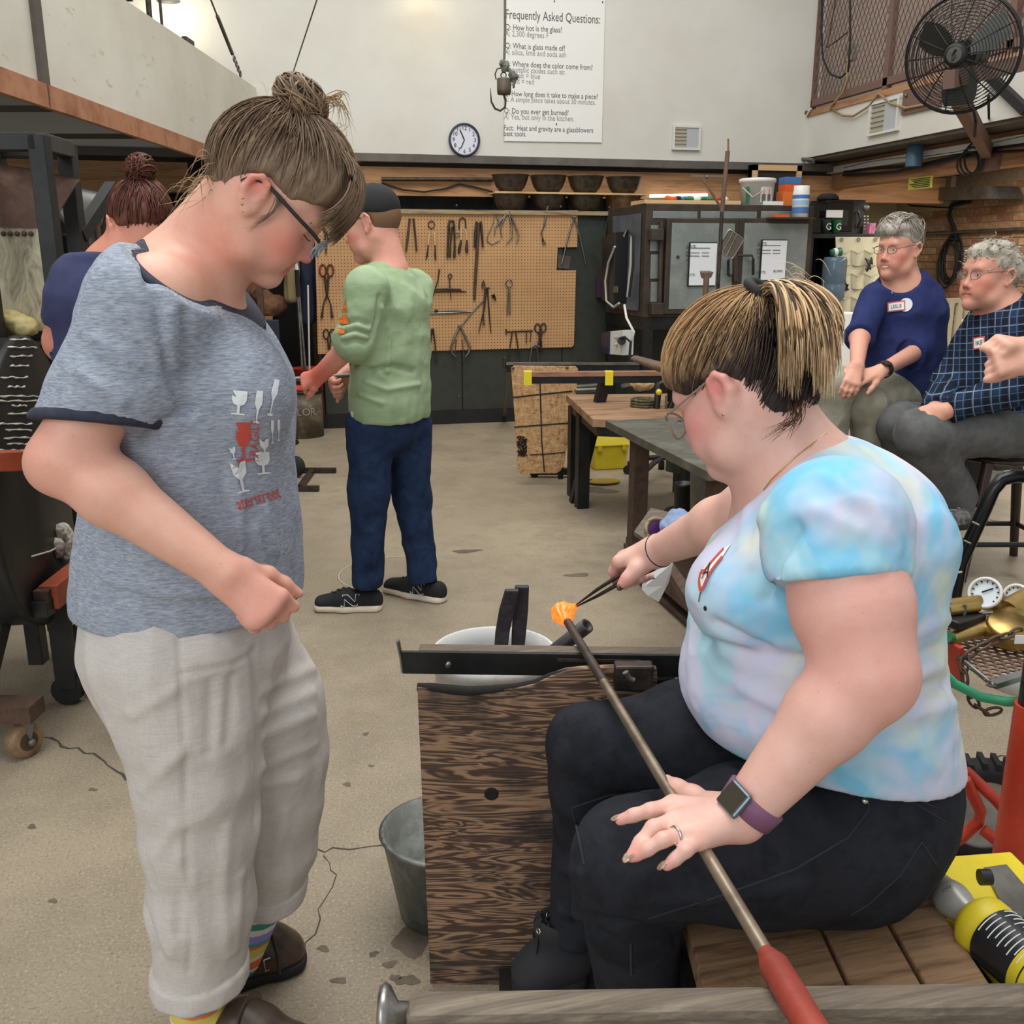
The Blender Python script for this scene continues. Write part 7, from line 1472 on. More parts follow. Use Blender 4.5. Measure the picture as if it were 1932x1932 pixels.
# == annealing kiln and the right-hand side
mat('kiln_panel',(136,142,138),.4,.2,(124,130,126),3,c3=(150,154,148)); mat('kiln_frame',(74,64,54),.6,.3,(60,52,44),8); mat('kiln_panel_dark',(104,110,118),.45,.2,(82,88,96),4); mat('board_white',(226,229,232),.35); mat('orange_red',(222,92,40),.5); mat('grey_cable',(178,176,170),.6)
YK = 7.45
def K(px,py,o=0): return onY(px,py,YK-o)
def kiln():
 t = thing('annealing_kiln','large grey steel kiln cabinet with two doors on a dark stand','kiln',K(1372,760)); t.location = V((K(1372,600).x,YK+.4,0))
 x0,x1,z0,z1 = K(1216,500).x,K(1528,500).x,K(1370,597).z,K(1370,386).z; xL = onY(1150,500,8.22).x
 foot = [V((x0,YK,0)),V((x1,YK,0)),V((x1,8.30,0)),V((xL,8.30,0)),V((xL,8.22,0))]
 MB().prism([p+ZU*z0 for p in foot],ZU*(z1-z0)).build('casing','kiln_frame',t,bevel=.006)
 MB().prism([p+ZU*(z0-.10) for p in foot],ZU*.10).build('base_frame','black_steel',t,bevel=.004)
 for p in (foot[0],foot[1],foot[2],foot[3]):
  c = V((K(1372,500).x,7.9,0)); q = p.lerp(c,.07); MB().bb((q.x-.04,q.y-.04,0),(q.x+.04,q.y+.04,z0-.09)).build('leg','black_steel',t)
 def pan(a,b,m,o=.012,nm='panel',bev=.003): MB().bb((K(a[0],a[1]).x,YK-o,K(a[0],b[1]).z),(K(b[0],a[1]).x,YK+.002,K(a[0],a[1]).z)).build(nm,m,t,bevel=bev)
 for x0_,x1_ in ((1232,1316),(1322,1428),(1436,1520)): pan((x0_,398),(x1_,412),'kiln_panel',.006)
 for a,b in ((425,474),(480,526),(532,570)): pan((1228,a),(1244,b),'kiln_panel',.006,'hinge_panel')
 for (xa,xb,nm) in ((1251,1386,'left'),(1386,1522,'right')):
  d = MB().bb((K(xa,500).x,YK-.05,K(xa,592).z),(K(xb,500).x,YK-.002,K(xa,412).z)).build('door','kiln_frame',t,bevel=.006)
  MB().bb((K(xa+9,500).x,YK-.06,K(xa,583).z),(K(xb-9,500).x,YK-.045,K(xa,421).z)).build('door_panel','kiln_panel',d,bevel=.004)
 for y in (442,581): MB().bb((K(1222,y+11).x,YK-.09,K(1222,y+12).z),(K(1245,y).x,YK,K(1222,y-10).z)).build('hinge','kiln_frame',t,bevel=.006)
 MB().cyl(K(1248,418,.03),K(1244,590,.03),.02,n=10).build('hinge_rod','kiln_frame',t)
 a,b = V((xL,8.22,0)),V((x0,YK,0)); dd = (b-a).normalized(); n = V((dd.y,-dd.x,0)); n = n if n.y < 0 else -n; s0,s1 = a+dd*.08,b-dd*.08
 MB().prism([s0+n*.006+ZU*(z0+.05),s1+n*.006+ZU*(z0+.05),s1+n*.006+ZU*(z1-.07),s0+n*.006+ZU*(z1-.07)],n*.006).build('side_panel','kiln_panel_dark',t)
 MB().cyl(K(1279,485,.06),K(1279,485,.066),.014,n=14).build('peep_hole','black_plastic',t)
 for x in (1374,1421): MB().tube([K(x+1.8*math.cos(i*1.3),490+i*.55,.10+.012*math.sin(i*1.3)) for i in range(52)],.006,5).build('spring_grip','black_steel',t)
 MB().tube([K(1386,482,.07),K(1419,482,.11),K(1421,489,.11)],.010,6).build('handle_bar','dark_iron',t); MB().tube([K(1386,520,.07),K(1376,520,.11),K(1374,512,.11)],.010,6).build('handle_bar','dark_iron',t); MB().beam(K(1386,480,.07),K(1386,530,.07),.05,.03).build('handle_plate','kiln_frame',t)
 MB().bb((K(1440,410).x,YK-.16,K(1440,411).z-.012),(K(1520,410).x,YK-.04,K(1440,411).z)).build('ledge','kiln_frame',t); MB().bb((K(1444,410).x,YK-.155,K(1440,411).z),(K(1472,410).x,YK-.10,K(1440,411).z+.02)).build('orange_strip','orange_red',t)
 for i,(x0_,y0_,x1_,y1_,tx) in enumerate(((1290,457,1346,540,0),(1424,452,1477,530,1))):
  w = thing('whiteboard',['whiteboard form on the hinge-side kiln door with a blank middle','whiteboard form on the kiln door beside the wipes canister'][i],'whiteboard',K((x0_+x1_)/2,y1_,.07)); MB().bb((K(x0_,y1_).x,YK-.080,K(x0_,y1_).z),(K(x1_,y0_).x,YK-.062,K(x0_,y0_).z)).build('frame','black_plastic',w,bevel=.004); MB().bb((K(x0_+2,y1_-2).x,YK-.084,K(x0_,y1_-2).z),(K(x1_-1,y0_+2).x,YK-.078,K(x0_,y0_+2).z)).build('sheet','board_white',w)
  for j,(dx0,dx1,dy) in enumerate(((4,50,11),(4,30,20),(34,48,20),(4,30,26),(34,48,26))): MB().beam(K(x0_+dx0,y0_+dy,.086),K(x0_+min(dx1,x1_-x0_-4),y0_+dy,.086),.002,.004).build('ruled_line','black_ink',w)
  for tx_,dx,dy,s in (('DATE:',6,8,.03),('UP:',4,19,.025),('TO:',4,25,.025),('A',4,34,.03),('NOTE:',4,62,.028))+((('BUMPS',35,60,.028),) if i else ()): text_mesh(tx_,s,K(x0_+dx,y0_+dy,.0862),(1,0,0),(0,0,1),'black_ink','lettering',w,'LEFT')
 c0 = a+dd*.40+n*.01; mid = lambda px,py: None
 def S(px,py,o=.02):
  r = ray(px,py); p0 = a+n*o; tt = (p0-C0).dot(n)/r.dot(n); return C0+r*tt
 cb = thing('control_box','tall black control box hung with grey cables on the kiln side','control box',S(1178,572)); q = [S(1162,447,.012),S(1186,437,.012),S(1182,572,.012),S(1158,566,.012)]; MB().prism(q,n*.12).build('case','black_plastic',cb,bevel=.006)
 for k in range(4): MB().tube([S(1178+k,445,.15),S(1185,434,.16+.01*k),S(1192+k,445,.15),S(1190+k*1.5,500,.15),S(1184+k,560,.15)],.012,6).build('cable','grey_cable' if k < 3 else 'black_rubber',cb)
 MB().tube([S(1160,465,.15),S(1148,495,.15),S(1142,530,.15),S(1144,568,.15),S(1158,580,.15),S(1168,572,.15)],.010,6).build('cable','grey_cable',cb); MB().tube([S(1178,575,.15),S(1182,600,.15),S(1196,626,.15),S(1190,650,.12)],.011,6).build('cable','white_plastic',cb)
 MB().prism([S(1148,524,.01),S(1154,524,.01),S(1154,555,.01),S(1147,555,.01)],n*.05).build('socket_strip','white_plastic',cb); MB().prism([S(1160,540,.135),S(1166,540,.135),S(1166,552,.135),S(1159,552,.135)],n*.01).build('switch','dull_steel',cb)
 eb = thing('power_box','white and navy power box mounted under the kiln','power box',S(1180,670)); MB().prism([S(1172,625,.03),S(1197,622,.03),S(1195,670,.03),S(1171,668,.03)],n*.10).build('case','white_plastic',eb,bevel=.005); MB().prism([S(1156,628,.03),S(1172,624,.03),S(1171,669,.03),S(1155,664,.03)],n*.11).build('face','navy_plastic',eb,bevel=.005); MB().tube([S(1170,640,.16),S(1178,636,.18),S(1190,645,.16),S(1186,700,.12),S(1184,760,.10)],.012,6).build('cord','black_rubber',eb); MB().cyl(S(1173,643,.12),S(1173,643,.17),.035,n=14).build('plug','black_plastic',eb)
 for y in (636,650): MB().ball(S(1162,y,.145),.016,8,6).build('knob','grey_cable',eb)
 zt = z1+.002; T = lambda px,py,Y=7.62: V((onY(px,py,Y).x,Y,zt))
 tb = MB().bb((K(1218,380).x,YK+.02,zt),(K(1400,380).x,YK+.34,zt+.03)).build('top_board','pale_wood',None,label='pale board lying on top of the kiln',cat='board')
 cols = ['orange_red','black_plastic','green_plastic','blue_plastic','white_plastic','orange_red','green_plastic','white_plastic','red_paint']; R = random.Random(9)
 names = ['orange wad','black wad','green wad','blue wad','white lump','orange clip','green glove','white slip','red wad']
 for i,(x,m) in enumerate(zip((1268,1282,1306,1290,1318,1328,1335,1366,1350),cols)):
  Bq = Body(); c = V((onY(x,376,7.56).x,7.56+.03*(i % 2),zt+.045)); 
  for j in range(3): Bq.ell(c+V((R.uniform(-.04,.04),R.uniform(-.02,.02),R.uniform(-.004,.008))),(R.uniform(.025,.05),.025,.018),k=.01)
  v,f = Bq.mesh(.008,1); link_mesh('small_part',v,f,m,None,True,label='small %s lying on the kiln board' % names[i],cat='part',group='loose bits on the kiln board')
 sk = (onY(1427,360,7.62)-onY(1426,360,7.62)).length; c = T(1427,380); b = thing('paint_pail','white plastic pail with green-edged photo label on the kiln','pail',c); MB().lathe([(0,0),(27*sk,0),(29.5*sk,38*sk),(31.5*sk,38*sk),(31.5*sk,44*sk),(29*sk,45*sk),(0,45*sk)],c,n=32).build('body','white_plastic',b)
 MB().tube([c+V((-30*sk,-.02,30*sk)),c+V((-24*sk,-.16,12*sk)),c+V((-10*sk,-.19,22*sk))],.006,6).build('handle','grey_cable',b)
 def onpail(u,z,e=.002): a_ = u; return c+V((math.sin(a_)*(28.3*sk+e),-math.cos(a_)*(28.3*sk+e),z))
 MB().add([onpail(-1.15+.08*i,z*sk,.003) for z in (3,37) for i in range(4)],[(i,i+1,5+i,4+i) for i in range(3)]).build('label_edge','green_plastic',b)
 MB().add([onpail(-.25+.12*i,z*sk,.003) for z in (5,30) for i in range(8)],[(i,i+1,9+i,8+i) for i in range(7)]).build('label_photo','photo_grey',b)
 for u,m in ((-.05,'photo_dark'),(.32,'photo_dark')):
  MB().add([onpail(u-.12+.06*i,z*sk,.005) for z in (6,18) for i in range(5)],[(i,i+1,6+i,5+i) for i in range(4)]).build('photo_figure',m,b); MB().add([onpail(u-.05+.05*i,z*sk,.006) for z in (18,26) for i in range(3)],[(i,i+1,4+i,3+i) for i in range(2)]).build('photo_figure','photo_skin',b)
 c = T(1487,380); b = thing('cardboard_box','orange carton with blue top behind the wipes canister','carton',c); MB().bb((c.x-17*sk,c.y-.06,zt),(c.x+17*sk,c.y+.06,zt+24*sk)).build('lower_half','orange_paint',b,bevel=.003); MB().bb((c.x-14*sk,c.y-.06,zt+24*sk),(c.x+16*sk,c.y+.06,zt+36*sk)).build('upper_half','orange_red',b,bevel=.003); MB().bb((c.x-14*sk,c.y-.062,zt+36*sk),(c.x+16*sk,c.y+.062,zt+48*sk)).build('lid','blue_plastic',b,bevel=.003)
 c = V((K(1497,410).x,YK-.10,K(1497,411).z)); sk2 = (K(1498,380)-K(1497,380)).length; b = thing('wipes_canister','white canister with blue label standing on the kiln ledge','canister',c); MB().lathe([(0,0),(14*sk2,0),(14*sk2,42*sk2),(13*sk2,44*sk2),(13*sk2,51*sk2),(0,52*sk2)],c,n=26).build('body','white_plastic',b); MB().lathe([(14.3*sk2,6*sk2),(14.3*sk2,16*sk2)],c,n=26).build('label_band','blue_plastic',b); MB().lathe([(14.3*sk2,20*sk2),(14.3*sk2,27*sk2)],c,n=26).build('label_band','pale_blue',b); MB().lathe([(14.3*sk2,30*sk2),(14.3*sk2,36*sk2)],c,n=26).build('label_band','blue_plastic',b)
 c = V((onY(1462,380,7.50).x,7.47,zt)); MB().prism([c+V((-.12,0,0)),c+V((.06,.0,0)),c+V((.05,.05,0)),c+V((-.10,.06,0))],ZU*.03).build('paper_pile','white_paper',None,label='flat pile of white papers between the pail and the carton',cat='paper')
 o = thing('wall_cupboard','dark open cupboard with pale wooden edge behind the pail','cupboard',V((onY(1450,380,8.62).x,8.62,zt))); xa_,xb_ = onY(1416,340,8.60).x,onY(1508,340,8.60).x; za,zb_ = onY(1460,384,8.60).z,onY(1460,312,8.60).z; MB().bb((xa_,8.58,za),(xb_,8.66,zb_)).build('back','dark_soffit',o)
 for p,q_ in (((xa_,8.56,za),(xa_+.05,8.66,zb_)),((xb_-.05,8.56,za),(xb_,8.66,zb_)),((xa_,8.56,zb_-.05),(xb_,8.66,zb_))): MB().bb(p,q_).build('edge','pale_wood',o)
mat('photo_grey',(206,200,192),.6); mat('photo_dark',(98,92,92),.7); mat('photo_skin',(196,152,128),.7); mat('pale_blue',(150,184,214),.5)
kiln()
def lampm():
 t = NT('tube_light'); t.set((1,1,1,1),.5); t.b.inputs['Emission Color'].default_value = (1,.96,.92,1); t.b.inputs['Emission Strength'].default_value = 3
lampm()
a,b = onY(1226,370,8.775),onY(1334,368,8.775); l = thing('strip_lamp','lit white tube lamp under the timber beam above the kiln','lamp',a.lerp(b,.5)-ZU*.03); MB().cyl(a,b,.014,n=12).build('tube','tube_light',l); MB().beam(a+V((0,.015,0)),b+V((0,.015,0)),.03,.022).build('batten','white_metal',l)
def stand():
 H = 4.9; P = lambda x,y: PH(x,y,H); t = thing('pipe_stand','tall rusty pipe stand with side arm and square glass pane','stand',onZ(1345,985,0))
 t.location = V((P(1352,700).x,P(1352,700).y,0)); m = pxm(1370,400,H)
 MB().cyl(P(1374,262),P(1374,285),1.8*m,n=10).build('tip','rust_brown',t); MB().cyl(P(1373,285),P(1362,400),4.2*m,n=12).build('upper_pipe','rust_pipe',t); MB().cyl(P(1362,400),V((P(1352,600).x,P(1352,600).y,0)),3.6*m,n=12).build('lower_pipe','dark_iron',t)
 MB().beam(P(1303,332),P(1370,333),4.5*m,4.5*m).build('arm','rust_pipe',t); MB().beam(P(1325,336),P(1363,396),3.5*m,4*m).build('brace','rust_pipe',t); MB().ball(P(1334,334),4*m,8,6).build('bolt','dull_steel',t)
 q = [P(1376,432),P(1404,452),P(1381,490),P(1353,471)]; ctr = sum(q,V())/4
 pts = []
 for i in range(4):
  a,b,c = q[i-1],q[i],q[(i+1) % 4]; pts += [b.lerp(a,.18),b.lerp(ctr,.04),b.lerp(c,.18)]
 MB().tube(pts,1.6*m,6,closed=True).build('pane_frame','bright_steel',t); MB().prism([ctr+(p-ctr)*.95 for p in q],HF*.006).build('pane','smoky_glass',t)
 for k in (.3,.6): MB().cyl(q[3].lerp(q[2],k)-HF*.01,q[0].lerp(q[1],k*.8)-HF*.01,1.0*m,n=6).build('pane_wire','bright_steel',t)
 MB().cyl(P(1360,470),P(1362,452),2.5*m,n=8).build('clamp','dark_iron',t)
 c = onZ(1352,960,0); c = V((t.location.x,t.location.y,0)); MB().lathe([(0,.0),(.20,0),(.20,.025),(.03,.05),(0,.05)],c,n=24).build('base','dark_iron',t)
 H2 = 5.3; Q = lambda x,y: PH(x,y,H2); t = thing('anvil_stand','rusty post with small square anvil head before the kiln','stand',V((Q(1326,700).x,Q(1326,700).y,0))); MB().cyl(Q(1333,522),V((Q(1326,620).x,Q(1326,620).y,0)),5.5*pxm(1330,550,H2),n=12).build('post','rust_pipe',t); m2 = pxm(1330,520,H2)
 MB().hexa([Q(1324,526),Q(1342,524),Q(1340,522)+HF*.06,Q(1326,522)+HF*.06,Q(1321,514),Q(1347,513),Q(1344,511)+HF*.06,Q(1324,511)+HF*.06]).build('head','rust_pipe',t,bevel=.003)
 MB().lathe([(0,.0),(.18,0),(.18,.02),(.03,.04),(0,.04)],V((t.location.x,t.location.y,0)),n=24).build('base','dark_iron',t)
 a,b = PH(1203,680,5.0),PH(1300,712,4.6); t = thing('yoke_stand','stand with grey-brown tapered metal yoke behind the seated person','stand',V((b.x,b.y,0))); MB().tube([a+HF*.1,a.lerp(b,.5)+HF*.08,b+RT*.2],[.03,.045,.05],10,flat=.55).build('yoke','rust_pipe',t); MB().beam(V((b.x+.15,b.y+.1,0)),V((b.x+.15,b.y+.1,b.z)),.05,.05).build('post','black_steel',t)
mat('rust_pipe',(96,78,64),.65,.3,(120,98,80),12); mat('smoky_glass',(96,82,62),.12,0,(130,118,100),5,**{'Alpha': .88})
stand()
def shelf_side():
 Y = 7.75; P = lambda x,y,o=0: onY(x,y,Y-o); x0,x1 = P(1524,500).x,P(1668,500).x; zt = P(1600,441).z
 s = thing('shelf_unit','black shelf unit carrying the microwave','shelf',((x0+x1)/2,Y+.2,0)); MB().bb((x0,Y,zt-.04),(x1,Y+.42,zt)).build('top','black_steel',s,bevel=.004)
 for x in (x0+.02,x1-.02): MB().bb((x-.02,Y,0),(x+.02,Y+.42,zt-.04)).build('side','black_steel',s)
 MB().bb((x0,Y+.38,0),(x1,Y+.42,zt-.04)).build('back','soot_black',s); MB().bb((x0+.02,Y,.9),(x1-.02,Y+.40,.93)).build('shelf_board','black_steel',s); MB().bb((x0+.3,Y+.0,.93),(x0+.34,Y+.4,zt-.04)).build('divider','black_steel',s)
 m = (P(1601,400)-P(1600,400)).length
 mw = thing('microwave','black microwave oven with round dial on the shelf unit','microwave',P(1607,440)+V((0,.2,0))); MB().bb((P(1570,440).x,Y+.12,zt),(P(1643,440).x,Y+.40,zt+57*m)).build('case','black_plastic',mw,bevel=.006); MB().bb((P(1573,440).x,Y+.108,zt+4*m),(P(1620,440).x,Y+.124,zt+53*m)).build('door','gloss_black',mw,bevel=.004); MB().bb((P(1580,440).x,Y+.104,zt+14*m),(P(1610,440).x,Y+.110,zt+40*m)).build('window','smoked',mw)
 MB().tube([P(1618,430,-.1),P(1624,414,-.07),P(1619,398,-.1)],.010,6).build('handle','gloss_black',mw); MB().lathe([(0,.02),(4.5*m,.02),(5.5*m,0)],P(1634,392,-.12),(0,-1,0),18).build('dial','dull_steel',mw)
 for i in range(5):
  for j in range(2): MB().box(P(1631+j*6,408+i*6,-.116),(.012,.012,.012)).build('button','grey_cable',mw)
 MB().bb((P(1529,440).x,Y+.06,zt),(P(1568,440).x,Y+.36,zt+50*m)).build('black_case','gloss_black',None,bevel=.008,label='plain glossy black case beside the microwave',cat='case')
 MB().lathe([(0,0),(19*m,0),(17*m,.03),(12*m,.05),(0,.055)],V((P(1580,440).x,Y+.2,zt+57*m)),n=22).build('folded_cloth','black_knit0',None,label='folded black cloth on top of the microwave',cat='cloth')
 MB().bb((P(1556,440).x,Y-.01,zt+26*m),(P(1586,440).x,Y+.004,zt+38*m)).build('paper_note','white_paper',None,label='small white note stuck between case and microwave',cat='note')
 for i,x in enumerate((1564,1583)):
  c = V((P(x,440).x,Y-.02 if 0 else Y+.03-.06,zt)); c.y = Y+.05; cup = thing('paper_cup',['dark green paper cup with white letter before the black case','bright green paper cup with white letter before the microwave'][i],'cup',c); MB().lathe([(0,0),(6*m,0),(8.2*m,22*m),(8.5*m,22.5*m),(7.6*m,22.5*m),(5.5*m,.01),(0,.01)],c,n=20).build('cup',['cup_dark','green_plastic'][i],cup); text_mesh('G',15*m,c+V((0,-7.6*m,11*m)),(1,0,0),(0,0,1),'print_white','lettering',cup)
 c = V((P(1648,440).x,Y+.05,zt)); MB().bb((c.x-.03,c.y-.03,zt),(c.x+.03,c.y+.03,zt+.09)).build('snack_box','pink_box',None,bevel=.004,label='little pink patterned box beside the microwave',cat='box')
 Yo = Y-.03; Q = lambda x,y,o=0: onY(x,y,Yo-o); og = thing('hanging_organiser','cream fabric pocket organiser hanging from the shelf unit','organiser',Q(1620,690)); MB().prism([Q(1577,447),Q(1662,447),Q(1652,690),Q(1586,690)],(0,.012,0)).build('panel','cream_cloth',og)
 for r in range(5):
  for c_ in range(3):
   x = 1581+c_*25; y = 466+r*44; a = [Q(x,y+6,.004),Q(x+12,y+12,.05),Q(x+24,y+6,.004),Q(x+23,y+34,.006),Q(x+12,y+36,.035),Q(x+1,y+34,.006)]; MB().add(a,[(0,1,4,5),(1,2,3,4)],True).build('pocket','cream_cloth',og); MB().tube(a[:3],.005,5).build('pocket_hem','cream_seam',og)
 for x in (1588,1620,1652): MB().torus(Q(x,452,.01),(0,1,0),.014,.004,12,5).build('grommet','dull_steel',og)
 for i,(x,y) in enumerate(((1586,480),(1640,500),(1592,535))):
  Rr = random.Random(i); MB().tube([Q(x+Rr.uniform(-9,9),y+Rr.uniform(-14,14),.05) for _ in range(9)],.008,6).build('goggles_strap','black_rubber' if i else 'grey_cable',None,label=['grey safety goggles tucked in the organiser top pocket','dark strap hanging out of a middle organiser pocket','black goggles strap in a lower organiser pocket'][i],cat='goggles')
 Yj = 7.4; J = lambda x,y: onY(x,y,Yj); mj = (J(1570,540)-J(1569,540)).length; c = V((J(1568,585).x,Yj,J(1568,588).z)); w = thing('water_dispenser','white dispenser with upturned blue-grey water jug','dispenser',V((c.x,c.y,0))); MB().bb((c.x-.15,c.y-.14,0),(c.x+.15,c.y+.14,c.z)).build('cabinet','white_plastic',w,bevel=.012); MB().lathe([(0,0),(8*mj,0),(9*mj,10*mj),(20*mj,24*mj),(20*mj,44*mj),(19*mj,46*mj),(20*mj,48*mj),(20*mj,84*mj),(18*mj,90*mj),(0,91*mj)],c,n=28).build('jug','jug_plastic',w)
 b = c+ZU*(91*mj+.032)+V((.0,-.0,0)); cup = thing('paper_cup','green paper cup lying on its side on the water jug','cup',b-ZU*.03); MB().lathe([(0,0),(.026,0),(.034,.09),(.031,.09),(0,.01)],b-V((.045,0,0)),(1,0,.1),18).build('cup','green_plastic',cup); MB().lathe([(.031,.02),(.0335,.05)],b-V((.045,0,0)),(1,0,.1),18).build('cup_band','print_white',cup)
 MB().bb((J(1587,600).x,Yj+.1,0),(J(1592,600).x+.08,Yj+.14,J(1590,592).z)).build('white_board','white_metal',None,label='narrow white panel standing beside the water dispenser',cat='panel')
mat('gloss_black',(16,16,17),.12); mat('smoked',(40,44,46),.08); mat('cup_dark',(40,66,54),.5); mat('pink_box',(150,70,110),.6,0,(200,130,160),60); mat('cream_cloth',(206,198,170),.9,0,(192,184,156),5); mat('cream_seam',(176,168,140),.9); mat('jug_plastic',(92,112,126),.15,**{'Alpha': .82}); mat('black_knit0',(28,28,30),.85)
shelf_side()
def brick_side():
 X = XR-.05; P = lambda x,y: onX(x,y,X)
 MB().tube([P(1640,446),P(1760,440),P(1990,429)],.018,8).build('conduit','dull_steel',None,label='thin grey conduit running along the brick wall',cat='conduit')
 c = P(1797,486); co = thing('hose_coil','black hose hung in a coil on the brick wall','hose',c-ZU*.3)
 for i in range(6): MB().tube([c+V((.005-.012*i,(.13+.022*math.sin(i*1.7))*math.cos(t),(.215+.01*(i % 2))*math.sin(t)-.012*i+.02*math.sin(i*2.1))) for t in np.linspace(0,2*PI,25)[:-1]],.011,6,closed=True).build('turn','black_rubber',co)
 MB().tube([P(1806,455),P(1800,430),P(1790,405),P(1796,388),P(1830,380)],.02,8).build('lead','black_rubber',co); MB().tube([P(1676,364),P(1720,388),P(1790,392),P(1800,388)],.014,7).build('lead','black_rubber',co)
 h = thing('range_hood','shallow stainless hood box hanging under the gallery','hood',P(1775,395)); B = MB(); Xh = 6.4; Q = lambda x,y: onX(x,y,Xh); a,b = Q(1866,372),Q(1720,374); B.hexa([a+V((0,-.1,-.02)),a+V((.3,-.1,-.02)),b+V((.3,.1,-.02)),b+V((0,.1,-.02)),a+ZU*.10,a+V((.3,0,.10)),b+V((.3,0,.10)),b+ZU*.10]).build('canopy','dull_steel',h)
 t = thing('folding_rack','cream folding rack leaning by the brick wall','rack',PH(1790,690,6.0)); t.location.z = 0
 for x in (1778,1795,1812,1828): MB().beam(PH(x,566,6.0),PH(x-14,690,5.9),.03,.03).build('bar','cream_board',t)
 MB().beam(PH(1774,568,6.0),PH(1832,566,6.0),.03,.03).build('top_bar','cream_board',t); MB().beam(PH(1776,640,5.93),V((PH(1770,690,5.9).x,PH(1770,690,5.9).y,0)),.03,.03).build('leg','cream_board',t); MB().beam(PH(1818,640,5.93),V((PH(1816,690,5.9).x,PH(1816,690,5.9).y,0)),.03,.03).build('leg','cream_board',t)
 c = PH(1845,640,6.2); b = thing('storage_bin','white open bin on a grey plinth beside the folding rack','bin',V((c.x,c.y,0))); MB().bb((c.x-.16,c.y-.16,0),(c.x+.2,c.y+.2,c.z-.12)).build('plinth','grey_tub',b,bevel=.01); MB().lathe([(0,0),(.12,0),(.15,.22),(.16,.22),(.16,.24),(.13,.24),(0,.02)],V((c.x,c.y,c.z-.12)),n=4).build('bin','white_plastic',b)
 for i,(x,w,hgt,m,lab) in enumerate(((1745,.20,.62,'black_plastic','black crate stacked on the floor behind the navy-shirted person'),(1812,.15,.40,'soot_black','dark tub on the floor by the folding rack'))):
  c = PH(x,700,5.5+.1*i); MB().hexa([V((c.x+a*w*.9,c.y+b_*w*.9,0)) for a,b_ in ((-1,-1),(1,-1),(1,1),(-1,1))]+[V((c.x+a*w,c.y+b_*w,hgt)) for a,b_ in ((-1,-1),(1,-1),(1,1),(-1,1))]).build('crate',m,None,bevel=.01,label=lab,cat='crate')
  if i == 0: MB().box(c+V((-.05,-w-.005,0))+ZU*(.45-c.z),(.14,.004,.10)).build('crate_label','yellow_plastic',bpy.data.objects['crate'])
brick_side()
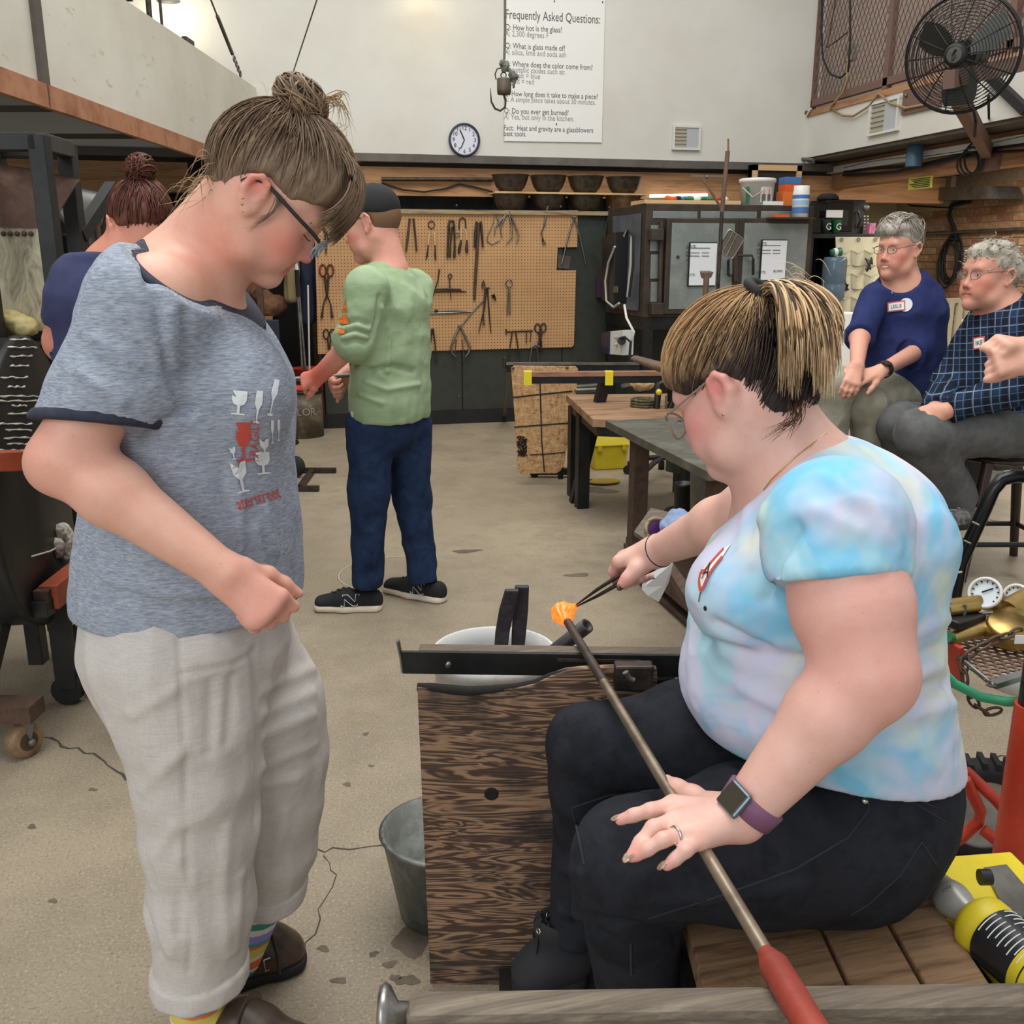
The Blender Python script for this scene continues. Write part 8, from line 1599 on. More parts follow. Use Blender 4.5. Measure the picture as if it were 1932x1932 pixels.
# == gallery front, fan, cables
mat('mauve_wall',(206,188,174),.9,0,(192,174,160),2); mat('cage_brown',(122,96,85),.6,.3); mat('fan_black',(40,40,40),.5,.4); mat('blue_pot',(74,100,122),.4); mat('sign_yellow',(200,192,80),.7); mat('white_cable',(212,208,198),.6)
def gallery():
 X = XF; P = lambda x,y,o=0: onX(x,y,X-o)
 MB().bb((7.9,2.5,z2-.1),(8.0,10.4,6.4)).build('wall_gallery','mauve_wall',kind='structure'); MB().bb((XF+.1,YW+.5,z2-.1),(8.0,YW+.6,6.4)).build('wall_gallery_end','mauve_wall',kind='structure')
 for x0,x1,y0,y1,m,nm,lab in ((1640,1700,60,110,'rust_brown','wall_shelf','small brown wall shelf behind the gallery mesh'),):
  Xb = 7.0; a,b = onX(x0,y1,Xb),onX(x1,y0,Xb); MB().bb((Xb,min(a.y,b.y),z2-.02 if m == 'cage_brown' else a.z),(7.92,max(a.y,b.y),max(b.z,a.z+.1))).build(nm,m,None,bevel=.01,label=lab,cat='cupboard' if m == 'cage_brown' else 'shelf')
 c = thing('mesh_screen','brown steel screen of expanded mesh along the gallery edge','screen',P(1700,190)); zb_ = P(1526,196).z; zt_ = zb_+2.3; ya,yb = 4.6,P(1533,100).y
 for y in (yb,P(1672,100).y,P(1905,60).y,4.7): MB().bb((X+.01,y-.03,z3),(X+.06,y+.03,zt_)).build('post','cage_brown',c)
 MB().bb((X+.01,ya,zb_-.03),(X+.06,yb,zb_+.03)).build('bottom_rail','cage_brown',c); MB().bb((X+.01,ya,zt_-.03),(X+.06,yb,zt_+.03)).build('top_rail','cage_brown',c)
 mb = MB(); sp = .062; L = yb-ya; n = int((L+2.3)/sp)
 for i in range(n+1):
  for sgn in (1,-1):
   s0 = -2.3*.5+i*sp if 1 else 0; y0_,y1_ = ya-1.3+i*sp,ya-1.3+i*sp+1.3
   pa,pb = (y0_,zb_),(y1_,zt_)
   if sgn < 0: pa,pb = (y1_,zb_),(y0_,zt_)
   def cl(p,q):
    t0,t1 = 0.,1.; d = q[0]-p[0]
    for lim,s in ((ya,1),(yb,-1)):
     v = (lim-p[0])/d if abs(d) > 1e-9 else 0
     if (d*s) > 0: t0 = max(t0,v)
     else: t1 = min(t1,v)
    return t0,t1
   t0,t1 = cl(pa,pb)
   if t1-t0 < .02: continue
   f = lambda t: V((X+.035+.004*sgn,pa[0]+(pb[0]-pa[0])*t,pa[1]+(pb[1]-pa[1])*t)); mb.beam(f(t0),f(t1),.004,.0055,hint=V((1,0,0)))
 mb.build('expanded_mesh','cage_brown',c,kind='stuff')
 for i,(pts,lab,m,r) in enumerate((([(1552,-20),(1550,60),(1552,110),(1566,140),(1585,147),(1600,135),(1604,80),(1604,-20)],'black looped cable hanging on the mesh screen','black_rubber',.009),([(1600,60),(1575,80),(1560,90),(1566,60),(1580,-20)],'thin brown cord looped on the mesh screen','rust_dark',.007),([(1600,110),(1598,150),(1590,175),(1570,198),(1567,206),(1590,218),(1610,219),(1640,200),(1658,176),(1680,195),(1710,204),(1750,196)],'tan extension cord sagging along the gallery front','tan_cord',.010),([(1530,205),(1517,225),(1516,260),(1512,320),(1503,362),(1502,380)],'white cable dropping from the gallery to the kiln','white_cable',.010),([(1522,212),(1502,230),(1497,260),(1500,290),(1512,300),(1535,302)],'grey flexible conduit bent round the gallery corner','dull_steel',.018))):
  MB().tube([P(x,y,.03) for x,y in pts],r,6).build('hanging_cable',m,None,label=lab,cat='cable')
 MB().box(P(1605,100,-.09),(.06,.12,.14)).build('junction_box','grey_tub',None,bevel=.006,label='small grey junction box behind the mesh',cat='junction box')
 vent('fascia_vent','white vent grille on the gallery fascia',P(1669,220,.012),V((0,-1,0)),ZU,.42,.26,V((-1,0,0)))
 Xw = XB-.03; Q = lambda x,y: onX(x,y,Xw)
 cz = z1-.10
 for i,(dz,m,r) in enumerate(((0,'dull_steel',.022),(-.05,'black_rubber',.014),(-.08,'black_rubber',.012))):
  MB().tube([V((Xw-.01*i,YW-.2-k*.4,cz+dz+.02*math.sin(k*1.3+i))) for k in range(10)],r,6).build('ceiling_cable',m,None,label=['grey steel conduit run under the gallery edge','upper black cable looped under the gallery edge','lower black cable looped under the gallery edge'][i],cat='cable')
 zc = Q(1700,300).z; MB().bb((Xw-.02,Q(1990,260).y,zc-.03),(XB+.002,Q(1553,326).y,zc+.03)).build('wire_channel','white_metal',None,label='long white wire channel on the timber gallery beam',cat='channel')
 pz = Q(1750,315); MB().lathe([(.065,0),(.065,.26),(.055,.26),(.055,.01),(0,.01)],V((XF+.18,pz.y,pz.z)),n=24).build('pipe_offcut','blue_pot',None,label='short blue-grey pipe hanging under the gallery edge',cat='pipe')
 s0,s1 = onX(1713,359,XB-.01),onX(1759,331,XB-.01); sg = thing('notice','yellow notice with rows of small print on the gallery beam','notice',s0); ya_,yb_ = s1.y,s0.y; MB().bb((XB-.012,ya_,s0.z),(XB-.002,yb_,s1.z)).build('sheet','sign_yellow',sg)
 for i in range(6):
  z = s0.z+(s1.z-s0.z)*(.85-.14*i); MB().bb((XB-.014,ya_+.02,z-.002),(XB-.011,yb_-.02-.03*(i % 3),z+.004)).build('print_row','black_ink',sg)
mat('tan_cord',(158,132,90),.7)
gallery()
def fan():
 c = PH(1815,102,5.55); d = 5.55; r = 103*pxm(1815,102,5.55); ax = (C0-c).normalized()*.75+V((-1,0,0))*.35-ZU*.05; ax.normalize(); u,v,a = frame_from(ax); u = u; 
 f = thing('wall_fan','big black industrial fan with round wire guard on the gallery','fan',c-ZU*r)
 g = MB()
 for i in range(20):
  t = (i+1)/20; rr = r*t; dp = .09*math.cos(t*PI/2)**.7 if t < 1 else 0; g.torus(c+a*(.02+dp),a,rr,.0026,44,4)
 g.build('front_guard','fan_black',f,kind='stuff'); g = MB()
 for i in range(14):
  t = (i+3)/16; rr = r*t; dp = -.11*math.cos(t*PI/2)**.7; g.torus(c+a*(-.02+dp),a,rr,.0024,40,4)
 g.build('rear_guard','fan_black',f,kind='stuff')
 MB().torus(c,a,r,.009,48,8).build('guard_ring','fan_black',f)
 for i in range(14):
  an = 2*PI*i/14; dr = u*math.cos(an)+v*math.sin(an); MB().tube([c+dr*r*.22+a*.115,c+dr*r*.6+a*.085,c+dr*r+a*.01],.0038,5).build('guard_spoke','fan_black',f)
 MB().lathe([(r*.20,.0),(r*.20,.02),(r*.16,.03),(0,.032)],c+a*.10,a,24).build('badge_ring','fan_black',f); MB().lathe([(r*.13,.0),(0,.002)],c+a*.134,a,20).build('badge','dull_steel',f)
 MB().tube([c+a*.138+u*r*.03+v*r*.09,c+a*.138-u*r*.02,c+a*.138+u*r*.02,c+a*.138-u*r*.03-v*r*.09],.006,5).build('badge_bolt','fan_black',f)
 for i in range(3):
  an = 2*PI*i/3+.5; dr = u*math.cos(an)+v*math.sin(an); tr_ = a.cross(dr); vs = []
  for k in range(7):
   q = r*(.15+.72*k/6); w = r*(.12+.15*math.sin(k/6*PI*.8)); vs += [c+dr*q-tr_*w+a*.04,c+dr*q+tr_*w-a*.05]
  MB().add(vs,[(2*k,2*k+1,2*k+3,2*k+2) for k in range(6)],True).build('fan_blade','fan_grey',f)
 MB().cyl(c-a*.28,c-a*.03,r*.24,n=20).build('motor','fan_black',f)
 w0 = V((XF,c.y-.1,c.z-.30)); b = thing('fan_bracket','brown steel bracket arm and brace carrying the fan','bracket',w0)
 P = lambda x,y,o=0: onX(x,y,XF-o); k0,k1 = P(1703,195,.015),P(1762,172,.015); MB().bb((XF-.02,k1.y-.1,k0.z-.09),(XF,k0.y,k0.z+.09)).build('wall_plate','cage_brown',b)
 for y in (k0.y-.05,):
  for z in (-.05,.05): MB().ball(V((XF-.025,y,k0.z+z)),.016,8,6).build('bolt','dull_steel',b)
 ha = PH(1790,150,5.45); hb = onX(1990,105,XF-.02); MB().beam(ha,hb,.06,.09).build('arm','cage_brown',b); MB().beam(c-a*.15,ha.lerp(hb,.3),.06,.06).build('yoke','fan_black',b); MB().beam(PH(1796,160,5.60),onX(1864,288,XB-.02),.07,.09).build('brace','cage_brown',b); MB().beam(onX(1870,145,XF-.02),onX(1938,210,XF-.02),.06,.06).build('strut','fan_black',b)
 q = onX(1868,296,XB-.02); MB().bb((XB-.03,q.y-.10,q.z-.10),(XB-.004,q.y+.12,q.z+.10)).build('foot_plate','cage_brown',b)
 cc = onX(1838,298,XB-.06); mb = thing('cord_loop','small loop of black fan cord hanging on the beam','cord',cc-ZU*.2)
 for i in range(3): MB().torus(cc-ZU*.02*i+V((-.01*i,.02*i,0)),V((1,.2*i,.1)),.11-.012*i,.008,22,6).build('turn','black_rubber',mb)
 MB().tube([PH(1835,197,5.4),PH(1841,230,5.4),onX(1838,270,XB-.06)],.008,6).build('lead','black_rubber',mb); MB().tube([PH(1865,180,5.4),onX(1866,230,XB-.08),onX(1862,280,XB-.06)],.008,6).build('lead','black_rubber',mb)
mat('fan_grey',(70,72,66),.5,.3)
fan()
def stools():
 mat('walnut_stain',(50,34,32),.32,0,(62,42,38),8)
 P = PH; c = P(1895,850,4.33); s = thing('bar_stool','dark brown wooden stool under the person in plaid','stool',V((c.x,c.y,0))); zs = c.z-.0
 B = Body(); B.ell(V((c.x,c.y,zs-.02)),(.225,.21,.032)); v,f = B.mesh(.008,1); link_mesh('seat',v,f,'walnut_stain',s,True)
 for sx in (-1,1):
  for sy in (-1,1): d = RT*sx*.14+HF*sy*.14; e = RT*sx*.22+HF*sy*.20; MB().cyl(V((c.x,c.y,0))+e,V((c.x,c.y,zs-.03))+d,.019,.026,14).build('leg','walnut_stain',s)
 for a,b in (((-1,-1),(1,-1)),((-1,1),(1,1)),((-1,-1),(-1,1)),((1,-1),(1,1))): MB().cyl(V((c.x,c.y,.17))+RT*a[0]*.20+HF*a[1]*.18,V((c.x,c.y,.17))+RT*b[0]*.20+HF*b[1]*.18,.012,n=10).build('stretcher','black_steel',s)
 c = P(1715,768,4.72); t = thing('round_stool','grey padded round stool with blue base under the person in navy','stool',V((c.x,c.y,0))); MB().lathe([(0,.0),(.19,.0),(.205,.012),(.205,.03),(.19,.042),(0,.045)],c-ZU*.035,n=32).build('seat','dull_steel',t); MB().lathe([(.06,0),(.05,.35),(.06,c.z-.04)],V((c.x,c.y,0)),n=20).build('column','blue_plastic',t); 
 for i in range(4): a = i*PI/2+.4; d = V((math.cos(a),math.sin(a),0)); MB().tube([V((c.x,c.y,c.z-.03))+d*.17,V((c.x,c.y,c.z-.10))+d*.18,V((c.x,c.y,.0))+d*.21],.012,8).build('leg','black_steel',t)
 h = 2.95; t = thing('tube_rail','bent black steel tube rail standing behind the gas cart','rail',V((P(1806,1150,h).x,P(1806,1150,h).y,0))); m = pxm(1850,950,h)
 pts = [V((P(1800,1100,h).x,P(1800,1100,h).y,0)),P(1803,1110,h),P(1812,1062,h),P(1858,960,h),P(1873,925,h),P(1890,905,h),P(1915,898,h),P(1990,900,h),P(2060,905,h)]; MB().tube(pts,13*m,14).build('tube','gloss_tube',t); MB().cyl(P(2055,905,h),V((P(2055,905,h).x,P(2055,905,h).y,0)),13*m,n=12).build('post','gloss_tube',t)
 for x,y in ((1822,1020),(1838,985)): MB().cyl(P(x-3,y,h-.03),P(x+10,y+6,h-.05),2.4*m,n=8).build('bolt','dull_steel',t)
 MB().cyl(P(1786,1083,h-.04),P(1815,1079,h-.05),2.2*m,n=8).build('pin','grey_cable',t)
mat('gloss_tube',(24,25,27),.22,.4)
stools()
def gas_cart():
 P = PH; h = 1.95; t = thing('gas_cart','red gas cylinder cart with regulators, perforated tray and wheel','cart',onZ(1880,1650,0))
 a = P(1952,1330,1.72); zb_ = a.z; MB().cyl(V((a.x,a.y,0)),V((a.x,a.y,zb_)),.036,n=20).build('red_tube','red_paint',t); MB().cyl(V((a.x,a.y,zb_-.01)),V((a.x,a.y,zb_+.10)),.03,n=16).build('black_clamp','black_plastic',t)
 wc = P(1852,1535,2.06); r = .128; wc.z = r
 wa = (HF*.95+RT*.2).normalized(); MB().lathe([(r*.70,-.03),(r*.90,-.038),(r*.99,-.022),(r,0),(r*.99,.022),(r*.90,.038),(r*.70,.03)],wc,wa,36).build('tyre','black_rubber',t); MB().lathe([(0,-.02),(r*.2,-.03),(r*.3,-.016),(r*.66,-.020),(r*.74,-.028),(r*.74,.028),(0,.02)],wc,wa,32).build('wheel_disc','dirty_white',t)
 tr = MB()
 for i in range(26):
  an = 2*PI*i/26; u,v_,_ = frame_from(wa); tr.beam(wc+(u*math.cos(an)+v_*math.sin(an))*r*1.0-wa*.03,wc+(u*math.cos(an)+v_*math.sin(an))*r*1.0+wa*.03,.012,.02)
 tr.build('tread_blocks','black_rubber',t,kind='stuff')
 for pts in ([(1820,1470,1.86),(1850,1530,1.86),(1846,1550,1.86),(1815,1580,1.86),(1780,1600,1.86)],[(1822,1455,1.88),(1880,1510,1.86),(1925,1560,1.80)],[(1854,1565,1.84),(1885,1590,1.82),(1920,1620,1.78)]): MB().tube([P(*q) for q in pts],.013,10).build('frame_bar','red_paint',t)
 MB().beam(P(1800,1215,1.90),P(1802,1290,1.90),.05,.01).build('frame_plate','red_paint',t)
 z = P(1890,1200,2.0).z; q = [onZ(1770,1168,z),onZ(1932,1150,z),onZ(2040,1240,z),onZ(1872,1292,z),onZ(1786,1220,z)]
 ctr = sum(q,V())/5; uu = (q[1]-q[0]).normalized(); vv = ZU.cross(uu)*-1; mb = MB(); s = .021
 import mathutils.geometry as G
 poly = [(p-ctr).dot(uu) for p in q],[(p-ctr).dot(vv) for p in q]
 def inside(x,y):
  n = len(q); r_ = False; j = n-1
  for i in range(n):
   if (poly[1][i] > y) != (poly[1][j] > y) and x < (poly[0][j]-poly[0][i])*(y-poly[1][i])/(poly[1][j]-poly[1][i])+poly[0][i]: r_ = not r_
   j = i
  return r_
 for i in range(-18,19):
  for j in range(-18,19):
   x,y = (i+.5*(j % 2))*s,j*s*.866
   if not inside(x,y): continue
   c = ctr+uu*x+vv*y; ring = []
   for k in range(6):
    an = PI/6+k*PI/3; d = uu*math.cos(an)+vv*math.sin(an); ring.append((c+d*s*.578,c+d*s*.40))
   vs = [p[0] for p in ring]+[p[1] for p in ring]; mb.add(vs,[(k,(k+1) % 6,6+(k+1) % 6,6+k) for k in range(6)]); mb.add([p-ZU*.003 for p in vs],[(6+k,6+(k+1) % 6,(k+1) % 6,k) for k in range(6)]); mb.add([p[1] for p in ring]+[p[1]-ZU*.003 for p in ring],[(k,6+k,6+(k+1) % 6,(k+1) % 6) for k in range(6)])
 mb.build('perforated_tray','tray_rust',t,kind='stuff'); MB().tube([q[i] for i in (0,1,2,3,4)],.006,6,closed=True).build('tray_edge','dull_steel',t); MB().beam(q[3],q[2],.02,.012).build('tray_lip','galvanised',t)
 rg = thing('regulator','brass gas regulator with two white dial gauges on the cart tray','regulator',P(1880,1205,1.98))
 for gx,gy,gh,rr in ((1860,1120,2.0,29),(1918,1126,2.08,22)):
  c = P(gx,gy,gh); m = pxm(gx,gy,gh); n = ((C0-c).normalized()+ZU*.35+RT*-.35).normalized(); gc = MB().lathe([(0,-.045),(rr*m*.9,-.04),(rr*m*.98,-.01),(rr*m*1.02,.004),(rr*m*.94,.010)],c,n,30).build('gauge_case','brass',rg); MB().lathe([(0,.004),(rr*m*.93,.004)],c,n,30).build('dial','dial_white',gc); MB().torus(c+n*.008,n,rr*m*.96,.004,30,6).build('bezel','white_metal',gc)
  u,v_,_ = frame_from(n)
  for k in range(12):
   an = k*2*PI/14-.6; d = u*math.cos(an)+v_*math.sin(an); MB().beam(c+d*rr*m*.7+n*.006,c+d*rr*m*.86+n*.006,.002,.002).build('tick','black_ink',gc)
  MB().beam(c-u*rr*m*.2+n*.007,c+(u*.5+v_*.5)*rr*m*.8+n*.007,.002,.003).build('needle','black_ink',gc)
 for pa,pb,ra,rb_,nm in (((1788,1142,1.98),(1848,1132,2.0),.014,.012,'stem'),((1788,1152,1.96),(1845,1144,1.98),.013,.012,'stem'),((1888,1190,1.96),(1932,1140,2.06),.030,.030,'valve_body'),((1900,1160,2.02),(1945,1130,2.06),.036,.030,'valve_body'),((1795,1205,1.92),(1880,1180,1.96),.013,.018,'stem')): MB().cyl(P(*pa),P(*pb),ra,rb_,18).build(nm,'brass',rg)
 c = P(1905,1190,1.93); MB().lathe([(0,-.02),(.048,-.02),(.05,-.012),(.05,.012),(.046,.018),(0,.02)],c,ZU*.9-HF*.3,26).build('diaphragm_cap','brass',rg); MB().box(c-HF*.05,(.03,.002,.018),-YAW).build('maker_label','white_paper',rg); MB().box(P(1815,1168,1.96),(.10,.05,.02),.3).build('key_block','black_plastic',rg,bevel=.004); MB().cyl(P(1819,1160,1.96),P(1821,1140,1.96),.004,n=8).build('key_pin','dull_steel',rg)
 MB().tube([P(*x) for x in ((1775,1265,1.80),(1800,1290,1.82),(1850,1315,1.82),(1900,1324,1.80),(1950,1322,1.76),(2020,1330,1.74))],.010,10).build('gas_hose','hose_green',None,label='bright green gas hose looping below the cart tray',cat='hose'); MB().tube([P(1786,1202,1.9),P(1796,1205,1.92)],.012,8).build('hose_nut','green_plastic',bpy.data.objects['gas_hose'])
 ch = thing('chain','rusty iron chain hanging from the cart tray','chain',P(1850,1345,1.85)); path = [P(*x) for x in ((1925,1190,1.9),(1890,1203,1.88),(1850,1220,1.87),(1822,1240,1.86),(1818,1265,1.85),(1822,1295,1.84),(1835,1325,1.84),(1858,1345,1.84),(1885,1340,1.84),(1905,1325,1.84))]
 dense = []
 for a_,b_ in zip(path,path[1:]): dense += [a_.lerp(b_,k/8) for k in range(8)]
 pos = [dense[0]]
 for p in dense:
  if (p-pos[-1]).length > .026: pos.append(p)
 for i,(a_,b_) in enumerate(zip(pos,pos[1:])):
  d = (b_-a_).normalized(); u,v_,_ = frame_from(d); w = u if i % 2 else v_; c = (a_+b_)/2; pts = [c+d*.019*math.cos(t_)+w*.0085*math.sin(t_) for t_ in np.linspace(0,2*PI,13)[:-1]]; MB().tube(pts,.0032,6,closed=True).build('link','chain_rust',ch)
 c = onZ(1905,1300,0); MB().lathe([(0,0),(.05,0),(.055,.02),(.02,.04),(0,.04)],P(1916,1298,2.1),ZU,20).build('tray_cup','white_metal',t)
mat('dirty_white',(176,174,164),.6,0,(150,148,138),6); mat('tray_rust',(132,104,88),.55,.4,(108,82,70),10); mat('dial_white',(222,228,232),.3); mat('hose_green',(66,172,126),.5); mat('chain_rust',(92,76,64),.6,.5)
gas_cart()
# == left side: exhaust hood, furnace, clutter
def hood_mat():
 t = NT('hood_sheet'); n = t.noise(t.coord(),1.1,5,.6); b = t.noise(t.coord((1,1,2.5),loc=(2,1,0)),5.5,6,.75); g = t.noise(t.coord((3,3,3)),1.2,2)
 c = t.ramp(n,[(.35,(192,188,174)),(.65,(212,209,197))]); m = t.math('MULTIPLY',t.ramp(b,[(.60,(0,0,0)),(.64,(255,255,255))]),t.ramp(g,[(.42,(0,0,0)),(.58,(200,200,200))])); t.set(t.mix(m,c,lin((140,132,108))),.4,.15)
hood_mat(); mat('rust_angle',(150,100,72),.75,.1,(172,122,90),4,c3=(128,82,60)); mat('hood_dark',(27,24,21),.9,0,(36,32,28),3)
def hood():
 r = -2.1; z0 = onR(390,298,r).z; z1_ = onR(482,165,r).z; hf = onR(482,165,r).dot(HF); hn = 2.55; rl = -4.3; q = lambda h,rr,z: hr(h,rr,z)
 t = thing('exhaust_hood','huge pale sheet-metal exhaust hood with rusty lower edge and black inside','hood',hr((hf+hn)/2,-3.2,z0))
 pn = [(hn,3.55),(3.55,6.1),(6.1,hf)]
 hs = [onR(72,100,r).dot(HF),onR(222,100,r).dot(HF)]
 for a,b in ((hn,hs[0]),(hs[0],hs[1]),(hs[1],hf)): MB().hexa([q(a,r,z0),q(b,r,z0),q(b,r-.012,z0),q(a,r-.012,z0),q(a,r,z1_),q(b,r,z1_),q(b,r-.012,z1_),q(a,r-.012,z1_)]).build('side_panel','hood_sheet',t)
 MB().hexa([q(hf,r,z0),q(hf,rl,z0),q(hf+.012,rl,z0),q(hf+.012,r,z0),q(hf,r,z1_),q(hf,rl,z1_),q(hf+.012,rl,z1_),q(hf+.012,r,z1_)]).build('end_panel','hood_sheet',t)
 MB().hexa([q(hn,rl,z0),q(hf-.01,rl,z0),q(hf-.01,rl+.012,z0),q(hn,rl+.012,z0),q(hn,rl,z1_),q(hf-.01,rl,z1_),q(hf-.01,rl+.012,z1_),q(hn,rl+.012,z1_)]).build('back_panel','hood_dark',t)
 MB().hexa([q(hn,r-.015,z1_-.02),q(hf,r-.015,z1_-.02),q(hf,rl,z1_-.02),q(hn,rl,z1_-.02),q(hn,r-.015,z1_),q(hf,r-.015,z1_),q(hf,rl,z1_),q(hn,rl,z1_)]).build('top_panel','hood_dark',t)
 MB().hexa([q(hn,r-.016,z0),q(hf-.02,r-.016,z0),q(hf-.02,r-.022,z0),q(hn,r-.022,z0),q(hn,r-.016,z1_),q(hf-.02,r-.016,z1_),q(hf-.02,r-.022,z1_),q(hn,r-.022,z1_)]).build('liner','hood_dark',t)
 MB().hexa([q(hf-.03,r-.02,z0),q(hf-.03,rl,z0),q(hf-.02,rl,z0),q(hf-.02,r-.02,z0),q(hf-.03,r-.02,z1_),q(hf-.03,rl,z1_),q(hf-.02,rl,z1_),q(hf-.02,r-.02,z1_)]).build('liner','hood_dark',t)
 MB().beam(q(hn,r+.012,z0+.03),q(hs[0]-.01,r+.012,z0+.03),.03,.10).build('edge_angle','rust_angle',t); MB().beam(q(hs[0]+.01,r+.012,z0+.03),q(hf,r+.012,z0+.03),.03,.10).build('edge_angle','rust_angle',t); MB().beam(q(hf,r,z0+.02),q(hf,rl,z0+.02),.03,.08).build('edge_angle','rust_angle',t)
 MB().beam(q(hs[0],r+.012,z0),q(hs[0],r+.012,z1_),.022,.07,hint=HF).build('seam_strap','brown_steel',t)
 for h in (4.4,5.6,6.8): MB().beam(q(h,r-.05,z0+.12),q(h,rl+.05,z0+.12),.03,.03).build('cross_bar','hood_edge',t)
 A = onR(455,147,r); top = onR(390,-30,r)-RT*-.0; top = A+V((0,0,2.2))-HF*1.2; ln = (top-A)
 def hang(nm,lab,px0,px1,rr,off):
  a,b = onR(*px1,r),None; p1 = onR(*px1,r)-RT*.02; 
  return p1
 p0 = onR(456,146,r); ch = thing('hanger_chain','thin chain and turnbuckle holding the hood end','chain',p0); d = (PH(398,0,7.4)-p0).normalized()
 for i in range(4): MB().torus(p0+d*(.04+i*.05),d.cross(ZU if i % 2 else HF),.022,.006,14,6).build('link','dull_steel',ch)
 MB().cyl(p0+d*.24,p0+d*.60,.014,n=10).build('turnbuckle','dull_steel',ch); MB().cyl(p0+d*.60,p0+d*1.0,.007,n=8).build('eye_rod','dull_steel',ch); MB().tube([p0+d*.95,p0+d*1.05+ZU*.02,p0+d*1.0+ZU*.05],.008,6).build('cleat','dull_steel',ch); MB().cyl(p0+d*.98,p0+d*3.0,.006,n=8).build('wire','dull_steel',ch)
 a,b = onR(546,158,-1.85),PH(601,-10,7.3); MB().cyl(a,b+(b-a)*1.2,.006,n=8).build('hanger_wire','dull_steel',None,label='thin straight hanger wire crossing the white wall',cat='wire')
 for i,(x0,x1) in enumerate(((285,296),(308,320))): MB().cyl(onR(x0-2,40-i*-12,r-.3),onR(x0-2,40+12*i,r-.3)+ZU*2.5,.018 if i == 0 else .010,n=8).build('support_rod','dark_iron',None,label=['thick dark support rod rising behind the hood top','thin grey support rod rising behind the hood top'][i],cat='rod')
 for x,y in ((355,78),(235,-10)): MB().box(onR(x,y,r-.02),(.03,.16,.03),-YAW).build('lifting_tab','dark_iron',t)
mat('hood_edge',(70,62,54),.7)
hood()
def refr():
 t = NT('refractory'); sp = t.new('ShaderNodeSeparateXYZ'); tc = t.new('ShaderNodeTexCoord'); t.link(tc.outputs['Object'],sp.inputs[0]); n = t.noise(t.coord((1,1,.4)),14,5,.7,1.5); n2 = t.noise(t.coord(),5,5,.7)
 c = t.ramp(n,[(.32,(104,98,88)),(.5,(176,168,142)),(.68,(206,198,168))]); f = t.math('ADD',t.math('MULTIPLY',sp.outputs[2],-3.6),t.math('MULTIPLY',n2,2.2))
 t.set(t.mix(t.ramp(t.math('ADD',f,3.85),[(.55,(0,0,0)),(.95,(230,230,230))]),c,lin((212,178,60))),.9); t.bump(n,.5,.004)
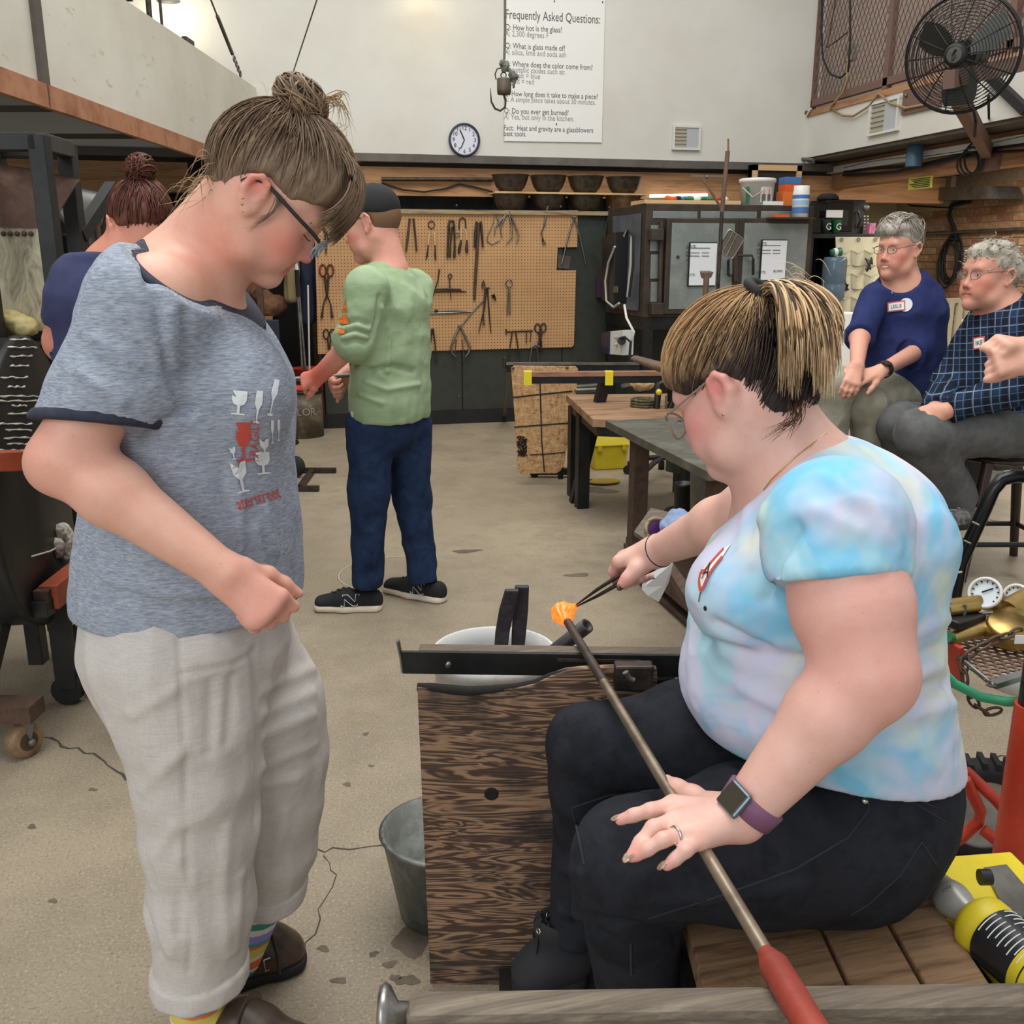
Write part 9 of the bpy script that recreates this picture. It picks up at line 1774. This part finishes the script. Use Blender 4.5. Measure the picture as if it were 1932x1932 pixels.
def furnace():
 P = PH; refr(); mat('soot_rust',(116,88,74),.8,.1,(92,70,60),5,c3=(134,106,90)); mat('sulphur',(176,154,92),.9,0,(196,180,130),20); mat('furnace_black',(33,34,34),.5,.3,(44,45,44),5,c3=(28,28,28)); mat('drip_white',(206,204,198),.8); mat('plaster_white',(200,194,182),.9,0,(170,164,152),30,bump=.8,bsc=60); mat('cart_orange',(176,84,50),.55,0,(150,66,40),6)
 t = thing('glory_hole_furnace','black drum furnace in a square-tube frame with soot-streaked back plate','furnace',onZ(60,1290,0)); hA,hB = 3.0,3.30; s = .050
 def post(x,y,h): p = P(x,y,h); return p
 a,b = P(74,268,hA),P(126,282,hB); c = P(-60,268,hA); d = P(-10,282,hB)
 for p in (a,b,c,d): MB().beam(V((p.x,p.y,.1)),p+ZU*.02,s,s,hint=RT).build('frame_post','furnace_black',t,bevel=.003)
 for p,q in ((a,b),(c,d),(a,c),(b,d)): MB().beam(p,q,s,s).build('frame_bar','furnace_black',t,bevel=.003)
 MB().beam(P(150,446,hB),P(212,352,hB+.25),.04,.04).build('brace','furnace_black',t); MB().beam(P(100,400,hB),P(126,440,hB),.03,.03).build('brace','furnace_black',t)
 sh = [P(-40,305,3.12),P(55,318,3.13),P(152,338,3.18),P(138,356,3.17),P(112,398,3.15),P(98,432,3.14),P(-40,426,3.12)]; MB().prism(sh,HF*.008).build('heat_plate','soot_rust',t)
 rf = [P(-40,425,3.14),P(74,430,3.14),P(96,625,3.14),P(-40,620,3.14)]; MB().prism(rf,HF*.03).build('back_plate','refractory',t)
 for i in range(5): MB().ball(P(6+13*i,441,3.135),.008,8,6).build('bolt','rust_dark',t)
 Bq = Body(); R = random.Random(2)
 for i in range(12): Bq.ell(P(R.uniform(-10,50),R.uniform(596,622),3.1+R.uniform(-.03,.03)),(.03,.03,.02),k=.02)
 v,f = Bq.mesh(.006,1); v = folds(v,f,.006,(40,40,40),2,.003,(90,90,90)); link_mesh('insulation',v,f,'sulphur',t,True)
 N = (RT*.98+HF*.2).normalized(); c0 = P(72,908,2.92); Rd = .445
 dm = MB().lathe([(Rd,-1.0),(Rd,-.02),(Rd*1.015,-.02),(Rd*1.015,.0),(Rd*.99,.006),(0,.01)],c0,N,48,smooth=True).build('drum','furnace_black',t)
 db = bvh_of([V(v.co)+t.location for v in dm.data.vertices],[p.vertices for p in dm.data.polygons])
 for i,y in enumerate((640,655,672,690,712,730,748,757,766,780,800,812,826,838,850)):
  x0,x1 = R.uniform(-8,22),R.uniform(44,78); pts = []
  for k in range(8):
   hh = db.ray_cast(C0,ray(x0+(x1-x0)*k/7,y+R.uniform(-1.5,1.5)).normalized())
   if hh[0] is not None: pts.append(hh[0]-ray(50,y).normalized()*.002)
  if len(pts) > 3: MB().tube(pts,[.002+.002*(k % 3 == 1) for k in range(len(pts))],5).build('white_drip','drip_white',t)
 K = Body(); pc = c0+N*.012
 def on_cap(x,y): r_ = ray(x,y); return C0+r_*((pc-C0).dot(N)/r_.dot(N))
 for i in range(10): K.ell(on_cap(117+R.uniform(-9,12),1025+R.uniform(-24,24)),(.022,.022,.03),k=.015)
 v,f = K.mesh(.005,1); v = folds(v,f,.006,(60,60,60),4,.004,(130,130,130)); link_mesh('plaster_patch',v,f,'plaster_white',t,True)
 MB().tube([on_cap(60,1050),on_cap(95,1040),on_cap(140,1015)],.003,5).build('seam','drip_white',t); MB().ball(on_cap(105,650),(.02,.02,.03),10,7).build('scorch','rust_brown',t)
 MB().cyl(on_cap(112,693)-N*.0,on_cap(140,693)+N*.03,.006,n=8).build('pin','dull_steel',t)
 MB().beam(P(-60,872,2.48),P(46,868,2.62),.05,.055).build('hot_ledge','cart_orange',t,bevel=.004)
 zc = .24; MB().beam(P(92,1128,2.72),P(162,1070,3.05),.055,.075).build('cart_tube','cart_orange',t,bevel=.003); MB().beam(P(-60,1150,2.70),P(96,1146,2.70),.05,.05).build('cart_tube','furnace_black',t,bevel=.003); MB().beam(P(70,1128,2.72),P(98,1128,2.72),.05,.06).build('cart_bracket','rust_dark',t,bevel=.003); MB().prism([P(-60,1150,2.74),P(150,1150,2.95),P(140,1120,2.95),P(-60,1120,2.74)],HF*.5-ZU*.02).build('cart_deck','furnace_black',t)
 for x,y,h_ in ((150,1100,3.4),(-30,1100,3.5),(110,1150,2.9)): p = P(x,y,h_); MB().beam(V((p.x,p.y,.06)),V((p.x,p.y,.42)),.06,.06).build('cart_leg','furnace_black',t); MB().cyl(V((p.x,p.y,.05))-HF*.02,V((p.x,p.y,.05))+HF*.02,.05,n=18).build('castor_wheel','black_rubber',t)
 w = P(26,1255,2.55); rw = 34*pxm(26,1255,2.55); w.z = rw; ax = (RT*.85+HF*-.5).normalized(); MB().lathe([(0,-.022),(rw*.9,-.022),(rw,-.016),(rw,.016),(rw*.9,.022),(0,.022)],w,ax,26).build('castor_wheel','castor_tan',t); MB().lathe([(0,.024),(rw*.55,.023)],w,ax,22).build('castor_hub','rust_dark',t)
 MB().prism([w+ax*.03+V((0,0,.0)),w+ax*.03+ZU*(rw+.03)-RT*.03,w+ax*.03+ZU*(rw+.03)+RT*.02],ax*.004).build('castor_fork','dull_steel',t); MB().beam(w+ZU*(rw+.045)-RT*.25,w+ZU*(rw+.045)+RT*.05,.09,.05).build('cart_foot','rust_dark',t); MB().ball(w+ax*.036,.012,8,6).build('axle_nut','dull_steel',t); MB().beam(w+ZU*(rw+.06)-RT*.12,w+ZU*.34-RT*.12+HF*.2,.05,.05).build('cart_leg','furnace_black',t)
mat('castor_tan',(150,124,92),.7,0,(120,96,70),20)
furnace()
def clutter():
 MB().bb((-4.2,9.5,0),(xa-.05,9.56,2.05)).build('wall_shade_backing','soot_black',kind='structure')  # added black sheet, its colour stands in for the dark of the opening
 P = PH
 d = thing('duct','bright galvanised duct crossing behind the furnace frame','duct',P(200,420,5.2)); a,b = P(120,382,5.0),P(228,402,5.4); MB().cyl(a,b,.085,n=24).build('pipe','galvanised',d); MB().lathe([(.085,0),(.09,.01),(.09,.10),(.06,.12)],b-(b-a).normalized()*.05,(b-a),24).build('collar','galvanised',d); MB().cyl(P(130,372,5.3),P(262,398,5.9),.03,n=14).build('branch','galvanised',d); MB().beam(P(205,400,5.3),V((P(205,400,5.3).x,P(205,400,5.3).y,0)),.03,.03).build('stand','dark_iron',d)
 st = thing('pipe_rack','dark rack of upright iron pipes behind the furnace','rack',onZ(185,900,0)); 
 for i,x in enumerate((148,155,160,166,172,179)): p = P(x,400,4.7+.05*(i % 3)); MB().cyl(V((p.x,p.y,0)),p,.014+.004*(i % 2),n=8).build('pipe',('dark_iron','black_steel','rust_dark')[i % 3],st)
 p0,p1 = P(145,470,4.75),P(185,470,4.75); MB().beam(p0,p1,.04,.04).build('rack_bar','black_steel',st)
 for i,(x0,y0,x1,y1,m,lab) in enumerate(((210,360,186,500,'dark_iron','slanted dark pole leaning behind the furnace'),(232,352,236,480,'dull_steel','pale upright pole standing behind the furnace'))): p,q = P(x0,y0,4.9),P(x1,y1,4.9); dd = (q-p); MB().cyl(p,p+dd*((p.z)/(p.z-q.z)),.014,n=8).build('pole',m,None,label=lab,cat='pole')
 sh = thing('wood_shelf','brown wooden shelf of clutter behind the auburn-haired person','shelf',onZ(240,830,0)); c = P(250,470,7.4)
 for z in (.8,1.25,1.62): MB().bb((c.x-.9,c.y,z),(c.x+.9,c.y+.35,z+.03)).build('board','rust_dark',sh)
 for x in (-.9,.0,.9): MB().bb((c.x+x-.02,c.y,0),(c.x+x+.02,c.y+.35,1.85)).build('upright','rust_dark',sh)
 R = random.Random(5); nm = ['brown','rust-red','grey','tan','dark','white']; mm = ['rust_dark','rust_brown','grey_tub','pale_wood','soot_black','white_metal']
 for i in range(6):
  x = c.x-.75+.30*i; z = (1.28,.83,1.28,1.28,.83,1.28)[i]; MB().bb((x-.09,c.y+.02,z),(x+.09,c.y+.25,z+R.uniform(.16,.3))).build('carton',mm[i],None,bevel=.006,label='%s carton on the brown clutter shelf' % nm[i],cat='carton')
 MB().bb((P(236,470,8.0).x,8.9,0),(P(236,470,8.0).x+.5,9.3,1.0)).build('crate','soot_black',None,bevel=.01,label='black crate on the floor of the dark store',cat='crate')
 YC = 8.55; a,b = onY(478,604,YC),onY(526,604,YC); cb = thing('tool_cabinet','dark grey perforated steel cabinet in the opening','cabinet',V(((a.x+b.x)/2,YC+.2,0))); MB().bb((a.x-.25,YC,.25),(b.x-.12,YC+.45,a.z)).build('body','cabinet_grey',cb,bevel=.005); MB().bb((b.x-.12,YC-.02,.25),(b.x,YC+.43,a.z)).build('door','cabinet_blue',cb,bevel=.005); MB().cyl((b.x-.125,YC-.03,.3),(b.x-.125,YC-.03,a.z-.05),.008,n=8).build('hinge','dull_steel',cb)
 MB().bb((a.x-.2,YC+.03,a.z),(b.x-.05,YC+.4,a.z+.03)).build('top_tray','rust_angle',cb)
 for i in range(2):
  x = a.x-.2 if i == 0 else b.x-.05; MB().cyl((x,YC+.1,.0),(x,YC+.1,.25),.025,n=10).build('leg','black_steel',cb); MB().cyl((x,YC+.4,.0),(x,YC+.4,.25),.025,n=10).build('leg','black_steel',cb)
 MB().bb((onY(452,600,9.2).x,9.2,.0),(onY(471,600,9.2).x,9.24,onY(460,440,9.2).z)).build('perforated_panel','dark_green_paint',None,label='dark green perforated panel beside the steel cabinet',cat='panel')
 K = Body(); c = onY(490,588,8.7)
 for i in range(8): K.ell(c+V((R.uniform(-.12,.2),R.uniform(-.05,.1),R.uniform(.02,.2))),(.08,.06,.07),k=.04)
 v,f = K.mesh(.012,1); v = folds(v,f,.02,(14,14,14),3,.008,(30,30,30)); link_mesh('leather_scraps',v,f,'rust_brown',None,True,label='heap of brown leather scraps on the steel cabinet',cat='leather')
 def jacket(x0,x1,y0,y1,m,lab,Y,seed):
  B = Body(); c0_,c1 = onY((x0+x1)/2+2,y0,Y),onY((x0+x1)/2,y1,Y); w = abs(onY(x1,y0,Y).x-onY(x0,y0,Y).x)/2; B.cone(c0_,c1,(w*.7,.05),(w,.05),k=.02,U=(1,0,0)); v,f = B.mesh(.012,1); v = folds(v,f,.03,(16,16,2),seed,.006,(40,40,10)); link_mesh('hanging_jacket',v,f,m,None,True,label=lab,cat='jacket')
 jacket(538,562,470,560,'jacket_beige','beige work jacket hanging beside the pegboard',8.5,2.); jacket(564,594,470,600,'jacket_navy','dark navy jacket hanging beside the pegboard edge',8.55,5.)
 z = onY(560,455,8.5).z; MB().beam((onY(500,455,8.53).x,8.53,z+.03),(xa+.05,8.53,z+.03),.03,.03).build('coat_bar','dark_iron',None,label='dark bar carrying the jackets beside the pegboard',cat='bar')
 c = onZ(576,822,0); r_ = .155; dz = PH(576,737,c.dot(HF)).z; dr = thing('steel_drum','rusty steel drum with faded white lettering holding a red pail','drum',c); MB().lathe([(0,0),(r_,0),(r_,dz),(r_*.95,dz),(r_*.93,.02),(0,.02)],c,n=36).build('drum','drum_rust',dr); MB().torus(c+ZU*dz,ZU,r_,.012,36,6).build('rim','black_steel',dr)
 for i,ch in enumerate('COLOR'):
  an = -.75+.36*i; n = V((math.sin(an),-math.cos(an),0)); rot = Matrix.Rotation(-YAW,3,'Z'); n = rot @ n; text_mesh(ch,.085,c+n*(r_+.003)+ZU*dz*.58,ZU.cross(n),ZU,'drum_chalk','lettering',dr)
 pl = thing('red_pail','red plastic pail sitting in the rusty drum','pail',c+ZU*dz*.7); MB().lathe([(0,.0),(r_*.7,0),(r_*.88,dz*.3+.02),(r_*.93,dz*.3+.03),(r_*.85,dz*.3+.03),(r_*.66,.01),(0,.01)],c+ZU*dz*.7,n=32).build('pail','red_paint',pl)
 c2 = c+HF*.32-RT*.02; p2 = thing('red_pail','taller red pail behind the drum holding long rods','pail',V((c2.x,c2.y,0))); z2_ = PH(562,694,c2.dot(HF)).z; MB().lathe([(0,.0),(.11,0),(.135,z2_),(.142,z2_),(.128,z2_-.005),(.10,.02),(0,.02)],V((c2.x,c2.y,0)),n=30).build('pail','red_paint',p2)
 hh = c2.dot(HF)
 for i,(x0,y0,x1,y1,m,lab) in enumerate(((562,560,570,694,'bright_steel','polished pipe with black grip standing in the red pail'),(565,560,576,694,'bright_steel','second polished pipe with black grip standing in the red pail'),(566,590,572,694,'galvanised','plain grey pipe standing in the red pail'),(581,538,584,694,'white_metal','thin white rod standing upright in the red pail'))):
  p,q = PH(x0,y0,hh),PH(x1,y1,hh+.02*i); rd = thing('pipe',lab,'pipe',V((q.x,q.y,.02))); e = q+(q-p).normalized()*(q.z-.03); MB().cyl(p,V((e.x,e.y,.03)),.011 if i < 3 else .008,n=10).build('shaft',m,rd)
  if i < 2: g = p+(p-q).normalized()*.22; MB().cyl(p,g,.016,n=10).build('grip','black_rubber',rd); MB().cyl(g,g+(p-q).normalized()*.05,.014,.006,10).build('tip','white_metal',rd)
 fr = thing('floor_dolly','flat iron dolly frame with castor lying on the floor','dolly',onZ(580,905,0)); z = .02
 for a_,b_ in (((520,887),(634,887)),((500,921),(602,921)),((590,887),(565,921)),((520,887),(505,921))): MB().beam(onZ(*a_,z),onZ(*b_,z),.035,.03).build('bar','dark_iron',fr)
 w = onZ(556,880,.075); MB().lathe([(0,-.02),(.07,-.02),(.075,0),(.07,.02),(0,.02)],w,HF*.9+RT*.3,22).build('castor','black_rubber',fr)
 MB().beam(w,w-RT*.06+ZU*.14,.03,.05).build('fork','black_steel',fr); MB().beam(w-RT*.13+ZU*.10,w+RT*.03+ZU*.17,.05,.03).build('handle','black_steel',fr)
mat('drum_chalk',(150,144,126),.9); mat('cabinet_grey',(62,70,72),.5,.2,(54,60,62),40); mat('cabinet_blue',(50,58,72),.5,.2); mat('jacket_beige',(150,132,96),.9); mat('jacket_navy',(34,40,62),.9); mat('drum_rust',(122,112,90),.7,.2,(92,82,64),9,c3=(70,56,44))
clutter()
def wall_lamp(px,py,e,lab):
 p = onY(px,py,YW-.22); t = thing('wall_lamp',lab,'lamp',p); MB().lathe([(.02,.10),(.05,.08),(.09,0),(.085,0),(.045,.07),(0,.085)],p,(0,-.5,1),20).build('shade','white_metal',t); MB().ball(p+V((0,.01,.03)),.035,10,8).build('bulb','bulb_glow',t); MB().tube([p+ZU*.10,p+ZU*.22+V((0,.05,0)),p+ZU*.24+V((0,.22,0))],.012,8).build('arm','dark_iron',t)
 l = bpy.data.lights.new('lamp_light','POINT'); l.energy = e; l.color = (1,.85,.6); l.shadow_soft_size = .05; o = bpy.data.objects.new('lamp_light',l); COL.objects.link(o); o.location = p+V((0,-.02,-.06))
t = NT('bulb_glow'); t.set((1,.9,.7,1),.5); t.b.inputs['Emission Color'].default_value = (1,.85,.6,1); t.b.inputs['Emission Strength'].default_value = 6
wall_lamp(318,2,4,'small warm wall lamp glowing above the hood'); wall_lamp(806,-16,1.0,'small warm wall lamp at the top of the white wall')
